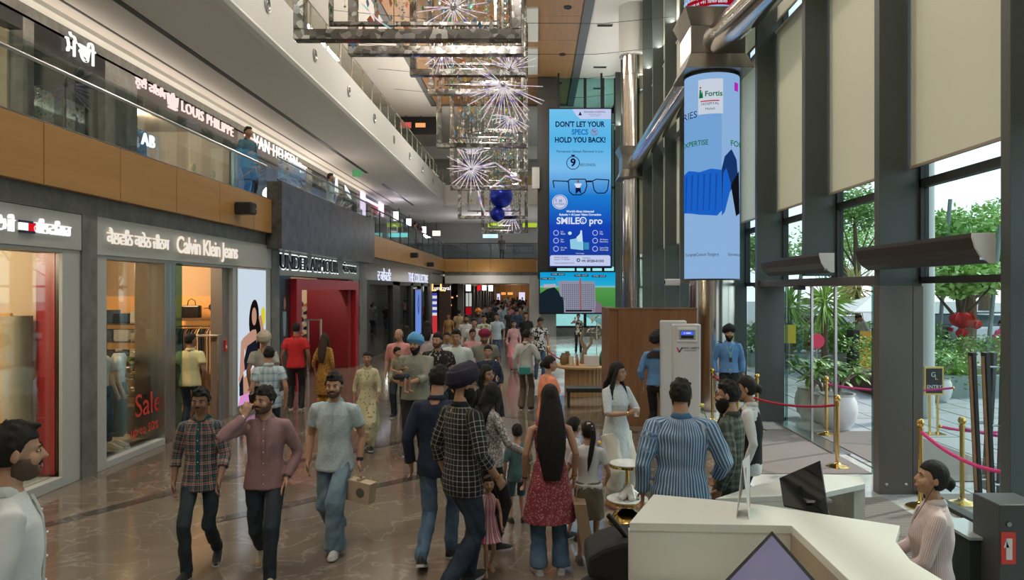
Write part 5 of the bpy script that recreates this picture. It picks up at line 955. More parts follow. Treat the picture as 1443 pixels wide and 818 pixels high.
# tiered brass and marble stand
tx2, ty2 = W(884, 0, 7.9).x, 7.9
t = thing('tiered_stand', 'round brass stand with two marble tiers beside the woman in white', 'stand', (tx2, ty2, 0))
MB().cyl((tx2, ty2, .0), (tx2, ty2, .62), .02).build('stem', M_gold, t); MB().lathe([(.12, 0), (.2, .02), (.14, .12), (.05, .16)], (tx2, ty2, 0), 20).build('base', M_gold, t, True)
for z_, r in ((.24, .22), (.62, .19)): MB().lathe([(r, 0), (r, .03)], (tx2, ty2, z_), 32).build('marble_tray', M_white_marble, t); MB().lathe([(r+.012, -.006), (r+.012, .022), (r, .022), (r, -.006)], (tx2, ty2, z_), 32).build('brass_rim', M_gold, t, True)
t = thing('white_cloth', 'crumpled white scarf lying on the lower marble tray', 'scarf', (tx2, ty2-.05, .27))
rr = random.Random(5)
for k in range(5): a = k*1.2; MB().tube([(tx2+.02+.12*math.cos(a), ty2-.03+.1*math.sin(a), .29), (tx2+.02, ty2-.03, .36+.03*(k % 2)), (tx2+.02-.12*math.cos(a+.6), ty2-.03-.1*math.sin(a+.6), .29)], [.03, .045, .03], 8).build('fold', M_white, t, True)
# ---------------------------------------------------------------- reception counters
M_desk = mat('white_solid_surface', (.66, .68, .62), .35)
def onD(px, py, Z=1.1): return onZ(px, py, Z)
c1 = thing('reception_counter', 'large white reception counter in the foreground with a notch for the tilted monitor', 'counter', (1.3, 4.4, 0))
top = [onD(887, 737), onD(921, 697), onD(1000, 704), onD(1075, 712), onD(1268, 741), onD(1262, 763), onD(1283, 790), Vector((2.0, 3.2, 1.1)), Vector((2.0, 2.2, 1.1)), Vector((1.5, 2.2, 1.1)), onD(1115, 741)]
MB().prism([p-Vector((0, 0, .05)) for p in top], (0, 0, .05)).build('worktop', M_desk, c1, bevel=.004)
ft = [top[0], top[-1]]
MB().prism([Vector((top[0].x, top[0].y+.01, 0)), Vector((top[-1].x, top[-1].y+.01, 0)), Vector((top[-1].x, top[-1].y+.01, 1.05)), Vector((top[0].x, top[0].y+.01, 1.05))], (0, .05, 0)).build('front_panel', M_desk, c1)
MB().prism([Vector((top[0].x+.01, top[0].y+.02, 0)), Vector((top[1].x+.01, top[1].y, 0)), Vector((top[1].x+.01, top[1].y, 1.05)), Vector((top[0].x+.01, top[0].y+.02, 1.05))], (.05, 0, 0)).build('end_panel', M_desk, c1)
MB().prism([Vector((1.515, 4.39, 0)), Vector((1.515, 2.2, 0)), Vector((1.515, 2.2, 1.05)), Vector((1.515, 4.39, 1.05))], (.05, 0, 0)).build('inner_panel', mat('taupe_laminate', (.34, .27, .20), .5), c1)
MB().box(.62, 1.5, 3.2, 4.4, .70, .74).build('lower_shelf', M_desk, c1)
# tilted monitor in the notch, corner pointing away
mon = thing('monitor', 'black-framed monitor lying tilted in the notch of the white counter, one corner up', 'monitor', (1.2, 3.7, .74))
A = W(1088, 748, 3.95); B = W(990, 850, 3.3); D_ = W(1178, 850, 3.35); Cc = B+D_-A
nrm = (B-A).cross(D_-A).normalized(); nrm = nrm if nrm.z > 0 else -nrm
def inset(pts, k): c = sum(pts, Vector())/4; return [c+(p-c)*k for p in pts]
MB().prism([p-nrm*.04 for p in (A, B, Cc, D_)], nrm*.04).build('housing', M_black, mon, bevel=.004); MB().prism(inset([A, B, Cc, D_], .91), nrm*.002).build('screen', mat('dim_screen', (.10, .10, .16), .12, emit=(.13, .12, .22), es=.5), mon)
MB().prism([Vector((A.x-.06, 3.5, .74)), Vector((A.x+.06, 3.5, .74)), Vector((A.x+.06, 3.62, .74)), Vector((A.x-.06, 3.62, .74))], (0, 0, .3)).build('stand', M_black, mon)
# tent card
p0 = onD(1043, 729)
t = thing('tent_card', 'white folded tent card with a dark printed picture on the counter', 'card', (p0.x, p0.y, 1.1))
a, b_, c_, d_ = onD(1037, 731), W(1046, 650, 4.62), onD(1055, 733), onD(1063, 723)
ap = W(1056, 641, 4.75)
MB().prism([a, a+Vector((.05, .16, 0)), ap, b_], (.003, 0, 0)).build('back_leaf', M_white, t); MB().prism([c_, d_+Vector((0, .1, 0)), ap, b_], (.003, 0, 0)).build('front_leaf', M_white, t)
q = lambda u, v: (c_*(1-u)+(d_+Vector((0, .1, 0)))*u)*(1-v)+(b_*(1-u)+ap*u)*v+Vector((.005, -.002, 0))
MB().prism([q(.15, .12), q(.85, .12), q(.85, .85), q(.15, .85)], (.001, 0, 0)).build('print', mat('menu_print', (.16, .05, .04), .4, var=(30, .7, (.6, .3, .2))), t)
# second low counter
c2 = thing('side_counter', 'lower white counter with an open end niche, behind the dark tablet display', 'counter', (2.2, 5.7, 0))
zt2 = .92
q = [onD(1008, 703, zt2), onD(1066, 684, zt2), onD(1150, 668, zt2), onD(1214, 672, zt2), onD(1219, 682, zt2), onD(1150, 697, zt2)]
MB().prism([p-Vector((0, 0, .045)) for p in q], (0, 0, .045)).build('worktop', M_desk, c2, bevel=.004)
e = q[4]; MB().prism([Vector((e.x-.09, e.y, 0)), Vector((e.x, e.y, 0)), Vector((e.x, e.y+.4, 0)), Vector((e.x-.09, e.y+.4, 0))], (0, 0, zt2-.045)).build('end_panel', M_desk, c2)
MB().prism([Vector((q[5].x, q[5].y+.6, 0)), Vector((e.x-.09, e.y+.38, 0)), Vector((e.x-.09, e.y+.41, 0)), Vector((q[5].x, q[5].y+.63, 0))], (0, 0, zt2-.045)).build('back_panel', M_desk, c2)
MB().prism([Vector((q[0].x, q[0].y, 0)), Vector((q[5].x, q[5].y, 0)), Vector((q[5].x, q[5].y+.03, 0)), Vector((q[0].x, q[0].y+.03, 0))], (0, 0, zt2-.045)).build('front_panel', M_desk, c2)
MB().prism([Vector((q[5].x, q[5].y+.02, .5)), Vector((e.x-.09, e.y+.02, .5)), Vector((e.x-.09, e.y+.38, .5)), Vector((q[5].x, q[5].y+.6, .5))], (0, 0, .03)).build('inner_shelf', M_desk, c2)
t = thing('power_adapter', 'small white socket adapter with a red cable in the counter niche', 'adapter', (2.25, 5.5, .53)); a = Vector((2.28, 5.62, .56)); MB().box(a.x-.05, a.x+.05, a.y-.04, a.y+.04, .53, .60).build('body', M_white, t, bevel=.01); MB().tube([a, a+Vector((.12, .02, .02)), a+Vector((.25, .0, -.02)), a+Vector((.3, -.05, -.03))], .005, 6).build('cable', mat('red_cable', (.5, .06, .04), .5), t)
# dark tablet display on stand
t = thing('tablet_display', 'large black glossy display standing tilted on the white counter', 'display', (1.9, 4.9, 1.1))
P = [W(1104, 713, 4.95), W(1168, 726, 4.75), W(1156, 649, 4.95), W(1098, 674, 5.1)]
nn = (P[1]-P[0]).cross(P[3]-P[0]).normalized()
MB().prism(P, nn*-.02 if nn.y < 0 else nn*.02).build('panel', mat('gloss_black', (.006, .008, .01), .03), t, bevel=.003)
MB().box(1.78, 1.95, 4.85, 5.0, 1.1, 1.115).build('foot', M_alu, t)
# grey box with red notice at right edge
t = thing('notice_box', 'dark grey upright box carrying a small red notice at the right edge', 'box', (3.35, 4.6, 0))
a, b_ = W(1408, 818, 4.9), W(1470, 712, 4.9)
MB().box(a.x, b_.x, 4.9, 5.2, 0, b_.z).build('cabinet', mat('grey_cabinet', (.06, .065, .065), .4), t, bevel=.008); c = W(1421, 776, 4.9)
MB().box(c.x-.05, c.x+.045, 4.893, 4.9, c.z-.09, c.z+.12).build('red_label', mat('label_red', (.65, .06, .04), .5), t); MB().box(c.x-.02, c.x+.02, 4.889, 4.893, c.z-.06, c.z+.08).prism([Vector((c.x-.035, 4.893, c.z+.02)), Vector((c.x-.02, 4.893, c.z+.07)), Vector((c.x, 4.893, c.z+.02))], (0, -.004, 0)).build('white_symbol', M_white, t)
o = W(1421, 739, 4.9); MB().lathe([(.016, 0), (.016, .012)], n=16).xf(Matrix.Translation((o.x, 4.9, o.z)) @ Matrix.Rotation(PI/2, 4, 'X')).build('lock', M_alu, t)
t = thing('glass_table', 'dark glossy low cabinet left of the grey notice box', 'cabinet', (3.1, 5.0, 0)); a, b_ = W(1366, 818, 5.1), W(1408, 760, 5.1); MB().box(a.x, b_.x, 5.1, 5.5, 0, a.z+.28).build('body', mat('gloss_grey', (.03, .04, .04), .08), t, bevel=.005); MB().box(a.x-.01, b_.x, 5.08, 5.52, a.z+.28, a.z+.30).build('top', mat('gloss_top', (.3, .36, .35), .06), t)
# stroller, only its canopy side reaches into view
st0 = W(868, 800, 5.0)
t = thing('stroller', 'black folding pushchair parked against the left end of the counter', 'stroller', (st0.x, 5.0, 0)); mF = mat('stroller_fabric', (.012, .013, .014), .85)
x, y = st0.x, 5.05
MB().loft([[Vector((x-.22+dx, y+yy, zz)) for yy, zz in ((-.2, z0), (.2, z0), (.2, z1), (-.2, z1))] for dx, z0, z1 in ((.02, .60, .74), (.12, .58, .80), (.25, .55, .84), (.4, .6, .85))]).build('canopy', mF, t, bevel=.03)
MB().loft([[Vector((x-.26+dx, y+yy, zz)) for yy, zz in ((-.2, z0), (.2, z0), (.2, z1), (-.2, z1))] for dx, z0, z1 in ((.03, .22, .46), (.2, .2, .52), (.5, .2, .45))]).build('seat', mF, t, bevel=.03)
MB().tube([(x-.06, y-.1, .99), (x+.02, y-.1, .90), (x+.25, y-.1, .6), (x+.3, y-.1, .15)], .018, 8).build('handle', M_black, t, True); MB().tube([(x-.2, y-.15, .1), (x+.1, y-.15, .55), (x+.3, y-.15, .9)], .014, 8).build('frame', M_black, t, True)
for dx in (-.2, .35):
    for dy in (-.2, .2): w_ = MB().lathe([(.075, -.015), (.085, 0), (.075, .015)], n=20); w_.xf(Matrix.Translation((x+dx, y+dy, .086)) @ Matrix.Rotation(PI/2, 4, 'X')); w_.build('wheel', M_black, t, True)
# ================================================================ OUTDOORS
M_leaf = mat('leaf_green', (.13, .30, .05), .5, var=(1.3, .8, (.25, .45, .10))); M_leaf2 = mat('leaf_light', (.24, .46, .09), .5, var=(2, .8, (.40, .58, .16))); M_leaf3 = mat('leaf_yellow', (.50, .52, .18), .5, var=(2, .8, (.62, .52, .2))); M_bark = mat('bark', (.12, .08, .05), .9)
rt = random.Random(11)
def foliage(cs, n, s, m_, parent, name='foliage'):
    mb = MB()
    for i in range(n):
        c, r = cs[rt.randrange(len(cs))]; v = Vector((rt.gauss(0, 1), rt.gauss(0, 1), rt.gauss(0, 1))).normalized()*(rt.random()**.4); p = Vector(c)+Vector((v.x*r[0], v.y*r[1], v.z*r[2]))
        a = Vector((rt.gauss(0, 1), rt.gauss(0, 1), rt.gauss(0, .5))).normalized()*s; b_ = a.cross(Vector((rt.gauss(0, 1), rt.gauss(0, 1), rt.gauss(0, 1)))).normalized()*s*.45
        mb.add([p-a, p-b_, p+a, p+b_], [(0, 1, 2, 3)])
    o = mb.build(name, m_, parent); return stuff(o)
def tree(x, y, h, r, lab, m_=None, n=2600, s=.16, flat=.6):
    t = thing('tree', lab, 'tree', (x, y, 0), group='trees beyond the plaza')
    MB().tube([(x, y, 0), (x+.1, y, h*.4), (x-.1, y, h*.75)], [r*.07+.06, r*.05+.05, .05], 8).build('trunk', M_bark, t, True)
    for k in range(4): a = k*1.6+x; MB().tube([(x, y, h*.4), (x+r*.6*math.cos(a), y+r*.6*math.sin(a), h*.75)], [.07, .02], 6).build('branch', M_bark, t, True)
    cs = [((x+r*.65*math.cos(a)*q, y+r*.65*math.sin(a)*q, h*(.72+.2*rt.random())), (r*.45, r*.45, r*flat*.4)) for a, q in [(rt.random()*6.28, rt.random()) for _ in range(9)]]
    foliage(cs, n, s, m_ or M_leaf, t, 'crown')
for x, y, h, r, m_, lab in ((19.5, 45, 9.6, 3.6, M_leaf, 'round spreading tree seen between the green columns'), (21, 36, 6.3, 4.4, M_leaf2, 'broad light green tree right of the near glass pane'), (31, 43, 8, 5, M_leaf, 'tall tree at the right edge of the near glass pane'), (15.5, 26.5, 5.0, 3.3, M_leaf, 'dark low-branching tree over the red flower sculpture'), (14, 46, 6, 4, M_leaf2, 'distant tree behind the parked sedan'), (10.5, 52, 6, 4, M_leaf, 'distant tree by the far left glass pane'), (23, 55, 7, 6, M_leaf2, 'tree in the far row, centre'), (34, 56, 8, 6, M_leaf, 'tree in the far row, right end'), (8.5, 38, 5, 2.8, M_leaf2, 'slim tree beyond the nearest white planters'), (13.8, 24, 3.6, 1.6, M_leaf2, 'small bushy tree at the right of the hedge')):
    tree(x, y, h, r, lab, m_)
def yucca(x, y, h, L, lab, m_=M_leaf3, n=90, hang=1.0):
    t = thing('yucca', lab, 'plant', (x, y, 0), group='spiky plants outside'); MB().tube([(x, y, 0), (x, y, h)], [.1, .08], 8).build('trunk', M_bark, t, True); mb = MB()
    for i in range(n):
        a = rt.random()*6.28; e = rt.uniform(-1.2*hang, 1.3); d = Vector((math.cos(a)*math.cos(e), math.sin(a)*math.cos(e), math.sin(e))); w_ = Vector((-math.sin(a), math.cos(a), 0))*.035; c = Vector((x, y, h+rt.uniform(-.2, .2))); q = c+d*L*rt.uniform(.7, 1)
        mb.add([c-w_*.5, c+w_*.5, c+d*L*.5+w_, q+Vector((0, 0, -.1)), c+d*L*.5-w_], [(0, 1, 2, 3, 4)])
    stuff(mb.build('leaves', m_, t))
for px, y, h, L, lab, m_ in ((1162, 20, 2.2, 1.0, 'shaggy yucca seen through the sliding doors', M_leaf2), (1208, 27.5, 2.6, 1.3, 'yellowish yucca above the white parasol', M_leaf3), (1112, 24, 2.0, 1.0, 'green yucca in the left door pane', M_leaf2)): yucca(W(px, 0, y).x, y, h, L, lab, m_)
for i, px in enumerate((1185, 1195, 1206, 1216, 1230, 1340, 1352, 1345, 1365)): y = 25.6+i*.3 if i < 5 else 17.5; yucca(W(px, 0, y).x, y, .35, .9 if i < 5 else .5, ('strappy green clump behind the planter bed, %s from the left' % ORD[i] if i < 5 else 'small strappy clump standing in the hedge, %s of four' % ORD[i-5]), M_leaf2, 40, 0)
pb = thing('planter_bed', 'long grey planter bed with clipped hedge across the plaza', 'planter', (12, 18, 0))
MB().box(8.0, 20, 17.2, 17.4, -.02, .5).build('wall', mat('planter_grey', (.28, .36, .33), .6), pb); MB().box(8, 20, 17.4, 19.6, -.02, .42).build('soil', M_bark, pb)
foliage([((8.3+i*.5, 17.9+(i % 3)*.5, .72), (.5, .5, .34)) for i in range(24)], 7000, .05, M_leaf2, pb, 'hedge'); foliage([((8.3+i*.5, 19.3, 1.05), (.5, .3, .3)) for i in range(24)], 3500, .06, M_leaf, pb, 'hedge')
pb = thing('planter_bed', 'row of leafy shrubs beyond the sliding doors', 'planter', (9, 23, 0)); MB().box(7, 14, 24, 26, -.02, .4).build('wall', MATS['planter_grey'], pb); foliage([((7.3+i*.5, 24.8, .9), (.5, .6, .6)) for i in range(13)], 4000, .09, M_leaf, pb, 'shrubs')
# white fluted pots with frangipani
def pot(x, y, s, lab, h=.62):
    t = thing('planter_pot', lab, 'planter', (x, y, 0), group='white fluted pots outside'); prof_ = [(.18, 0), (.27, .12), (.31, .3), (.29, .46), (.25, .54), (.28, .58), (.25, .58), (.22, .5)]
    n = 48; MB().loft([[Vector((x+r*s*(1+.03*(i % 2))*math.cos(2*PI*i/n), y+r*s*(1+.03*(i % 2))*math.sin(2*PI*i/n), z_*s)) for i in range(n)] for r, z_ in prof_]).build('pot', M_white, t, True)
    st = MB()
    tips = []
    for k in range(6):
        a = k*1.05; q = Vector((x+.35*math.cos(a)*s, y+.35*math.sin(a)*s, (.58+h*(.55+.1*(k % 3)))*s)); st.tube([(x, y, .5*s), (x+.12*math.cos(a), y+.12*math.sin(a), (.58+h*.3)*s), q], [.03, .024, .015], 6); tips.append(q)
    st.build('stem', mat('grey_bark', (.32, .27, .22), .9), t, True)
    lm3 = leaf_mesh(.26, .05, .35, MATS['leaf_green'] if 'leaf_green' in MATS else M_leaf, 4)
    for q in tips:
        for j in range(12): o = bpy.data.objects.new('leaf', lm3); C.objects.link(o); o.parent = t; o.location = (q.x-x, q.y-y, q.z+rt.uniform(-.1, .08)); o.rotation_euler = (rt.uniform(-.3, .9), 0, j*.55)
for px, y, s, lab in ((1134, 14.4, 1.05, 'leftmost white fluted pot with a frangipani'), (1152, 13.9, .95, 'small middle fluted pot, half hidden'), (1168, 13.3, 1.1, 'nearest white fluted pot behind the door stile'), (1313, 16.6, .9, 'pale pot by the white outdoor pillar')): pot(W(px, 0, y).x+.15, y, s, lab)
# outdoor pillar and poles
struct(MB().cyl((W(1306, 0, 14.5).x, 14.5, 0), (W(1306, 0, 14.5).x, 14.5, 6.5), .14, n=24).build('outdoor_pillar', M_white, smooth=True))
for px, y, h, lab in ((1333, 26, 5.7, 'grey slanting lamp pole behind the near pane'), (1403, 24, 4.6, 'thin grey pole right of the glass joint'), (1129, 26, 4.6, 'grey pole in the left door pane')):
    x = W(px, 0, y).x; t = thing('lamp_pole', lab, 'pole', (x, y, 0)); MB().tube([(x-.3, y, 0), (x+.15, y, h)], .07, 8).build('pole', mat('pole_grey', (.22, .26, .27), .5), t, True); MB().box(x-.4, x-.2, y-.1, y+.1, 0, .05).build('base', M_dark, t)
# parasol, podium
px_ = W(1219, 0, 23).x
t = thing('parasol', 'white square parasol over the yellow podium', 'parasol', (px_+.3, 23, 0)); MB().loft([[Vector((px_+.3+sx_*r, 23+sy_*r, z_)) for sx_, sy_ in ((-1, -1), (1, -1), (1, 1), (-1, 1))] for r, z_ in ((1.15, 1.82), (1.15, 1.86), (.05, 2.35))]).build('canopy', M_white, t); MB().cyl((px_+.3, 23, 0), (px_+.3, 23, 2.3), .03).build('pole', M_alu, t)
x = W(1209, 0, 23.5).x; t = thing('podium', 'yellow and black reception podium outside the sliding doors', 'podium', (x, 23.5, 0))
MB().box(x-.16, x+.33, 23, 23.5, 0, 1.2).build('yellow_body', mat('podium_yellow', (.75, .42, .04), .5), t); MB().box(x-.36, x-.16, 23, 23.5, 0, 1.25).build('black_side', M_dark, t)
t = thing('parking_sign', 'round red sign near the parked cars', 'sign', (W(1151, 0, 19).x, 19, 0)); c = W(1151, 481, 19); w_ = MB().lathe([(.19, 0), (.19, .03)], n=24); w_.xf(Matrix.Translation(c) @ Matrix.Rotation(PI/2, 4, 'X')); w_.build('disc', mat('sign_red', (.75, .04, .1), .5), t); MB().cyl((c.x, 19.02, 0), (c.x, 19.02, c.z), .02).build('post', M_alu, t)
t = thing('yellow_sign', 'small yellow sign board left of the sedan', 'sign', (W(1113, 0, 22).x, 22, 0)); c = W(1113, 470, 22); MB().box(c.x-.18, c.x+.18, 22, 22.03, c.z-.3, c.z+.25).build('board', mat('sign_yellow', (.85, .6, .02), .5), t); MB().box(c.x-.02, c.x+.02, 22.03, 22.06, 0, c.z).build('post', M_alu, t)
# red flower sculpture
c = W(1358, 458, 20); t = thing('flower_sculpture', 'huge red paper rose sculpture above the hedge', 'sculpture', (c.x, 20, 0)); MB().tube([(c.x+.2, 20, 0), (c.x+.1, 20, .8), c], [.06, .05, .04], 8).build('stem', mat('stem_pink', (.6, .3, .25), .6), t, True)
mP = mat('petal_red', (.68, .03, .03), .6, var=(6, .6, (.45, .01, .02)))
pm = leaf_mesh(.42, .26, -.8, mP, 6, 'petal')
for i in range(16): o = bpy.data.objects.new('petal', pm); C.objects.link(o); o.parent = t; a = i*2.4; o.location = (c.x-(c.x), .0, c.z-.12+.01*i); o.rotation_euler = (.25+.06*i, 0, a); s = 1.15-.045*i; o.scale = (s, s, s)
for dx, dz in ((-.28, .15), (.28, -.02), (-.1, -.25)):
    for i in range(5): o = bpy.data.objects.new('petal', pm); C.objects.link(o); o.parent = t; o.location = (dx, -.1, c.z+dz-.1); o.rotation_euler = (.5, 0, i*1.26); o.scale = (.6, .6, .6)
# cars
def car(x, y, rz, lab, col=(.62, .64, .66)):
    t = thing('car', lab, 'car', (x, y, 0), rz, 'parked cars beyond the plaza')
    def L(mb, nm, m_, bev=0, sm=False):
        me = mb.mesh(nm); me.materials.append(m_); o = bpy.data.objects.new(nm, me); C.objects.link(o); o.parent = t
        if sm: me.polygons.foreach_set('use_smooth', [True]*len(me.polygons)); me.set_sharp_from_angle(angle=.7)
        if bev: b = o.modifiers.new('b', 'BEVEL'); b.width = bev; b.segments = 2
        return o
    pr = [(-2.15, .35), (-2.2, .7), (-2.05, .95), (-1.3, 1.0), (.9, .98), (1.9, .85), (2.2, .6), (2.2, .3)]
    L(MB().prism([Vector((u, -.85, v)) for u, v in pr], (0, 1.7, 0)), 'body', mat('car_%.2f' % col[0], col, .25), .08)
    L(MB().loft([[Vector((u, w_, v)) for u, w_ in ((-a, -b_), (c_, -b_), (c_, b_), (-a, b_))] for a, c_, b_, v in ((1.7, 1.2, .78, .97), (1.2, .45, .64, 1.42))]), 'cabin', mat('car_glass', (.03, .05, .06), .1), .05); L(MB().loft([[Vector((u, w_, v)) for u, w_ in ((-1.15, -.62), (.4, -.62), (.4, .62), (-1.15, .62))] for v in (1.42, 1.47)]), 'roof', mat('car_%.2f' % col[0], col, .25), .02)
    for sx_ in (-1.35, 1.35):
        for sy_ in (-.8, .8): w_ = MB().lathe([(.2, -.1), (.32, -.1), (.33, 0), (.32, .1), (.2, .1)], n=20); w_.xf(Matrix.Translation((sx_, sy_, .33)) @ Matrix.Rotation(PI/2, 4, 'X')); L(w_, 'wheel', M_black, sm=True)
    for sy_ in (-.65, .65): L(MB().rbox((-2.18, sy_, .8), (.08, .3, .14)), 'tail_lamp', mat('tail_red', (.5, .01, .02), .3))
    L(MB().rbox((-2.2, 0, .6), (.03, .45, .12)), 'number_plate', mat('plate', (.7, .6, .1), .5))
car(W(1162, 0, 31).x, 31, 2.2, 'white sedan seen from behind through the sliding doors'); car(W(1405, 0, 31).x+.8, 31.5, .1, 'white car right of the red rose sculpture'); car(W(1390, 0, 36).x, 36, .1, 'silver car farther behind the rose sculpture', (.4, .42, .45)); car(W(1118, 0, 38).x, 38, 2.0, 'grey car beyond the yellow sign', (.35, .38, .42)); car(W(1330, 0, 33).x, 33, .1, 'dark car behind the slanting pole', (.05, .06, .08))
# ================================================================ PEOPLE
V = Vector
SKIN = {'a': (.36, .19, .115), 'b': (.44, .25, .155), 'c': (.25, .13, .078)}
def skin(k):
    m = mat('skin_'+k, SKIN[k], .5, var=(9, .5, tuple(c*.86 for c in SKIN[k]))); return m
def hairm(k='black'): return mat('hair_'+k, {'black': (.012, .010, .009), 'brown': (.03, .018, .012), 'grey': (.12, .11, .10)}[k], .62, spec=.22, var=((70, 70, 14), .6, {'black': (.018, .016, .014), 'brown': (.045, .03, .02), 'grey': (.2, .19, .18)}[k]), bump=.9)
def fab(name, kind, cols, p=.1, bump=.35, rough=.85):
    """cloth: plain / plaid / stripe / print, drawn in the cloth's own (around, along) coordinates"""
    if name in MATS: return MATS[name]
    m = mat(name, cols[0], rough); n, b = nodes(m)
    at = n.nodes.new('ShaderNodeAttribute'); at.attribute_name = 'weave'; sp = n.nodes.new('ShaderNodeSeparateXYZ'); n.links.new(at.outputs['Vector'], sp.inputs[0])
    def frac(axis, per):
        d = n.nodes.new('ShaderNodeMath'); d.operation = 'DIVIDE'; d.inputs[1].default_value = per; n.links.new(sp.outputs[axis], d.inputs[0]); f = n.nodes.new('ShaderNodeMath'); f.operation = 'FRACT'; n.links.new(d.outputs[0], f.inputs[0]); return f.outputs[0]
    out = None
    if kind == 'plaid':      # cols: list of (pos, colour) used on both threads
        rs = []
        for ax in 'XY': r = ramp(n, p[1], 'CONSTANT'); n.links.new(frac(ax, p[0]), r.inputs[0]); rs.append(r)
        mx = n.nodes.new('ShaderNodeMix'); mx.data_type = 'RGBA'; mx.inputs[0].default_value = .5; n.links.new(rs[0].outputs[0], mx.inputs[6]); n.links.new(rs[1].outputs[0], mx.inputs[7]); out = mx.outputs[2]
    elif kind in ('stripe', 'hstripe'):
        r = ramp(n, [(0, cols[0]), (.62, cols[1])], 'CONSTANT'); n.links.new(frac('X' if kind == 'stripe' else 'Y', p), r.inputs[0]); out = r.outputs[0]
    elif kind == 'multistripe':
        r = ramp(n, p[1], 'CONSTANT'); n.links.new(frac('X', p[0]), r.inputs[0]); out = r.outputs[0]
    elif kind == 'print':
        v = n.nodes.new('ShaderNodeTexVoronoi'); v.inputs['Scale'].default_value = 1/p; n.links.new(at.outputs['Vector'], v.inputs['Vector']); r = ramp(n, [(0, cols[1]), (.28, cols[1] if len(cols) < 3 else cols[2]), (.42, cols[0])], 'CONSTANT'); n.links.new(v.outputs['Distance'], r.inputs[0]); out = r.outputs[0]
    elif kind == 'cells':
        v = n.nodes.new('ShaderNodeTexVoronoi'); v.feature = 'DISTANCE_TO_EDGE'; v.inputs['Scale'].default_value = 1/p; n.links.new(at.outputs['Vector'], v.inputs['Vector']); r = ramp(n, [(0, cols[1]), (.08, cols[0])], 'CONSTANT'); n.links.new(v.outputs['Distance'], r.inputs[0]); out = r.outputs[0]
    elif kind == 'denim':
        v = n.nodes.new('ShaderNodeTexNoise'); v.inputs['Scale'].default_value = 5; v.inputs['Detail'].default_value = 4; n.links.new(at.outputs['Vector'], v.inputs['Vector']); r = ramp(n, [(.38, cols[0]), (.66, cols[1])]); n.links.new(v.outputs[0], r.inputs[0]); out = r.outputs[0]
    elif kind == 'zebra':
        v = n.nodes.new('ShaderNodeTexNoise'); v.inputs['Scale'].default_value = 1/p; v.inputs['Detail'].default_value = 0; v.inputs['Distortion'].default_value = 1.5; n.links.new(at.outputs['Vector'], v.inputs['Vector']); r = ramp(n, [(0, cols[0]), (.5, cols[1])], 'CONSTANT'); n.links.new(v.outputs[0], r.inputs[0]); out = r.outputs[0]
    if out is not None: n.links.new(out, b.inputs['Base Color'])
    no = n.nodes.new('ShaderNodeTexNoise'); no.inputs['Scale'].default_value = 9; no.inputs['Detail'].default_value = 3; no.inputs['Distortion'].default_value = .8
    tcn = n.nodes.new('ShaderNodeTexCoord'); mp = n.nodes.new('ShaderNodeMapping'); mp.inputs['Scale'].default_value = (1, 1, .55); n.links.new(tcn.outputs['Object'], mp.inputs[0]); n.links.new(mp.outputs[0], no.inputs['Vector'])
    bp = n.nodes.new('ShaderNodeBump'); bp.inputs['Strength'].default_value = bump; bp.inputs['Distance'].default_value = .03; n.links.new(no.outputs[0], bp.inputs['Height']); n.links.new(bp.outputs[0], b.inputs['Normal'])
    return m
QUEUE = []
def queue(mb, name, m, parent, voxel, bones=None, fold=0.0, smooth=2, seed=0, nm=None):
    o = bpy.data.objects.new(name, mb.mesh(name)); C.objects.link(o); o.parent = parent
    r = o.modifiers.new('r', 'REMESH'); r.mode = 'VOXEL'; r.voxel_size = voxel; r.adaptivity = .0
    if smooth: s = o.modifiers.new('s', 'SMOOTH'); s.factor = .5; s.iterations = smooth
    if name == 'body': q = o.modifiers.new('d', 'DECIMATE'); q.ratio = .42
    QUEUE.append((o, m, bones, fold, seed)); return o
def plain(mb, name, m, parent, sm=True):
    me = mb.mesh(name); me.materials.append(m)
    if sm: me.polygons.foreach_set('use_smooth', [True]*len(me.polygons)); me.set_sharp_from_angle(angle=.9)
    o = bpy.data.objects.new(name, me); C.objects.link(o); o.parent = parent; return o
def ik(a, b, l1, l2, pole):
    d = b-a; L = min(d.length, (l1+l2)*.999); u = d.normalized(); x = (l1*l1-l2*l2+L*L)/(2*L); h = math.sqrt(max(0, l1*l1-x*x)); pl = (pole-u*pole.dot(u)).normalized()
    return a+u*x+pl*h, a+u*L
def frame(d, side):      # columns: side, normal, d
    d = d.normalized(); s = (side-d*side.dot(d)).normalized(); nrm = d.cross(s); return Matrix((s, nrm, d)).transposed()
def ering(c, M, rx, ry, n=14): return [c+M @ V((rx*math.cos(2*PI*i/n), ry*math.sin(2*PI*i/n), 0)) for i in range(n)]
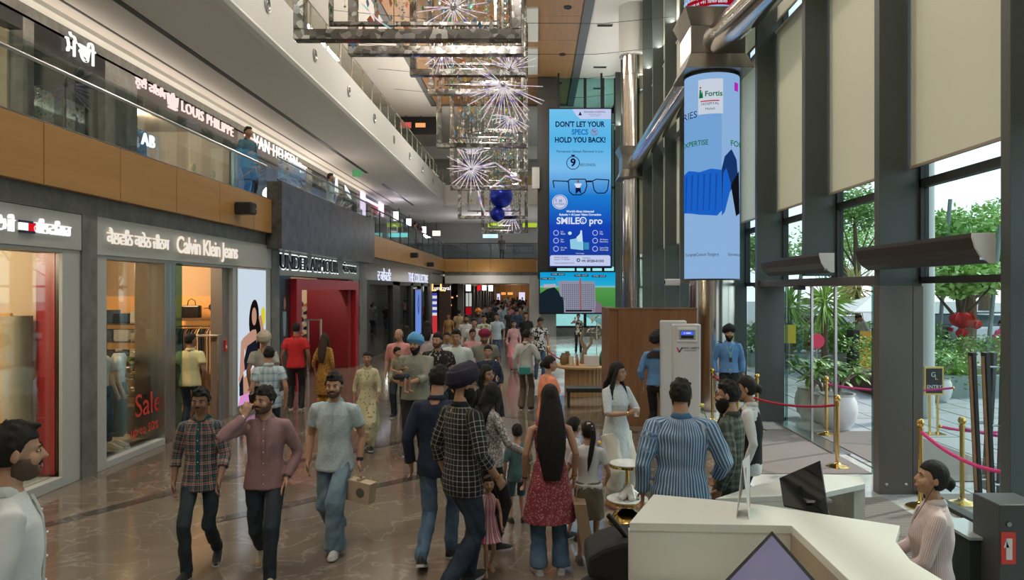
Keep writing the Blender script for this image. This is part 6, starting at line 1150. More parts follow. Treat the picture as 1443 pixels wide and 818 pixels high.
def hand(mb, wr, d, thumb, curl, s=1.0, lod=0):
    """palm, four unequal fingers, thumb; d = forearm direction, thumb = thumb side"""
    M = frame(d, thumb); P = lambda x, y, z: wr+M @ V((x*s, y*s, z*s))
    mb.loft([[P(rx*math.cos(t), ry*math.sin(t), z) for t in [2*PI*i/10 for i in range(10)]] for rx, ry, z in ((.026, .020, -.01), (.030, .018, .02), (.040, .015, .055), (.042, .014, .085), (.036, .010, .097))])
    if lod > 1:
        mb.loft([[P(rx*math.cos(t), ry*math.sin(t)-.5*curl*max(0, z-.09), z) for t in [2*PI*i/8 for i in range(8)]] for rx, ry, z in ((.038, .012, .085), (.034, .012, .13), (.02, .008, .165))]); return
    for k, (x, L, r) in enumerate(((.031, .072, .0095), (.0105, .080, .0098), (-.0105, .074, .0095), (-.031, .058, .0085))):
        pts = [P(x, 0, .075)]; ang = 0; q = V((x, 0, .088)); pts.append(P(*q)); fan = x*.9
        for j, f in enumerate((.42, .33, .25)):
            ang += curl*(.75 if j == 0 else .9); q = q+V((fan*L*f*2.2 if j == 0 else 0, -math.sin(ang)*L*f, math.cos(ang)*L*f)); pts.append(P(*q))
        mb.tube(pts, [r*s*1.05, r*s*1.05, r*s, r*s*.95, r*s*.75], 7)
    q0, q1, q2, q3 = V((.022, -.002, .012)), V((.046, -.012, .038)), V((.056, -.018-.02*curl, .064)), V((.056-.008*curl, -.022-.03*curl, .09))
    mb.tube([P(*q0), P(*q1), P(*q2), P(*q3)], [.015*s, .013*s, .0105*s, .008*s], 7)
def person(px=None, fy=None, H=1.72, rot=180, lab='', X=None, Y=None, z0=0, sex='m', sk='a', build=1.0, lod=0, walk=0.0, lead=1, lean=0, twist=0, head=(0, 0, 0),
           R=('down',), L=('down',), top='shirt', sleeve='short', tm=None, hem=None, bottom='trousers', bm=None, leg=1.0, hair='short', hm='black', beard=None, tur=None, shoe=(.02, .02, .02), sole=(.5, .5, .5),
           sit=False, collar=True, glasses=False, dup=None, group=None, feet=None, cat='person', blow=0, open_=False, lab_extra=None):
    if X is None: p = onZ(px, fy); X, Y = p.x, p.y
    child = H < 1.35; s = H/1.75; hs = 1.0 if not child else (1.0+(1.35-H)*.55); sd = int(abs(X*97+Y*31)) % 1000; rg = random.Random(sd)
    t = thing('person', lab, cat, (X, Y, z0), math.radians(rot), group)
    fem = sex == 'f'; K = s
    vb = (.0076, .0125, .022)[lod]; vc = (.014, .021, .030)[lod]
    if child: vb *= .85; vc *= .8
    # ---- skeleton (metres at true size)
    drop = .0
    st = walk
    hipz = .90-(.055*abs(st) if st else 0)
    if sit: hipz = .50
    hip = V((0, 0, hipz))*K
    Rl = Matrix.Rotation(math.radians(lean), 3, 'X').inverted() if lean >= 0 else Matrix.Rotation(math.radians(-lean), 3, 'X')
    Rl = Matrix.Rotation(math.radians(-lean), 3, 'X'); Rt = Matrix.Rotation(math.radians(twist), 3, 'Z'); Ru = Rl @ Rt
    U = lambda x, y, z: hip+(Ru @ V((x, y, z-.90)))*K        # upper body point from canonical standing coordinates
    shw = (.172 if not fem else .150)*build if not child else .155
    sh = {1: U(shw, 0, 1.392), -1: U(-shw, 0, 1.392)}
    hj = {1: hip+Rt @ V((.092*K, 0, -.02*K)), -1: hip+Rt @ V((-.092*K, 0, -.02*K))}
    ank = {}; ft = {}; kn = {}
    for sg in (1, -1):
        ph = st*(1 if sg == lead else -1)
        if sit: a = V((sg*.12, .42, .09)); fd = V((0, 1, 0)); 
        elif feet: a = V(feet[sg]); fd = V((sg*.15, 1, 0))
        else:
            a = V((sg*(.075 if st else .105), .36*ph, .085+(.0 if ph >= 0 else .10*abs(ph)))); fd = V((sg*.16, 1, (.10 if ph > 0 else (-.75*abs(ph) if ph < 0 else 0))))
            if ph < 0: a.y -= .05
        pole = V((0, 1, 0.1)); kn[sg], ank[sg] = ik(hj[sg], a*K, .425*K, .415*K, pole); ft[sg] = fd.normalized()
    # ---- arms
    el = {}; wr = {}; hd = {}; th = {}; cu = {}
    for sg, A in ((1, R), (-1, L)):
        k = A[0]; pole = V((sg*.5, -1, -.1)); curl = .45; d_h = None; thumb = V((0, 1, 0))
        if k == 'down': tg = U(sg*(shw+.075), .03, .885)
        elif k == 'fwd': tg = U(sg*(shw+.05), .20, .92)
        elif k == 'back': tg = U(sg*(shw+.06), -.17, .92)
        elif k == 'belly': tg = U(sg*.10, .26, 1.10); pole = V((sg*1, -.6, -.5)); thumb = V((0, .2, 1))
        elif k == 'cup': tg = U(sg*.05, .30, 1.17); pole = V((sg*1, -.4, -.8)); thumb = V((0, 0, 1)); curl = .8
        elif k == 'phone': tg = U(sg*.155, .12, 1.50); pole = V((sg*1, .5, -1)); d_h = V((-sg*.25, -.25, 1)); thumb = V((0, -.2, 1)); curl = .7
        elif k == 'pocket': tg = U(sg*.19, .08, .93); pole = V((sg*1, -1, 0)); curl = .2
        elif k == 'hip': tg = U(sg*.17, .05, 1.02); pole = V((sg*1, -.6, 0))
        elif k == 'at': tg = U(*A[1]); pole = V(A[2]) if len(A) > 2 else pole; curl = A[3] if len(A) > 3 else .5; thumb = V(A[4]) if len(A) > 4 else V((0, .3, 1))
        el[sg], wr[sg] = ik(sh[sg], tg, .285*K, .255*K, pole); fd = (wr[sg]-el[sg]).normalized(); hd[sg] = (d_h or fd)
        if k in ('belly',): hd[sg] = (fd+V((-sg*.5, 0, 0))).normalized()
        th[sg] = thumb; cu[sg] = curl
    # ---- head frame
    nb = U(0, .0, 1.47); hy, hp, hr = [math.radians(q) for q in head]
    Rh = Ru @ Matrix.Rotation(hy, 3, 'Z') @ Matrix.Rotation(-hp, 3, 'X') @ Matrix.Rotation(hr, 3, 'Y')
    hc = nb+(Ru @ V((0, .012, .075)))*K+(Rh @ V((0, .012, .085)))*K*hs; hk = K*hs*.98
    HP = lambda x, y, z: hc+Rh @ (V((x, y, z))*hk)
    def hell(mb, c, r, n=14, m=9): 
        Mh = Rh.to_4x4(); mb.ball(HP(*c), tuple(q*hk for q in r), n, m, M=Rh)
    # ---- body: one continuous skin surface
    B = MB()
    tor = [(.85, .135, .085, 0), (.95, .145, .095, -.005), (1.08, .125 if not fem else .11, .088, 0), (1.25, .148 if not fem else .125, .10, .0), (1.37, .155 if not fem else .13, .095, -.005), (1.44, .11, .07, -.01), (1.475, .06, .056, -.005)]
    B.loft([[U(x_*build*math.cos(a), y_+yo*1.0, z_) if 0 else U(rx*build*math.cos(a), yo+ry*build**.8*math.sin(a), z_) for a in [2*PI*i/18 for i in range(18)]] for z_, rx, ry, yo in tor for x_, y_ in ((0, 0),)])
    nr = (.057 if not fem else .048)*K
    B.tube([U(0, -.012, 1.42), U(0, -.006, 1.50), HP(0, -.016, -.075), HP(0, -.012, -.02)], [nr*1.5, nr, nr*.98, nr*.9], 14)
    hell(B, (0, -.012, .022), (.076, .094, .096), 18, 12); hell(B, (0, .02, -.03), (.064, .072, .075)); hell(B, (0, .045, -.083), (.034, .036, .028))
    if lod < 2:
        hell(B, (.036, .055, -.028), (.030, .032, .034)); hell(B, (-.036, .055, -.028), (.030, .032, .034)); hell(B, (0, .068, .022), (.048, .020, .011)); hell(B, (0, .072, -.062), (.026, .022, .014))
        nz = [HP(0, .082, .018), HP(0, .096, -.004), HP(0, .106, -.020), HP(0, .088, -.030)]; B.tube(nz, [.007*hk, .010*hk, .0145*hk, .010*hk], 8)
        for sg in (1, -1): hell(B, (sg*.011, .088, -.026), (.010, .011, .008), 8, 6); B.ball(HP(sg*.079, -.006, -.002), tuple(q*hk for q in (.010, .021, .033)), 8, 7, M=Rh @ Matrix.Rotation(-sg*.3, 3, 'Z'))
    thick = build if not child else .95
    for sg in (1, -1):
        aw = (1 if not fem else .86)*thick
        B.tube([U(sg*.06, -.0, 1.395), sh[sg].lerp(el[sg], .2), sh[sg].lerp(el[sg], .6), el[sg], el[sg].lerp(wr[sg], .28), el[sg].lerp(wr[sg], .75), wr[sg], wr[sg]+hd[sg]*.015*K], [q*K*aw for q in (.026, .043, .042, .035, .038, .029, .0245, .024)], 12)
        hand(B, wr[sg], hd[sg], th[sg], cu[sg], K*(1 if not fem else .92)*(1.06 if child else 1), lod)
        lw_ = (1 if not fem else .95)*thick
        B.tube([hj[sg], hj[sg].lerp(kn[sg], .4), kn[sg], kn[sg].lerp(ank[sg], .3), kn[sg].lerp(ank[sg], .8), ank[sg]], [q*K*lw_ for q in (.066, .062, .048, .047, .033, .031)], 12)
        f_ = ft[sg]; B.tube([ank[sg]-f_*.045*K-V((0, 0, .045))*K, ank[sg]+f_*.03*K-V((0, 0, .045))*K, ank[sg]+f_*.10*K-V((0, 0, .055))*K, ank[sg]+f_*.155*K-V((0, 0, .06))*K], [(.032*K, .030*K), (.036*K, .034*K), (.042*K, .024*K), (.034*K, .014*K)], 10)
        B.ball(ank[sg]-V((0, 0, .02*K)), .034*K, 8, 6)
    body = queue(B, 'body', skin(sk), t, vb, smooth=1 if lod < 2 else 1)
    # ---- face
    if lod < 2:
        for sg in (1, -1):
            e = MB(); e.ball(HP(sg*.031, .0775, .006), tuple(q*hk for q in (.0125, .0075, .0048)), 10, 7, M=Rh); plain(e, 'eye', mat('eye_white', (.36, .33, .30), .35), t)
            e = MB(); e.ball(HP(sg*.031, .0845, .006), tuple(q*hk for q in (.0062, .0032, .0062)), 10, 6, M=Rh); plain(e, 'iris', mat('iris', (.012, .008, .006), .2), t)
            e = MB(); e.tube([HP(sg*.014, .091, .026), HP(sg*.032, .090, .031), HP(sg*.050, .079, .024)], [(.003*hk, .0035*hk), (.0034*hk, .0045*hk), (.002*hk, .003*hk)], 6); plain(e, 'eyebrow', hairm('black' if hm != 'grey' else 'grey'), t)
        lc = tuple(min(1, c*k_) for c, k_ in zip(SKIN[sk], (.95, .62, .68) if not fem else (1.02, .5, .55)))
        e = MB(); e.ball(HP(0, .0905, -.056), tuple(q*hk for q in (.021, .0065, .0045)), 12, 6, M=Rh); e.ball(HP(0, .0905, -.064), tuple(q*hk for q in (.018, .007, .0055)), 12, 6, M=Rh); plain(e, 'lips', mat('lips_%s%s' % (sk, sex), lc, .4), t)
    hmt = hairm(hm)
    # ---- hair
    def cap(mb, f=1.0, low=-.05, grow=1.0):
        # skull cap trimmed to a hairline: rows from crown down, stopping higher at the face
        n = 26; rows = []
        for k in range(9):
            u = k/8; ring = []
            for i in range(n):
                a = 2*PI*i/n; fr = math.sin(a)      # +1 = face side
                lowz = (.060 if fr > .55 else (.060+(low-.060)*min(1, (.55-fr)/.55)) if fr > 0 else low)
                zt_ = math.acos(max(-1, min(1, (lowz-.022)/.108)))
                ph = .02+(zt_-.02)*u; jit = 1+.02*math.sin(a*9+k)+.012*math.sin(a*17)
                ring.append(HP(.0855*grow*jit*math.sin(ph)*math.cos(a), -.013+.103*grow*jit*math.sin(ph)*math.sin(a), .022+.112*grow*math.cos(ph)))
            rows.append(ring)
        inner = [[HP(0, -.01, .02).lerp(p, .90) for p in rows[-1]], [HP(0, -.01, .02).lerp(p, .6) for p in rows[-1]]]
        mb.loft(rows+inner)
    if tur:
        Tm = mb = MB(); n = 30; rows = []
        for k, (z, rx, ry, yo) in enumerate(((-.012, .083, .092, -.020), (.015, .106, .122, -.022), (.050, .119, .139, -.022), (.088, .116, .136, -.018), (.128, .101, .119, -.014), (.160, .074, .088, -.008), (.183, .038, .046, -.004), (.190, .010, .012, 0))):
            rows.append([HP(rx*math.cos(a), yo+ry*math.sin(a)*(1 if math.sin(a) < 0 else .93), z+(.034*math.sin(a) if k < 4 else .012*math.sin(a))) for a in [2*PI*i/n for i in range(n)]])
        mb.loft(rows)
        for k in range(6):      # wrapped folds crossing at the front
            for sg in (1, -1):
                pts = []
                for i in range(13):
                    a = PI/2+sg*(i/12)*PI*1.0; u = i/12; z = .040+k*.018+.036*math.sin(a)*.9+.02*math.cos(u*PI); kk = 1-max(0, (z-.07)/.12)**2*.62
                    pts.append(HP(.121*kk*math.cos(a), -.020+.139*kk*math.sin(a)*(1 if math.sin(a) < 0 else .94), z))
                mb.tube(pts, .008*hk, 6)
        queue(mb, 'turban', tur, t, .008 if lod == 0 else .012, smooth=2)
        if lod < 2 and not fem: pass
    elif hair == 'short':
        mb = MB(); cap(mb); 
        if lod < 2:
            for i in range(16): a = rg.uniform(-.06, .06); hell(mb, (a, rg.uniform(.0, .072)-.3*abs(a), rg.uniform(.108, .126)-.5*abs(a)), (.018, .024, .014), 8, 6)
            for i in range(46): a = rg.uniform(0, 6.28); ph = rg.uniform(.2, 1.75); (hell(mb, (.083*math.sin(ph)*math.cos(a), -.013+.100*math.sin(ph)*math.sin(a), .022+.110*math.cos(ph)), (.014, .014, .018), 6, 5) if math.sin(a) < .3 or ph < .8 else None)
        queue(mb, 'hair', hmt, t, .008 if lod == 0 else .014, smooth=1)
    elif hair == 'bald': mb = MB(); cap(mb, low=-.04); queue(mb, 'hair', hmt, t, .01, smooth=1) if False else plain_bald(t, HP, hmt)
    else:
        mb = MB(); cap(mb, low=-.065, grow=1.03)
        ln = {'long': 1.12, 'verylong': .90, 'mid': 1.33, 'curly': 1.22}.get(hair)
        if ln:
            rows = []; nn = 16; zt_ = (HP(0, -.05, .05)); top_ = HP(0, -.045, .06)
            wmax = .10 if hair != 'verylong' else .142
            bt = U(0, -.155, ln)
            for k in range(9):
                u = k/8; c = HP(0, -.055, .03).lerp(bt, u) if u else HP(0, -.05, .03)
                c = c+(Ru @ V((0, -.028*math.sin(u*PI), 0)))*K; ww = (.083+(wmax-.083)*math.sin(min(1, u*1.6)*PI/2))*(1-1.1*max(0, u-.6))*K; dd = (.06-.035*u)*K
                Mx = Ru if u > .35 else Rh; rows.append([c+Mx @ V((ww*math.cos(a)*(1+.05*math.sin(5*a+k)), dd*math.sin(a), 0)) for a in [2*PI*i/nn for i in range(nn)]])
            mb.loft(rows)
            if hair in ('long', 'curly', 'mid'):
                for sg in (1, -1):
                    fw = .055 if hair == 'curly' else .03
                    pts = [HP(sg*.055, .03, .075), HP(sg*.086, .015, .02), HP(sg*.088, -.01, -.05), U(sg*.10, fw*.6, 1.42), U(sg*.115, fw+.02, 1.30 if hair != 'mid' else 1.38)]
                    mb.tube(pts, [(.02*K), (.022*K), (.028*K), (.034*K), (.016*K)], 8)
        if hair == 'bun': hell(mb, (0, -.125, -.01), (.045, .04, .045)); mb.tube([HP(0, -.13, -.02), HP(.0, -.145, -.07)], [.02*hk, .008*hk], 8)
        if hair == 'pony':
            bt = U(0, -.14, 1.17); mb.tube([HP(0, -.095, .05), HP(0, -.14, .03), HP(0, -.14, -.06), bt.lerp(HP(0, -.14, -.06), .4), bt], [.024*hk, .032*hk, .036*hk, .032*hk, .008*hk], 10)
        queue(mb, 'hair', hmt, t, .009 if lod == 0 else .014, smooth=1)
    if beard:
        mb = MB(); g = {'short': 1.0, 'full': 1.0}[beard]
        ex = .0 if beard == 'short' else .018
        n = 18; rows = []
        for k, (z, w_) in enumerate(((-.020, .0), (-.045, .3), (-.070, .75), (-.092, 1), (-.108-ex, .9), (-.118-ex*2, .5))):
            ring = []
            for i in range(n+1):
                a = -.35+(PI+.7)*i/n; sx_ = math.cos(a); sy_ = math.sin(a); rx = (.068, .0675, .063, .052, .040, .022)[k]+.004+ex*.3; ry = (.070, .074, .076, .074, .062, .040)[k]+.006+ex*.5
                ring.append(HP(rx*sx_, .012+ry*sy_, z+(.0 if k > 0 else .0)))
            rows.append(ring)
        # side burns + jaw sheet (open in front of the mouth)
        vs = []; fs = []
        for r in rows: vs += r
        for k in range(len(rows)-1):
            for i in range(n):
                if k < 3 and 6 <= i <= 11 and k < 2: continue
                if k == 2 and 8 <= i <= 9: continue
                a = k*(n+1)+i; fs.append((a, a+1, a+n+2, a+n+1))
        bm_ = MB(); bm_.add(vs, fs); o = plain(bm_, 'beard', hmt if beard == 'full' else mat('stubble', (.085, .052, .036), .8), t); so_ = o.modifiers.new('so', 'SOLIDIFY'); so_.thickness = .004+ex*.8; so_.offset = 1 if beard == 'full' else 0
        e = MB(); e.tube([HP(-.030, .082, -.052), HP(-.014, .0935, -.044), HP(0, .096, -.042), HP(.014, .0935, -.044), HP(.030, .082, -.052)], [(.003*hk, .004*hk), (.0045*hk, .006*hk), (.004*hk, .005*hk), (.0045*hk, .006*hk), (.003*hk, .004*hk)], 6); plain(e, 'moustache', hmt, t)
    elif lod == 0 and not fem and not child:
        e = MB(); e.tube([HP(-.026, .084, -.050), HP(-.012, .0925, -.044), HP(0, .095, -.043), HP(.012, .0925, -.044), HP(.026, .084, -.050)], [(.002*hk, .003*hk), (.003*hk, .0045*hk), (.003*hk, .004*hk), (.003*hk, .0045*hk), (.002*hk, .003*hk)], 6); plain(e, 'moustache', hmt, t)
    if glasses:
        e = MB()
        for sg in (1, -1):
            pts = [HP(sg*.031+.020*math.cos(a), .096, .006+.016*math.sin(a)) for a in [2*PI*i/14 for i in range(15)]]; e.tube(pts, .0016*hk, 5); e.tube([HP(sg*.050, .095, .010), HP(sg*.078, .04, .010), HP(sg*.080, -.005, .006)], .0018*hk, 5)
        e.tube([HP(-.011, .098, .010), HP(.011, .098, .010)], .0016*hk, 5); plain(e, 'spectacles', M_black if glasses is True else glasses, t)
    # ---- upper garment
    kurta = top == 'kurta'
    hz = hem if hem is not None else ({'shirt': .80, 'tee': .84, 'kurta': .50, 'dress': .45, 'tank': .86}[top])
    T = MB(); e_ = .016; bx_ = build; fl = .0
    secs = []
    if kurta or top == 'dress': secs += [(hz, .235 if kurta else .26, .175 if kurta else .22, 0), (hz+.25*(.9-hz), .225, .165, 0), (.80, .190, .145, 0)]
    else: secs += [(hz, .186 if not fem else .178, .136, 0), (.90, .180 if not fem else .175, .130, 0)]
    secs += [(1.0, .164 if not fem else .146, .120, .002), (1.10, .148 if not fem else .122, .108, .004), (1.24, .162 if not fem else .138, .116+(.018 if fem and not child else 0), .004+(.006 if fem else 0)), (1.35, .172 if not fem else .145, .112, -.002), (1.42, .150 if not fem else .128, .088, -.008), (1.462, .092, .066, -.010), (1.478, .066, .058, -.008)]
    if top == 'tank': secs = [q for q in secs if q[0] < 1.45]
    fat = bx_
    def SU(x, y, z):    # lower skirt sections follow the legs, not the lean
        if z >= .86: return U(x, y, z)
        mid = (kn[1]+kn[-1])/2; f = (.88-z)/.45; c = hip.lerp(V((mid.x, mid.y*.8, 0)), min(1, f)*.6); return V((c.x, c.y, 0))+(Rt @ V((x, y, 0)))*K+V((0, 0, hip.z+(z-.90)*K))
    if sit: secs = [q for q in secs if q[0] >= .88]
    T.loft([[SU(rx*(fat if z_ < 1.3 else fat**.75 if z_ < 1.4 else fat**.35)*math.cos(a), yo+ry*fat**.85*math.sin(a)+(.03*blow*math.cos(3*a) if z_ < .8 else 0), z_) for a in [2*PI*i/24 for i in range(24)]] for k_, (z_, rx, ry, yo) in enumerate(secs)])
    bones = []
    sl = {'short': .62, 'long': 2.0, 'rolled': 1.42, 'none': 0, 'elbow': 1.0}[sleeve]
    for sg in (1, -1):
        a, b_, c = sh[sg], el[sg], wr[sg]; bones += [(a, b_), (b_, c)]
        if not sl: continue
        w0 = ((.064, .060, .054, .050, .043, .036) if not fem else (.054, .05, .045, .041, .036, .032)); w0 = [q*K*thick*(1.0 if sleeve != 'short' else 1.08) for q in w0]
        ub = Ru @ V((0, 0, 1)); pts = [U(sg*.075*build**.5, -.006, 1.428), U(sg*(shw-.055), -.003, 1.412), a+ub*.002*K, a.lerp(b_, .16), a.lerp(b_, min(.62, sl))]; rr_ = [.036*K*thick, .047*K*thick, w0[0]*.94, w0[0]*.96, w0[1]]
        if sl > .9: pts += [b_]; rr_ += [w0[2]]
        if sl > 1.2: pts += [b_.lerp(c, min(sl-1, .45))]; rr_ += [w0[3]]
        if sl > 1.6: pts += [b_.lerp(c, .93)]; rr_ += [w0[4]]
        T.tube(pts, rr_, 14)
        if sleeve == 'rolled': q1 = b_.lerp(c, .30); q2 = b_.lerp(c, .47); T.tube([q1, q2], w0[3]*1.12, 14)
    if collar == 'polo' or collar is True:
        n = 20; cr = MB(); r1 = [U(.062*math.cos(a)*1.08, -.012+.062*math.sin(a), 1.462-.012*max(0, math.sin(a))) for a in [2*PI*i/n for i in range(n)]]; r2 = [U(.060*math.cos(a), -.012+.058*math.sin(a), 1.502-.030*max(0, math.sin(a))**2) for a in [2*PI*i/n for i in range(n)]]; r3 = [U(.082*math.cos(a), -.012+.076*math.sin(a), 1.468-.028*max(0, math.sin(a))) for a in [2*PI*i/n for i in range(n)]]
        cr.loft([r1, r2, r3], cap=False); o = plain(cr, 'collar', tm, t); q = o.modifiers.new('so', 'SOLIDIFY'); q.thickness = .004
    queue(T, {'shirt': 'shirt', 'tee': 't_shirt', 'kurta': 'kurta', 'dress': 'dress', 'tank': 'top'}[top], tm, t, vc, bones=(bones, U(0, 0, 0), Ru, K), fold=.0045*K if lod < 2 else .003, smooth=2, seed=sd)
    if top == 'shirt' and lod == 0:     # button placket
        pm_ = MB(); row = []
        for z_, ry in ((1.445, .078), (1.40, .096), (1.35, .112), (1.24, .121), (1.10, .114), (1.0, .116), (.90, .120), (max(hz, .8)+.01, .122)): row.append((U(-.014, ry*fat**.85-.003, z_), U(.014, ry*fat**.85-.003, z_), U(.014, ry*fat**.85+.006, z_), U(-.014, ry*fat**.85+.006, z_)))
        pm_.loft(row); plain(pm_, 'placket', tm, t, False)
        for z_, ry in ((1.38, .106), (1.28, .124), (1.18, .123), (1.08, .119), (.98, .121), (.90, .124)): b2 = MB(); b2.ball(U(0, ry*fat**.85+.004, z_), .0055*K, 8, 5); plain(b2, 'button', M_white, t)
    # ---- lower garment
    Pm = MB()
    if bottom in ('trousers', 'wide', 'shorts', 'salwar'):
        Pm.loft([[U(rx*fat*math.cos(a), ry*fat**.85*math.sin(a), z_) if not sit else U(rx*fat*math.cos(a), ry*math.sin(a), z_) for a in [2*PI*i/20 for i in range(20)]] for z_, rx, ry in ((.80, .10, .08), (.86, .140, .100), (.94, .134, .096), (.985, .11, .08))])
        kr = {'trousers': (.080, .066, .060, .058), 'wide': (.084, .085, .088, .095), 'shorts': (.095, .085, .085, .085), 'salwar': (.11, .12, .10, .055)}[bottom]
        for sg in (1, -1):
            h_, k_, a_ = hj[sg], kn[sg], ank[sg]; w_ = [q*K*leg*thick for q in kr]
            if bottom == 'shorts': Pm.tube([h_, h_.lerp(k_, .5), h_.lerp(k_, 1.0), k_.lerp(a_, .06)], [w_[0], w_[1], w_[2], w_[3]], 16)
            else: Pm.tube([h_, h_.lerp(k_, .35), k_, k_.lerp(a_, .5), a_+V((0, 0, .01)), a_-V((0, -.0, .025*K))], [w_[0]*1.02, w_[0]*.97, w_[1], (w_[1]+w_[2])/2*.97, w_[3], w_[3]*1.02], 16)
        bn = [(hj[1], kn[1]), (kn[1], ank[1]), (hj[-1], kn[-1]), (kn[-1], ank[-1])]
        queue(Pm, {'trousers': 'trousers', 'wide': 'trousers', 'shorts': 'shorts', 'salwar': 'trousers'}[bottom], bm, t, vc, bones=(bn, U(0, 0, 0), Ru, K), fold=.006*K if lod < 2 else 0, smooth=2, seed=sd+5)
    elif bottom == 'skirt':
        Pm.loft([[SU(rx*math.cos(a), ry*math.sin(a), z_) for a in [2*PI*i/20 for i in range(20)]] for z_, rx, ry in ((.56, .20, .16), (.75, .188, .15), (.92, .178, .138), (1.0, .158, .126), (1.03, .15, .12))]); queue(Pm, 'skirt', bm, t, vc, bones=([], U(0, 0, 0), Ru, K), fold=.005, smooth=2, seed=sd)
    # ---- shoes
    if shoe:
        for sg in (1, -1):
            f_ = ft[sg]; side = f_.cross(V((0, 0, 1))).normalized(); upv = side.cross(f_); Ms = Matrix((side, f_, upv)).transposed(); a = ank[sg]-upv*.088*K if f_.z > -.3 else ank[sg]-upv*.085*K
            q = lambda x, y, z: a+Ms @ V((x, y, z))*K
            so_ = MB(); so_.loft([[q(w_*c_, y_, z_) for c_, z_ in ((-1, 0), (1, 0), (1, .024), (-1, .024))] for y_, w_ in ((-.075, .024), (-.06, .034), (0, .036), (.08, .045), (.14, .043), (.18, .030), (.195, .015))])
            up_ = MB(); up_.loft([[q(w_*math.cos(b_), y_, .022+h_*max(0, math.sin(b_))) for b_ in [PI*i/8 for i in range(9)]] for y_, w_, h_ in ((-.072, .022, .055), (-.05, .036, .085), (-.01, .038, .095), (.04, .040, .078), (.10, .043, .050), (.15, .040, .036), (.19, .014, .015))])
            plain(up_, 'shoe', mat('shoe_%.2f_%.2f_%.2f' % shoe, shoe, .6), t); plain(so_, 'sole', mat('sole_%.2f' % sole[0], sole, .7), t, False)
    t['K'] = K
    return t, dict(sh=sh, el=el, wr=wr, hd=hd, U=U, HP=HP, hk=hk, K=K, ank=ank, hj=hj, kn=kn, M=Matrix.LocRotScale(t.location, t.rotation_euler, t.scale), Rh=Rh, Ru=Ru)
def plain_bald(t, HP, m):
    mb = MB(); n = 20; rows = []
    for z, r in ((-.05, 1.0), (-.02, 1.03), (.02, 1.02), (.045, .96)): rows.append([HP(.081*r*math.cos(a), -.013+.10*r*math.sin(a), z) for a in [PI*1.02+PI*.96*i/n for i in range(n+1)]])
    vs = [p for r in rows for p in r]; fs = [(k*(n+1)+i, k*(n+1)+i+1, (k+1)*(n+1)+i+1, (k+1)*(n+1)+i) for k in range(3) for i in range(n)]
    mb.add(vs, fs); o = plain(mb, 'hair', m, t); s = o.modifiers.new('so', 'SOLIDIFY'); s.thickness = .008
def flush():
    dg = bpy.context.evaluated_depsgraph_get()
    for o, m, bones, fold, seed in QUEUE:
        me = bpy.data.meshes.new_from_object(o.evaluated_get(dg)); o.modifiers.clear(); o.data = me; me.materials.clear(); me.materials.append(m)
        n = len(me.vertices)
        if not n: continue
        me.polygons.foreach_set('use_smooth', [True]*len(me.polygons))
        if bones is None: continue
        co = np.empty(n*3); me.vertices.foreach_get('co', co); co = co.reshape(-1, 3); no = np.empty(n*3); me.vertices.foreach_get('normal', no); no = no.reshape(-1, 3)
        segs, org, Ru, K = bones; Ri = np.array(Ru.inverted())
        if fold:
            r = np.random.RandomState(seed); d = np.zeros(n)
            for k in range(9):
                f = r.uniform(14, 42, 3)*np.array([1, 1, .6])*(1 if k < 5 else 1.7); d += np.sin(co @ f*1.0+r.uniform(0, 6))*np.sin(co @ r.uniform(-25, 25, 3)+r.uniform(0, 6))/(1 if k < 5 else 1.6)
            co = co+no*(d*fold*.42)[:, None]; me.vertices.foreach_set('co', co.ravel())
        loc = (co-np.array(org)) @ Ri.T
        uv = np.zeros((n, 3)); uv[:, 0] = np.arctan2(loc[:, 0], loc[:, 1])*.155; uv[:, 1] = loc[:, 2]
        torso = segs and len(segs) == 4 and abs(segs[0][0].z-segs[2][0].z) < 1 
        best = np.full(n, 9.0); bu = np.zeros(n); bv = np.zeros(n)
        for si, (a, b) in enumerate(segs):
            a = np.array(a); b = np.array(b); d = b-a; L = np.linalg.norm(d); d = d/L; w_ = co-a; tt = np.clip(w_ @ d, 0, L); q = w_-tt[:, None]*d; dist = np.linalg.norm(q, axis=1)
            e1 = np.cross(d, [0, 0, 1.0] if abs(d[2]) < .8 else [0, 1.0, 0]); e1 /= np.linalg.norm(e1); e2 = np.cross(d, e1); an = np.arctan2(q @ e1, q @ e2)*.055
            sel = dist < best; best[sel] = dist[sel]; bu[sel] = an[sel]; bv[sel] = (tt+(L if si % 2 else 0))[sel]
        use = best < .075*K
        uv[use, 0] = bu[use]; uv[use, 1] = bv[use]
        at = me.attributes.new('weave', 'FLOAT_VECTOR', 'POINT'); at.data.foreach_set('vector', uv.ravel())
def skin_part(t, mb, name, m): return plain(mb, name, m, t)
def bracelet(P, t, sg, m, name='watch', r=.031, w=.01, f=.93):
    a, b = P['el'][sg], P['wr'][sg]; d = (b-a).normalized(); q = a.lerp(b, f); mb = MB(); mb.tube([q-d*w*P['K'], q+d*w*P['K']], r*P['K'], 14); o = plain(mb, name, m, t)
    return o
def wpt(P, v): return P['M'] @ V(v)
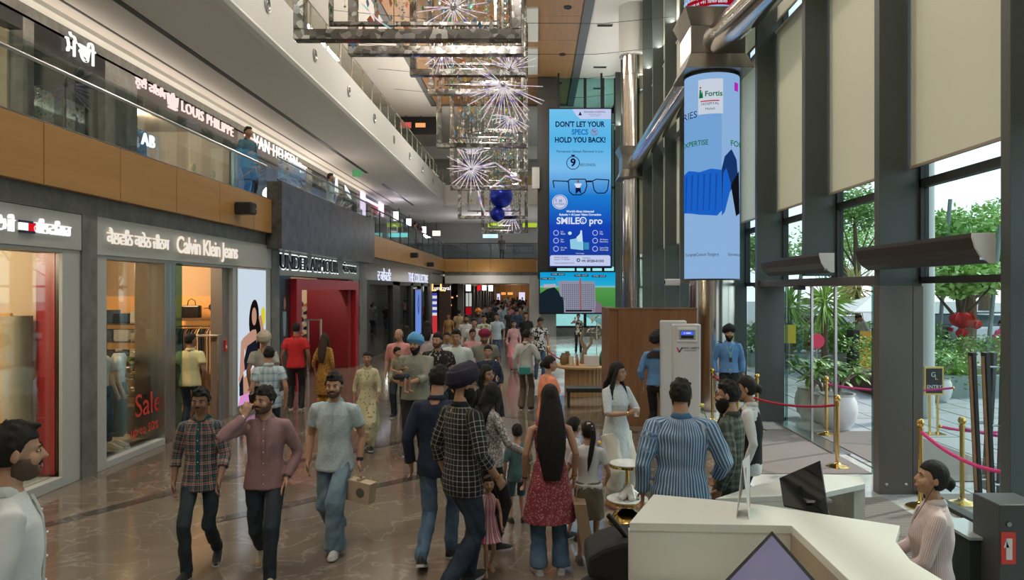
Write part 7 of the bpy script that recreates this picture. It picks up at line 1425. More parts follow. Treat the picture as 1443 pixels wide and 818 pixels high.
# ---------------------------------------------------------------- cloths
J_dark = fab('jeans_dark', 'denim', [(.010, .018, .026), (.022, .036, .048)]); J_blue = fab('jeans_blue', 'denim', [(.025, .06, .11), (.06, .12, .19)]); J_light = fab('jeans_light', 'denim', [(.10, .17, .23), (.22, .32, .39)])
J_navy = fab('jeans_navy', 'denim', [(.008, .018, .035), (.03, .05, .08)]); blackcloth = fab('black_cloth', 'plain', [(.010, .010, .012)]); whitecloth = fab('white_cloth', 'plain', [(.56, .58, .58)])
plaid1 = fab('plaid_teal_red', 'plaid', [(.05, .1, .12)], (.088, [(0, (.012, .075, .095)), (.22, (.02, .03, .05)), (.36, (.50, .46, .38)), (.42, (.30, .05, .03)), (.56, (.50, .46, .38)), (.61, (.015, .075, .09)), (.84, (.42, .13, .07)), (.92, (.02, .03, .045))]))
plaid_blk = fab('plaid_black_white', 'plaid', [(.01, .01, .01)], (.042, [(0, (.006, .007, .008)), (.86, (.42, .42, .40))]))
plaid_bw = fab('check_blue_white', 'plaid', [(.5, .5, .5)], (.11, [(0, (.50, .58, .60)), (.5, (.10, .20, .34)), (.72, (.32, .45, .52))]))
plaid_gr = fab('check_green', 'plaid', [(.05, .06, .05)], (.12, [(0, (.035, .048, .036)), (.40, (.13, .15, .115)), (.62, (.022, .030, .024)), (.85, (.09, .11, .085))]))
stripe_b = fab('blue_white_stripe', 'stripe', [(.055, .15, .28), (.42, .50, .58)], .022)
stripe_p = fab('pink_white_stripe', 'stripe', [(.62, .54, .52), (.46, .32, .31)], .014)
mauve = fab('mauve_cloth', 'plain', [(.25, .145, .15)]); ltblue = fab('pale_blue_cloth', 'print', [(.36, .46, .50), (.5, .58, .6)], .012); yellow = fab('pale_yellow', 'plain', [(.66, .62, .33)])
floral = fab('mustard_floral', 'print', [(.36, .19, .03), (.30, .03, .02), (.10, .10, .03)], .035); kurta_y = fab('cream_print', 'print', [(.52, .50, .33), (.25, .26, .12), (.55, .5, .3)], .05)
redkurta = fab('red_block_print', 'print', [(.30, .05, .065), (.55, .33, .33), (.42, .12, .14)], .018); hexprint = fab('hexagon_print', 'cells', [(.50, .49, .46), (.13, .13, .14)], .035)
multi = fab('pink_multistripe', 'multistripe', [(.5, .1, .15)], (.085, [(0, (.62, .07, .13)), (.3, (.35, .45, .5)), (.45, (.62, .6, .58)), (.62, (.6, .12, .15)), (.8, (.10, .15, .22)), (.9, (.5, .5, .5))]))
zebra = fab('zebra_print', 'zebra', [(.02, .02, .02), (.55, .5, .42)], .13); dotb = fab('black_dot_print', 'print', [(.008, .008, .01), (.32, .32, .30), (.008, .008, .01)], .06); navyp = fab('navy_print', 'print', [(.012, .02, .045), (.10, .13, .18), (.02, .03, .06)], .03); bwleaf = fab('black_white_leaf', 'zebra', [(.01, .01, .01), (.6, .6, .58)], .09)
def P_(n, c): return fab('cloth_'+n, 'plain', [c])
olive = P_('olive', (.13, .115, .07)); teal = P_('teal', (.065, .14, .145)); tealdk = P_('teal_dark', (.05, .11, .14)); sage = P_('sage', (.25, .26, .21)); coral = P_('coral', (.72, .24, .13)); redp = P_('red', (.48, .015, .02)); pinkish = P_('pink', (.55, .27, .28)); salmon = P_('salmon', (.56, .25, .24)); greyT = P_('grey', (.20, .20, .17)); navy = P_('navy', (.010, .018, .045)); whitek = fab('white_kurta', 'print', [(.50, .56, .58), (.60, .64, .66)], .02); guardblue = P_('guard_blue', (.10, .24, .47)); khaki = P_('khaki', (.12, .095, .06)); cream2 = P_('cream', (.60, .58, .50)); blush = P_('blush', (.60, .52, .52)); pk = P_('rose_pink', (.62, .22, .26)); brownk = P_('tan', (.42, .30, .16))
T_navy = fab('turban_navy', 'plain', [(.012, .008, .025)], bump=.5); T_blue = fab('turban_blue', 'plain', [(.10, .33, .62)], bump=.5); T_black = fab('turban_black', 'plain', [(.008, .009, .012)], bump=.5); T_maroon = fab('turban_maroon', 'plain', [(.22, .012, .05)], bump=.5); T_orange = fab('turban_orange', 'plain', [(.7, .22, .02)], bump=.5)
WHT = (.62, .62, .60); BLK = (.015, .015, .017)
def hold(P, sg, f=.08): return wpt(P, P['wr'][sg]+P['hd'][sg].normalized()*f*P['K'])
# ---------------------------------------------------------------- near people
person(X=-2.36, Y=3.3, H=1.90, rot=-54, lab='man in a white shirt with swept-back hair, cropped by the lower left corner', build=1.06, tm=whitecloth, sleeve='long', bm=blackcloth, beard='short', head=(0, 2, 0), sk='b', hair='short')
t, P = person(284, 806, 1.66, 188, 'thin young man in a teal, red and cream plaid shirt walking toward us', build=.93, walk=.55, lead=1, tm=plaid1, sleeve='rolled', bm=J_dark, sk='c', head=(0, 4, 0), shoe=BLK, sole=(.6, .6, .6), R=('down',), L=('fwd',))
t, P = person(374, 812, 1.70, 192, 'man in a mauve shirt talking on his phone with one hand in his pocket', build=1.0, walk=.75, lead=-1, tm=mauve, sleeve='long', bm=J_dark, sk='b', head=(-32, 4, -4), shoe=(.45, .42, .33), sole=(.6, .58, .5), R=('phone',), L=('pocket',), hem=.84, beard='short')
bracelet(P, t, 1, M_alu); bracelet(P, t, -1, M_black)
ph = wpt(P, P['HP'](.105, .035, -.01)); o = MB().rbox(ph, (.03, .075, .14), Matrix.Rotation(.3, 3, 'X')).build('mobile_phone', M_black, bevel=.006); tag(o, "black phone held to the mauve-shirted man's ear", 'phone')
t, P = person(472, 772, 1.73, 176, 'man in a pale blue shirt and light jeans carrying a carton bag', build=1.06, walk=.6, lead=-1, tm=ltblue, sleeve='short', bottom='wide', bm=J_light, sk='b', head=(6, 6, 0), shoe=(.5, .52, .52), sole=(.65, .66, .62), R=('down',), L=('down',), hem=.80, beard='short')
bracelet(P, t, -1, M_black, 'watch', .034, .016, .9)
q = hold(P, -1, .12); bg_ = thing('carton_bag', 'buff paper carton bag with a round dark print, carried at arm length', 'bag', (q.x, q.y, q.z-.25))
Mb = Matrix.Rotation(-.35, 3, 'Z') @ Matrix.Rotation(.12, 3, 'Y'); cB = V((q.x+.03, q.y-.02, q.z-.15)); mK = mat('kraft_paper', (.46, .36, .25), .8)
MB().rbox(cB, (.26, .12, .20), Mb).build('box', mK, bg_, bevel=.004); MB().rbox(cB+V((0, 0, .105)), (.03, .10, .03), Mb).build('handle', mK, bg_)
rp = MB().lathe([(.045, 0), (.045, .002)], n=20); rp.xf(Matrix.Translation(cB+Mb @ V((.03, -.0615, .0))) @ Mb.to_4x4() @ Matrix.Rotation(PI/2, 4, 'X')); rp.build('round_print', mat('print_grey', (.12, .11, .10), .7), bg_)
person(268, 612, 1.74, 5, 'man in a pale yellow polo shirt seen from behind at the clothes shop door', build=1.03, lod=1, tm=yellow, top='tee', collar='polo', sleeve='short', bm=J_navy, sk='c', head=(-45, 0, 0))
person(379, 648, 1.66, 20, 'man in a blue checked shirt, back to us, before the glowing poster', build=1.0, lod=1, tm=plaid_bw, sleeve='short', bm=J_dark, sk='b', head=(10, 0, 0))
person(372, 612, 1.74, 10, 'man in a beige cap half hidden behind the checked blue shirt', lod=1, tm=P_('stone', (.4, .38, .33)), top='tee', bm=J_dark, collar=False, tur=P_('beige_cap', (.42, .36, .27)))
person(417, 577, 1.80, 8, 'man in a red T-shirt and black trousers facing the red portal', build=1.05, lod=1, tm=redp, top='tee', collar='polo', bm=blackcloth, sk='c', head=(-15, 4, 0))
person(457, 584, 1.62, -12, 'woman with long loose dark hair in a mustard floral kurta, back to us', sex='f', lod=1, tm=floral, top='kurta', sleeve='rolled', bottom='salwar', bm=floral, hair='long', hm='brown', hem=.42, head=(20, 0, 0), collar=False)
person(518, 634, 1.55, 183, 'woman in a pale yellow-green embroidered kurta and dupatta walking toward us', sex='f', lod=1, tm=kurta_y, top='kurta', sleeve='rolled', bottom='salwar', bm=kurta_y, hair='bun', hem=.36, walk=.3, lead=-1, R=('down',), L=('fwd',), collar='polo')
t, P = person(586, 641, 1.80, 176, 'bearded man in a bright blue turban and sage shirt holding a toddler', build=1.22, lod=0, tm=sage, sleeve='rolled', bm=blackcloth, tur=T_blue, beard='full', sk='b', R=('at', (.20, .25, 1.10), (1, -.6, -.5), .7), L=('at', (.02, .30, 1.10), (-1, -.6, -.5), .6), head=(-8, 4, 0), shoe=(.03, .05, .12), hem=.82)
fx, fy_ = t.location.x, t.location.y
person(X=fx-.24, Y=fy_-.28, z0=.99, H=.82, rot=-118, lab='barefoot toddler in a khaki shirt on the arm of the blue-turbaned man', lod=0, tm=P_('khaki_shirt', (.24, .20, .13)), sleeve='short', bottom='shorts', bm=J_navy, sk='b', sit=True, shoe=None, hair='short', head=(8, 4, 0), R=('at', (.18, .22, 1.05)), L=('at', (-.05, .28, 1.15)))
person(563, 588, 1.74, 176, 'balding man in a salmon pink shirt behind the blue turban', build=1.1, lod=1, tm=salmon, sleeve='elbow', bm=J_dark, hair='bald', hm='grey', head=(-20, 8, 0), sk='b')
person(602, 566, 1.80, 5, 'person with long black hair in a blush pink shirt seen from behind', sex='f', build=1.25, lod=1, tm=blush, sleeve='long', bm=J_dark, hair='mid', collar=False)
person(573, 560, 1.66, 10, 'dark-haired woman in black by the blue totem, back to us', sex='f', lod=1, tm=P_('plum', (.10, .03, .05)), sleeve='long', bm=blackcloth, hair='long', collar=False)
person(617, 620, 1.78, 184, 'man in a black shirt with small white dots, walking beside the blue turban', build=1.12, lod=1, tm=dotb, sleeve='short', bm=J_dark, beard='short', sk='b', head=(-22, 4, 0), L=('fwd',))
person(643, 614, 1.82, 178, 'stout man in a plain white shirt in the middle of the crowd', build=1.12, lod=1, tm=P_('offwhite', (.56, .62, .60)), sleeve='long', bm=blackcloth, sk='b', head=(0, 6, 0))
person(630, 574, 1.60, 178, 'person in a pale blue top mostly hidden between the black dotted and white shirts', lod=1, tm=P_('powder', (.35, .42, .5)), bm=blackcloth)
person(666, 568, 1.64, 170, 'young woman in a rose pink T-shirt glancing sideways in the crowd', sex='f', lod=1, tm=pinkish, top='tee', sleeve='short', bm=J_dark, hair='bun', head=(30, 4, 0), collar=False)
person(683, 590, 1.72, 180, 'man in a maroon turban and grey T-shirt', build=1.15, lod=1, tm=greyT, top='tee', sleeve='short', bm=blackcloth, tur=T_maroon, beard='short', head=(0, 22, 0), collar=False)
person(688, 616, 1.56, 176, 'older woman in a navy printed tunic in front of the maroon turban', sex='f', build=1.15, lod=1, tm=navyp, top='kurta', sleeve='rolled', bottom='salwar', bm=navyp, hair='bun', sk='b', collar=False, head=(0, 2, 0))
t, P = person(X=-.60, Y=9.1, H=1.58, rot=205, lab='young woman in spectacles and a black top behind the dark turban', sex='f', lod=0, tm=blackcloth, top='tee', sleeve='rolled', bm=J_dark, hair='long', sk='b', glasses=M_alu, head=(18, 4, 10), collar=False)
t, P = person(X=-.62, Y=6.15, H=1.86, rot=-48, lab='tall man in a dark purple turban and black plaid shirt, back to us', build=1.05, lod=0, walk=.35, lead=-1, tm=plaid_blk, sleeve='rolled', bm=J_navy, tur=T_navy, beard='full', head=(-22, 6, 0), sk='b', R=('at', (.27, .14, .93), (.5, -1, 0), .5, (0, .6, .3)), L=('down',), hem=.78, glasses=True, leg=1.12)
bracelet(P, t, 1, M_gold, 'bangle', .034, .004, .97)
t, P = person(X=-.90, Y=6.75, H=1.83, rot=-8, lab='man in a navy shirt and light jeans walking just behind the plaid-shirted man', build=1.02, lod=0, walk=.5, lead=1, tm=navy, sleeve='long', bm=fab('jeans_mid', 'denim', [(.05, .10, .17), (.12, .20, .29)]), head=(-30, 12, 0), L=('down',), R=('down',), shoe=BLK, sole=(.5, .5, .5), hair='short', collar='polo', sk='b')
t, P = person(X=-.44, Y=7.15, H=1.60, rot=-60, lab='woman in a white and grey honeycomb-print blouse with her back turned', sex='f', lod=0, tm=hexprint, top='shirt', sleeve='long', bm=blackcloth, hair='long', head=(55, 10, 0), R=('at', (.22, .30, 1.02), (.6, -1, -.3), .7), L=('down',), hem=.88, collar=False, sk='b')
def rose(p, q, lab, col=(.85, .55, .05)):
    p, q = V(p), V(q); t = thing('rose', lab, 'flower', tuple(p)); MB().tube([p, p.lerp(q, .5)+V((.005, 0, 0)), q], .0035, 6).build('stem', mat('rose_stem', (.08, .22, .05), .6), t, True); d = (q-p).normalized()
    for k in range(3): lm_ = MB(); c = p.lerp(q, .55+.15*k); sd_ = V((math.cos(k*2.1), math.sin(k*2.1), .3)); lm_.add([c, c+sd_*.03+d.cross(sd_)*.012, c+sd_*.06, c+sd_*.03-d.cross(sd_)*.012], [(0, 1, 2, 3)]); lm_.build('leaf', mat('rose_leaf', (.05, .18, .05), .6), t)
    for k in range(7): a = k*2.4; r_ = .008+.0012*k; c = q+V((math.cos(a)*r_*.6, math.sin(a)*r_*.6, .0)); MB().ball(c+d*.012, (.013, .013, .018), 8, 5).build('petal', mat('petal_%.2f' % col[0], col, .6), t, True)
h = hold(P, 1, .08); rose(h+V((0, 0, .06)), h+V((.03, -.02, -.16)), 'yellow rose hanging head-down from the hand of the woman in the honeycomb blouse')
person(688, 808, .84, 196, 'tiny girl in a pink and grey striped sleeveless dress beside the plaid-shirted man', sex='f', lod=0, tm=multi, top='dress', sleeve='none', bottom='', bm=None, hair='short', hm='brown', shoe=(.40, .2, .14), sole=(.35, .2, .15), collar=False, sk='b', hem=.62, R=('down',), L=('fwd',), walk=.3)
person(729, 737, 1.03, 12, 'small boy in a teal outfit with shorts, back to us', lod=0, tm=teal, top='tee', sleeve='elbow', bottom='shorts', bm=tealdk, sk='b', collar=False, shoe=BLK, sole=(.06, .06, .06), hem=.76)
t, P = person(775, 808, 1.66, 6, 'woman with very long black hair in a red print kurta', sex='f', build=1.05, lod=0, tm=redkurta, top='kurta', sleeve='none', bottom='wide', bm=fab('jeans_mid', 'denim', [(.05, .10, .17), (.12, .20, .29)]), hair='verylong', hem=.47, shoe=(.45, .42, .4), sole=(.5, .5, .5), collar=False, sk='b', R=('down',), L=('down',), leg=.85)
bracelet(P, t, 1, M_gold, 'bangle', .03, .006, .95); bracelet(P, t, -1, M_black, 'hair_tie', .03, .006, .95)
wh = hold(P, 1, .1)
t, P = person(829, 795, 1.29, -6, 'girl with a curly ponytail in a white top and olive skirt', sex='f', lod=0, tm=whitecloth, top='tee', sleeve='short', bottom='skirt', bm=olive, hair='pony', hem=1.0, collar=False, sk='b', shoe=(.10, .07, .06), sole=(.1, .1, .1), head=(30, 0, 0), L=('at', (-.30, .03, .90)), R=('at', (.22, .22, .98)))
P2 = P
for k in range(4): q = wpt(P, P['HP'](.05*math.cos(k*1.3), -.06-.03*(k % 2), .06+.02*k)); tag(MB().rbox(q, (.03, .012, .012), Matrix.Rotation(k, 3, 'Z')).build('hair_clip', M_white if k % 2 else mat('clip_brown', (.3, .15, .1), .4)), ('white slide clip over the left ear of the ponytailed girl', 'brown clip beside the white slide in her ponytail', 'white clip near the crown of the ponytailed girl', 'brown clip at the crown of the ponytailed girl')[k], 'hair clip')
q = W(844, 626, 6.9); rose(q+V((-.03, .02, -.12)), q, 'yellow rose held in front of the ponytailed girl')
person(808, 762, 1.22, -50, 'little girl in a white sleeveless dress half hidden behind the long-haired woman', sex='f', lod=0, tm=whitecloth, top='dress', sleeve='none', bottom='', hair='bun', collar=False, hem=.5, head=(0, 0, 0), sk='b', shoe=BLK)
# kraft shopping bag
q = V((wh.x+.03, wh.y, wh.z)); t = thing('paper_bag', 'tall brown kraft carrier bag hanging between the long-haired woman and the girl', 'bag', (q.x, q.y, q.z-.55))
mb = MB(); mb.loft([[V((q.x+sx_*.055+dx, q.y+sy_*.15, z)) for sx_, sy_ in ((-1, -1), (1, -1), (1, 1), (-1, 1))] for z, dx in ((q.z-.58, .10), (q.z-.13, .02))]); mb.build('body', mat('kraft_brown', (.30, .22, .13), .8), t)
MB().tube([(q.x-.01, q.y-.06, q.z-.13), (q.x, q.y-.03, q.z+.0), (q.x, q.y+.03, q.z+.0), (q.x-.01, q.y+.06, q.z-.13)], .004, 6).build('handle', mat('kraft_brown', (.3, .2, .1)), t)
person(773, 668, 1.60, -75, 'woman in a coral T-shirt with tied hair looking right', sex='f', build=1.35, lod=0, tm=coral, top='tee', sleeve='short', bm=J_dark, hair='bun', head=(-8, 2, 0), sk='b', collar=False)
t, P = person(868, 712, 1.66, 215, 'woman in spectacles and a pale embroidered kurta holding a paper cup', sex='f', build=1.08, lod=0, tm=whitek, top='kurta', sleeve='elbow', bottom='salwar', bm=cream2, hair='curly', head=(28, 4, 0), sk='b', glasses=M_alu, R=('cup',), L=('cup',), hem=.50, shoe=(.30, .14, .10), sole=(.2, .1, .08), collar=False)
bracelet(P, t, 1, M_gold, 'bracelet', .03, .005, .93)
q = (hold(P, 1, .10)+hold(P, -1, .10))/2; t = thing('paper_cup', 'white paper cup held by the woman in the pale kurta', 'cup', tuple(q)); MB().lathe([(.026, -.04), (.036, .055), (.038, .058)], q, 18).build('cup', M_white, t, True); MB().lathe([(.0365, -.0), (.037, .03)], q, 18).build('sleeve', mat('cup_sleeve', (.42, .34, .28), .8), t, True)
t, P = person(X=1.13, Y=5.75, H=1.80, rot=-6, lab='broad man in a blue and white striped shirt leaning on the counter', build=1.22, lod=0, tm=stripe_b, sleeve='long', bm=J_navy, hair='short', head=(-12, 6, 0), sk='b', beard='short', R=('at', (.30, .20, .98)), L=('down',), hem=.80)
t, P = person(X=1.62, Y=6.15, H=1.74, rot=62, lab='bearded man in spectacles and a dark green checked shirt facing left', build=1.05, lod=0, tm=plaid_gr, sleeve='long', bm=blackcloth, beard='full', glasses=True, head=(10, 0, 0), sk='b', R=('at', (.12, .34, 1.15), (1, -.4, -.8), .7), L=('down',))
q = W(1000, 604, 6.1); rose(q+V((.0, 0, -.02)), W(990, 574, 6.1), 'pale yellow rose wrapped in clear film, held up beside the checked shirt', (.75, .68, .2))
t, P = person(X=2.02, Y=7.0, H=1.68, rot=70, lab='woman in a black waistcoat over a white shirt, behind the checked shirt', sex='f', lod=0, tm=whitecloth, top='shirt', sleeve='long', bm=blackcloth, hair='bun', head=(8, 4, 0), sk='b')
U_ = P['U']; v_ = MB(); v_.loft([[U_(rx*math.cos(a), ry*math.sin(a), z) for a in [2*PI*i/24 for i in range(24)]] for z, rx, ry in ((.90, .172, .130), (1.0, .158, .128), (1.10, .142, .126), (1.24, .150, .140), (1.36, .138, .118), (1.43, .10, .085))]); plain(v_, 'waistcoat', blackcloth, t)
# guards
t, P = person(926, 622, 1.78, -25, 'guard in light blue and a black turban, back to us', build=1.05, lod=0, tm=guardblue, sleeve='rolled', bm=blackcloth, tur=T_black, beard='full', sk='b', head=(-25, 0, 0), hem=.92, R=('at', (.12, .26, 1.42), (1, .2, -1), .9), L=('down',))
U_ = P['U']; MB_ = MB(); MB_.loft([[U_(.176*math.cos(a), .122*math.sin(a), z) for a in [2*PI*i/24 for i in range(24)]] for z in (.93, .975)]); plain(MB_, 'belt', M_white, t)
MB_ = MB(); MB_.loft([[U_(rx*math.cos(a), -.01+ry*math.sin(a), z) for a in [PI+PI*i/14 for i in range(15)]] for z, rx, ry in ((1.36, .180, .125), (1.42, .160, .104), (1.465, .10, .076))], cap=False); plain(MB_, 'shoulder_yoke', blackcloth, t)
t, P = person(1027, 594, 1.80, 178, 'smiling guard in a light blue uniform, white belt and black turban, facing us', build=1.05, lod=0, tm=guardblue, sleeve='long', bm=blackcloth, tur=T_black, beard='full', sk='b', head=(0, 2, 0), hem=.92)
U_ = P['U']; MB_ = MB(); MB_.loft([[U_(.176*math.cos(a), .124*math.sin(a), z) for a in [2*PI*i/24 for i in range(24)]] for z in (.935, .985)]); plain(MB_, 'belt', M_white, t)
MB_ = MB(); MB_.rbox(U_(0, .128, .96), (.06*P['K'], .012, .055*P['K'])); plain(MB_, 'buckle', M_alu, t, False)
MB_ = MB()
for sg in (1, -1): MB_.tube([U_(sg*.07, .0, 1.475), U_(sg*.06, .115, 1.38), U_(0, .142, 1.20)], [(.008, .003)]*3, 6)
plain(MB_, 'lanyard', mat('lanyard_green', (.12, .4, .3), .6), t); MB_ = MB(); MB_.rbox(U_(0, .148, 1.15), (.055, .006, .08)); plain(MB_, 'name_badge', M_dark, t, False)
for sg in (1, -1): MB_ = MB(); MB_.rbox(U_(sg*.165, 0, 1.465), (.09, .06, .012), Matrix.Rotation(-sg*.35, 3, 'Y')); plain(MB_, 'epaulette', navy, t, False)
# seated woman at the right
t, P = person(X=2.50, Y=4.65, z0=.17, H=1.62, rot=72, lab='seated woman in a pink striped shirt with a low black bun', sex='f', build=1.1, lod=0, tm=stripe_p, sleeve='long', bm=blackcloth, hair='bun', sit=True, head=(12, -10, 0), sk='b', R=('at', (.15, .30, 1.0)), L=('at', (-.15, .30, 1.0)), hem=.9)
e = MB(); e.tube([wpt(P, P['HP'](-.082, .0, -.02)), wpt(P, P['HP'](-.07, .03, -.12)), wpt(P, P['U'](-.05, .12, 1.36))], .002, 5); tag(e.build('earphone_cable', M_dark), 'thin dark earphone cable hanging from the seated woman', 'cable')
t = thing('office_stool', 'black swivel stool under the seated woman', 'stool', (2.56, 4.65, 0)); MB().lathe([(.19, .46), (.21, .49), (.21, .53), (.18, .55)], (2.56, 4.65, 0), 24).build('seat', M_black, t, True); MB().cyl((2.56, 4.65, .04), (2.56, 4.65, .47), .03).build('post', M_alu, t); MB().lathe([(.24, 0), (.24, .02), (.05, .05)], (2.56, 4.65, 0), 24).build('base', M_alu, t, True)
# ---------------------------------------------------------------- middle distance
person(724, 523, 1.58, 186, 'woman in a pink salwar suit and scarf walking toward us on the pale marble', sex='f', lod=1, tm=fab('pink_print', 'print', [(.58, .28, .30), (.62, .45, .45)], .04), top='kurta', sleeve='long', bottom='salwar', bm=pk, hair='bun', walk=.3, collar=False, hem=.5)
t, P = person(741, 578, 1.66, -15, 'person in a white top and khaki trousers with a teal bag', lod=1, tm=P_('chalk', (.50, .52, .50)), sleeve='long', bottom='wide', bm=khaki, hair='short', leg=.85, R=('at', (.24, .20, 1.05)), head=(-20, 10, 0))
q = wpt(P, P['U'](.02, -.17, .88)); tb = thing('handbag', 'teal handbag hanging behind the khaki trousers', 'bag', tuple(q)); MB().rbox(q, (.23, .07, .16)).build('body', mat('bag_teal', (.04, .28, .26), .4), tb, bevel=.015); MB().tube([q+V((-.1, 0, .08)), wpt(P, P['U'](-.05, -.13, 1.25)), wpt(P, P['U'](.13, -.08, 1.44))], .006, 6).build('strap', MATS['bag_teal'], tb)
h = hold(P, 1, .08); rose(h, h+V((.0, 0, .16)), 'yellow rose held upright by the person with the teal bag')
person(760, 535, 1.74, 192, 'young man in a black and white leaf-print open shirt and blue jeans', lod=1, tm=bwleaf, sleeve='short', bm=J_blue, head=(25, 25, 0), L=('fwd',))
person(741, 512, 1.74, 180, 'young man in a black shirt behind the leaf-print shirt', lod=1, tm=blackcloth, sleeve='short', bm=blackcloth)
t, P = person(815, 498, 1.56, 182, 'woman in a black and cream zebra-pattern top holding a phone to her face', sex='f', lod=1, tm=zebra, top='shirt', sleeve='elbow', bm=blackcloth, hair='bun', R=('phone',), hem=.82, collar=False)
person(668, 540, 1.74, 182, 'man in a white polo shirt in the middle of the passage crowd', build=1.1, lod=1, tm=P_('chalk', (.50, .52, .50)), top='tee', sleeve='short', bm=J_blue)
person(657, 524, 1.74, 178, 'man in a white shirt with a blue bag by the red panel', lod=1, tm=whitecloth, sleeve='long', bm=blackcloth, beard='short')
person(682, 520, 1.70, 182, 'man in a cream shirt with a green print front', lod=1, tm=fab('cream_green_print', 'print', [(.58, .56, .48), (.15, .25, .08)], .12), sleeve='short', bm=blackcloth)
person(694, 498, 1.66, 20, 'woman with long hair in a black T-shirt and dark jeans, back to us', sex='f', build=1.1, lod=1, tm=blackcloth, top='tee', bm=J_dark, hair='long', collar=False)
person(700, 514, 1.72, 170, 'man in a light blue T-shirt behind the woman in black', lod=1, tm=P_('sky', (.42, .52, .6)), top='tee', sleeve='short', bm=J_blue)
person(674, 503, 1.76, 180, 'man in a bright orange turban in the passage crowd', lod=1, tm=P_('dusk', (.1, .1, .12)), bm=blackcloth, tur=T_orange, beard='full')
person(647, 494, 1.70, 10, 'man in a tan T-shirt facing the brown side shop', lod=1, tm=brownk, top='tee', bm=blackcloth); person(632, 498, 1.58, 170, 'woman in a mustard dress by the brown side shop wall', sex='f', lod=1, tm=P_('mustard', (.33, .20, .06)), top='kurta', bottom='salwar', bm=P_('mustard', (.3, .2, .1)), hair='bun', collar=False)
person(X=-6.9, Y=31.5, H=1.70, rot=30, lab='man in a white kurta walking inside the dark glass shop', lod=1, tm=P_('pale_kurta', (.50, .56, .60)), top='kurta', sleeve='rolled', bottom='salwar', bm=whitecloth, hem=.6, walk=.4)
person(X=-7.4, Y=31.2, H=1.70, rot=30, lab='man in dark clothes beside the white kurta behind dark glass', lod=1, tm=P_('soot', (.05, .04, .04)), bm=blackcloth, tur=P_('brown_turban', (.25, .12, .04)))
# upper gallery
person(X=-6.35, Y=15.2, z0=4.42, H=1.74, rot=150, lab='dark-haired person leaning over the upper railing beside the long white sign', lod=1, tm=P_('soot', (.05, .04, .04)), bm=blackcloth) if False else None
for px, Y, rz, m_, lab, zt in ((349, 0, -120, P_('petrol', (.05, .12, .15)), 'dark-haired person at the upper glass railing beside the pink light line', 0), (465, 0, -80, P_('sky', (.42, .52, .6)), 'man in a pale blue shirt on the upper gallery above the stone balustrade', 0), (585, 0, -60, P_('dusk', (.1, .1, .12)), 'taller of two people at the far upper railing', 0), (593, 0, -60, P_('sage2', (.2, .22, .2)), 'shorter of two people at the far upper railing', 0)):
    Yp = 6.5*FX/(CX-px); person(X=-6.5, Y=Yp, z0=4.42, H=1.76 if px != 593 else 1.6, rot=rz, lab=lab, lod=1, tm=m_, sleeve='long', bm=blackcloth, R=('at', (.2, .3, 1.1)))
person(X=W(707, 0, 49.5).x, Y=49.5, z0=4.42, H=1.72, rot=190, lab='person standing behind the far gallery bridge railing', lod=2, tm=P_('dusk', (.1, .1, .12)), bm=blackcloth)
# outdoors
person(X=W(1219, 0, 24.2).x, Y=24.2, H=1.76, rot=95, lab='man in a white shirt bending over the yellow podium outside', lod=1, tm=whitecloth, sleeve='rolled', bm=blackcloth, head=(0, 40, 0), R=('at', (.1, .3, 1.1)), lean=10)
person(X=W(1411, 0, 21.5).x, Y=21.5, H=1.62, rot=185, lab='woman in a magenta tunic and pink cap walking outside by the parked cars', sex='f', lod=1, tm=P_('magenta', (.62, .05, .18)), top='kurta', sleeve='elbow', bottom='salwar', bm=P_('magenta', (.6, .05, .2)), hair='bun', hem=.7, collar=False)
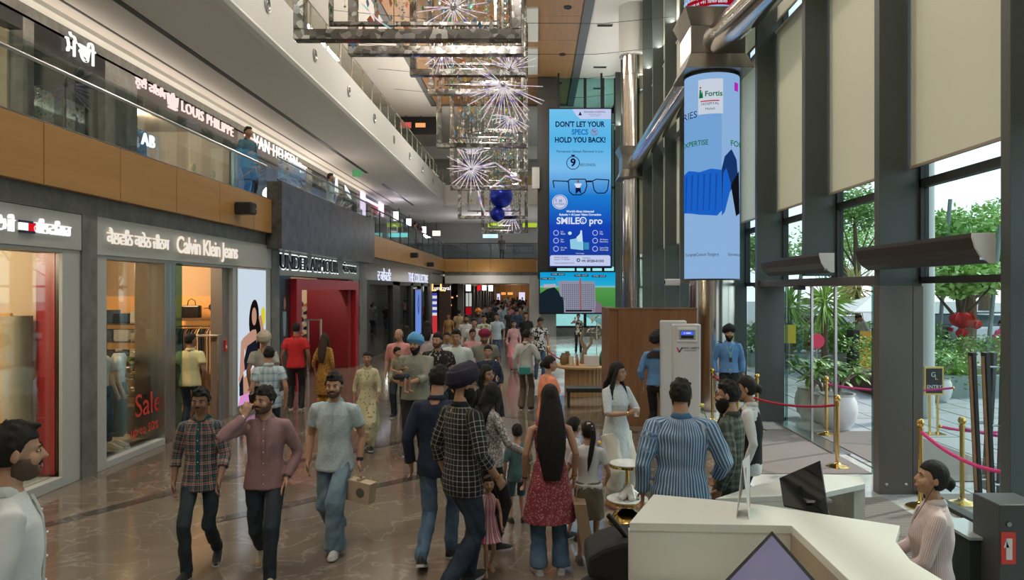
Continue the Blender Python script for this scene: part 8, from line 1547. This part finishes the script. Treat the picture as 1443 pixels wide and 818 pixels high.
# far crowd in the passage
rc = random.Random(21); cols = [('white shirt', (.5, .5, .5)), ('pale green shirt', (.28, .45, .33)), ('rose top', (.45, .2, .26)), ('black top', (.02, .02, .02)), ('navy shirt', (.03, .05, .1)), ('teal kurta', (.08, .22, .2)), ('cream shirt', (.5, .45, .36)), ('maroon top', (.22, .03, .05)), ('grey shirt', (.2, .2, .22)), ('blue-grey kurta', (.22, .3, .36)), ('orange top', (.5, .18, .06)), ('brown shirt', (.15, .09, .06))]
far = [(706, 44, 0), (713, 47, 9), (720, 42, 2), (727, 46, 3), (733, 38, 11), (740, 43, 1), (747, 48, 8), (751, 40, 5), (752, 52, 6), (699, 50, 4), (690, 46, 3), (684, 42, 8), (705, 56, 6), (712, 60, 0), (719, 54, 7), (726, 62, 10), (733, 58, 3), (741, 64, 2), (697, 66, 11), (709, 72, 4), (716, 78, 0), (722, 70, 8), (729, 82, 1), (736, 76, 3), (702, 84, 7), (712, 90, 6), (725, 94, 3), (693, 58, 0), (717, 36, 3), (729, 33, 4), (709, 38, 9), (690, 36, 3)]
place_w = {0: 'at the head of', 1: 'among'}
for i, (px, Y, c) in enumerate(far):
    nm, col = cols[c]; fem = c in (2, 5, 7, 9)
    person(X=min((px-CX)/FX*Y, -.75), Y=Y, H=rc.uniform(1.58, 1.78), rot=rc.choice((0, 180, 170, 190, 15, -15)), lab='%s in a %s, %s from %s, %s of passage crowd' % ('woman' if fem else 'person', nm.replace('-', ' '), ORD[sorted(q[0] for q in far if (q[1] < 45) == (Y < 45) and (q[1] < 65) == (Y < 65)).index(px)], 'left', 'near rows' if Y < 45 else 'middle rows' if Y < 65 else 'far rows'), sex='f' if fem else 'm', lod=2, tm=P_(nm.replace(' ', '_').replace('-', '_'), col), top='kurta' if 'kurta' in nm else 'shirt', sleeve=rc.choice(('short', 'long')), bm=rc.choice((blackcloth, J_dark, J_blue)), hair='bun' if fem else 'short', walk=rc.choice((0, .3, .45)), collar=False, group='far crowd in the passage', shoe=BLK)
flush()
# ================================================================ text to mesh, one evaluation for all
dg = bpy.context.evaluated_depsgraph_get()
for o in [o for o in SC.objects if o.type == 'FONT']:
    me = bpy.data.meshes.new_from_object(o.evaluated_get(dg)); n = bpy.data.objects.new(o.name, me); C.objects.link(n)
    n.parent = o.parent; n.matrix_parent_inverse = o.matrix_parent_inverse.copy(); n.location = o.location; n.rotation_euler = o.rotation_euler; n.scale = o.scale
    if 'bend' in o:
        dx, py, dep, sx_ = o['bend']; n.location = (0, 0, 0)
        for v in me.vertices: v.co = (v.co.x*sx_+dx, 0, zpx(py-v.co.y))
        me.transform(Matrix.Identity(4)); bend(me, R_+.004+dep)
    nm = o.name; bpy.data.objects.remove(o); n.name = nm
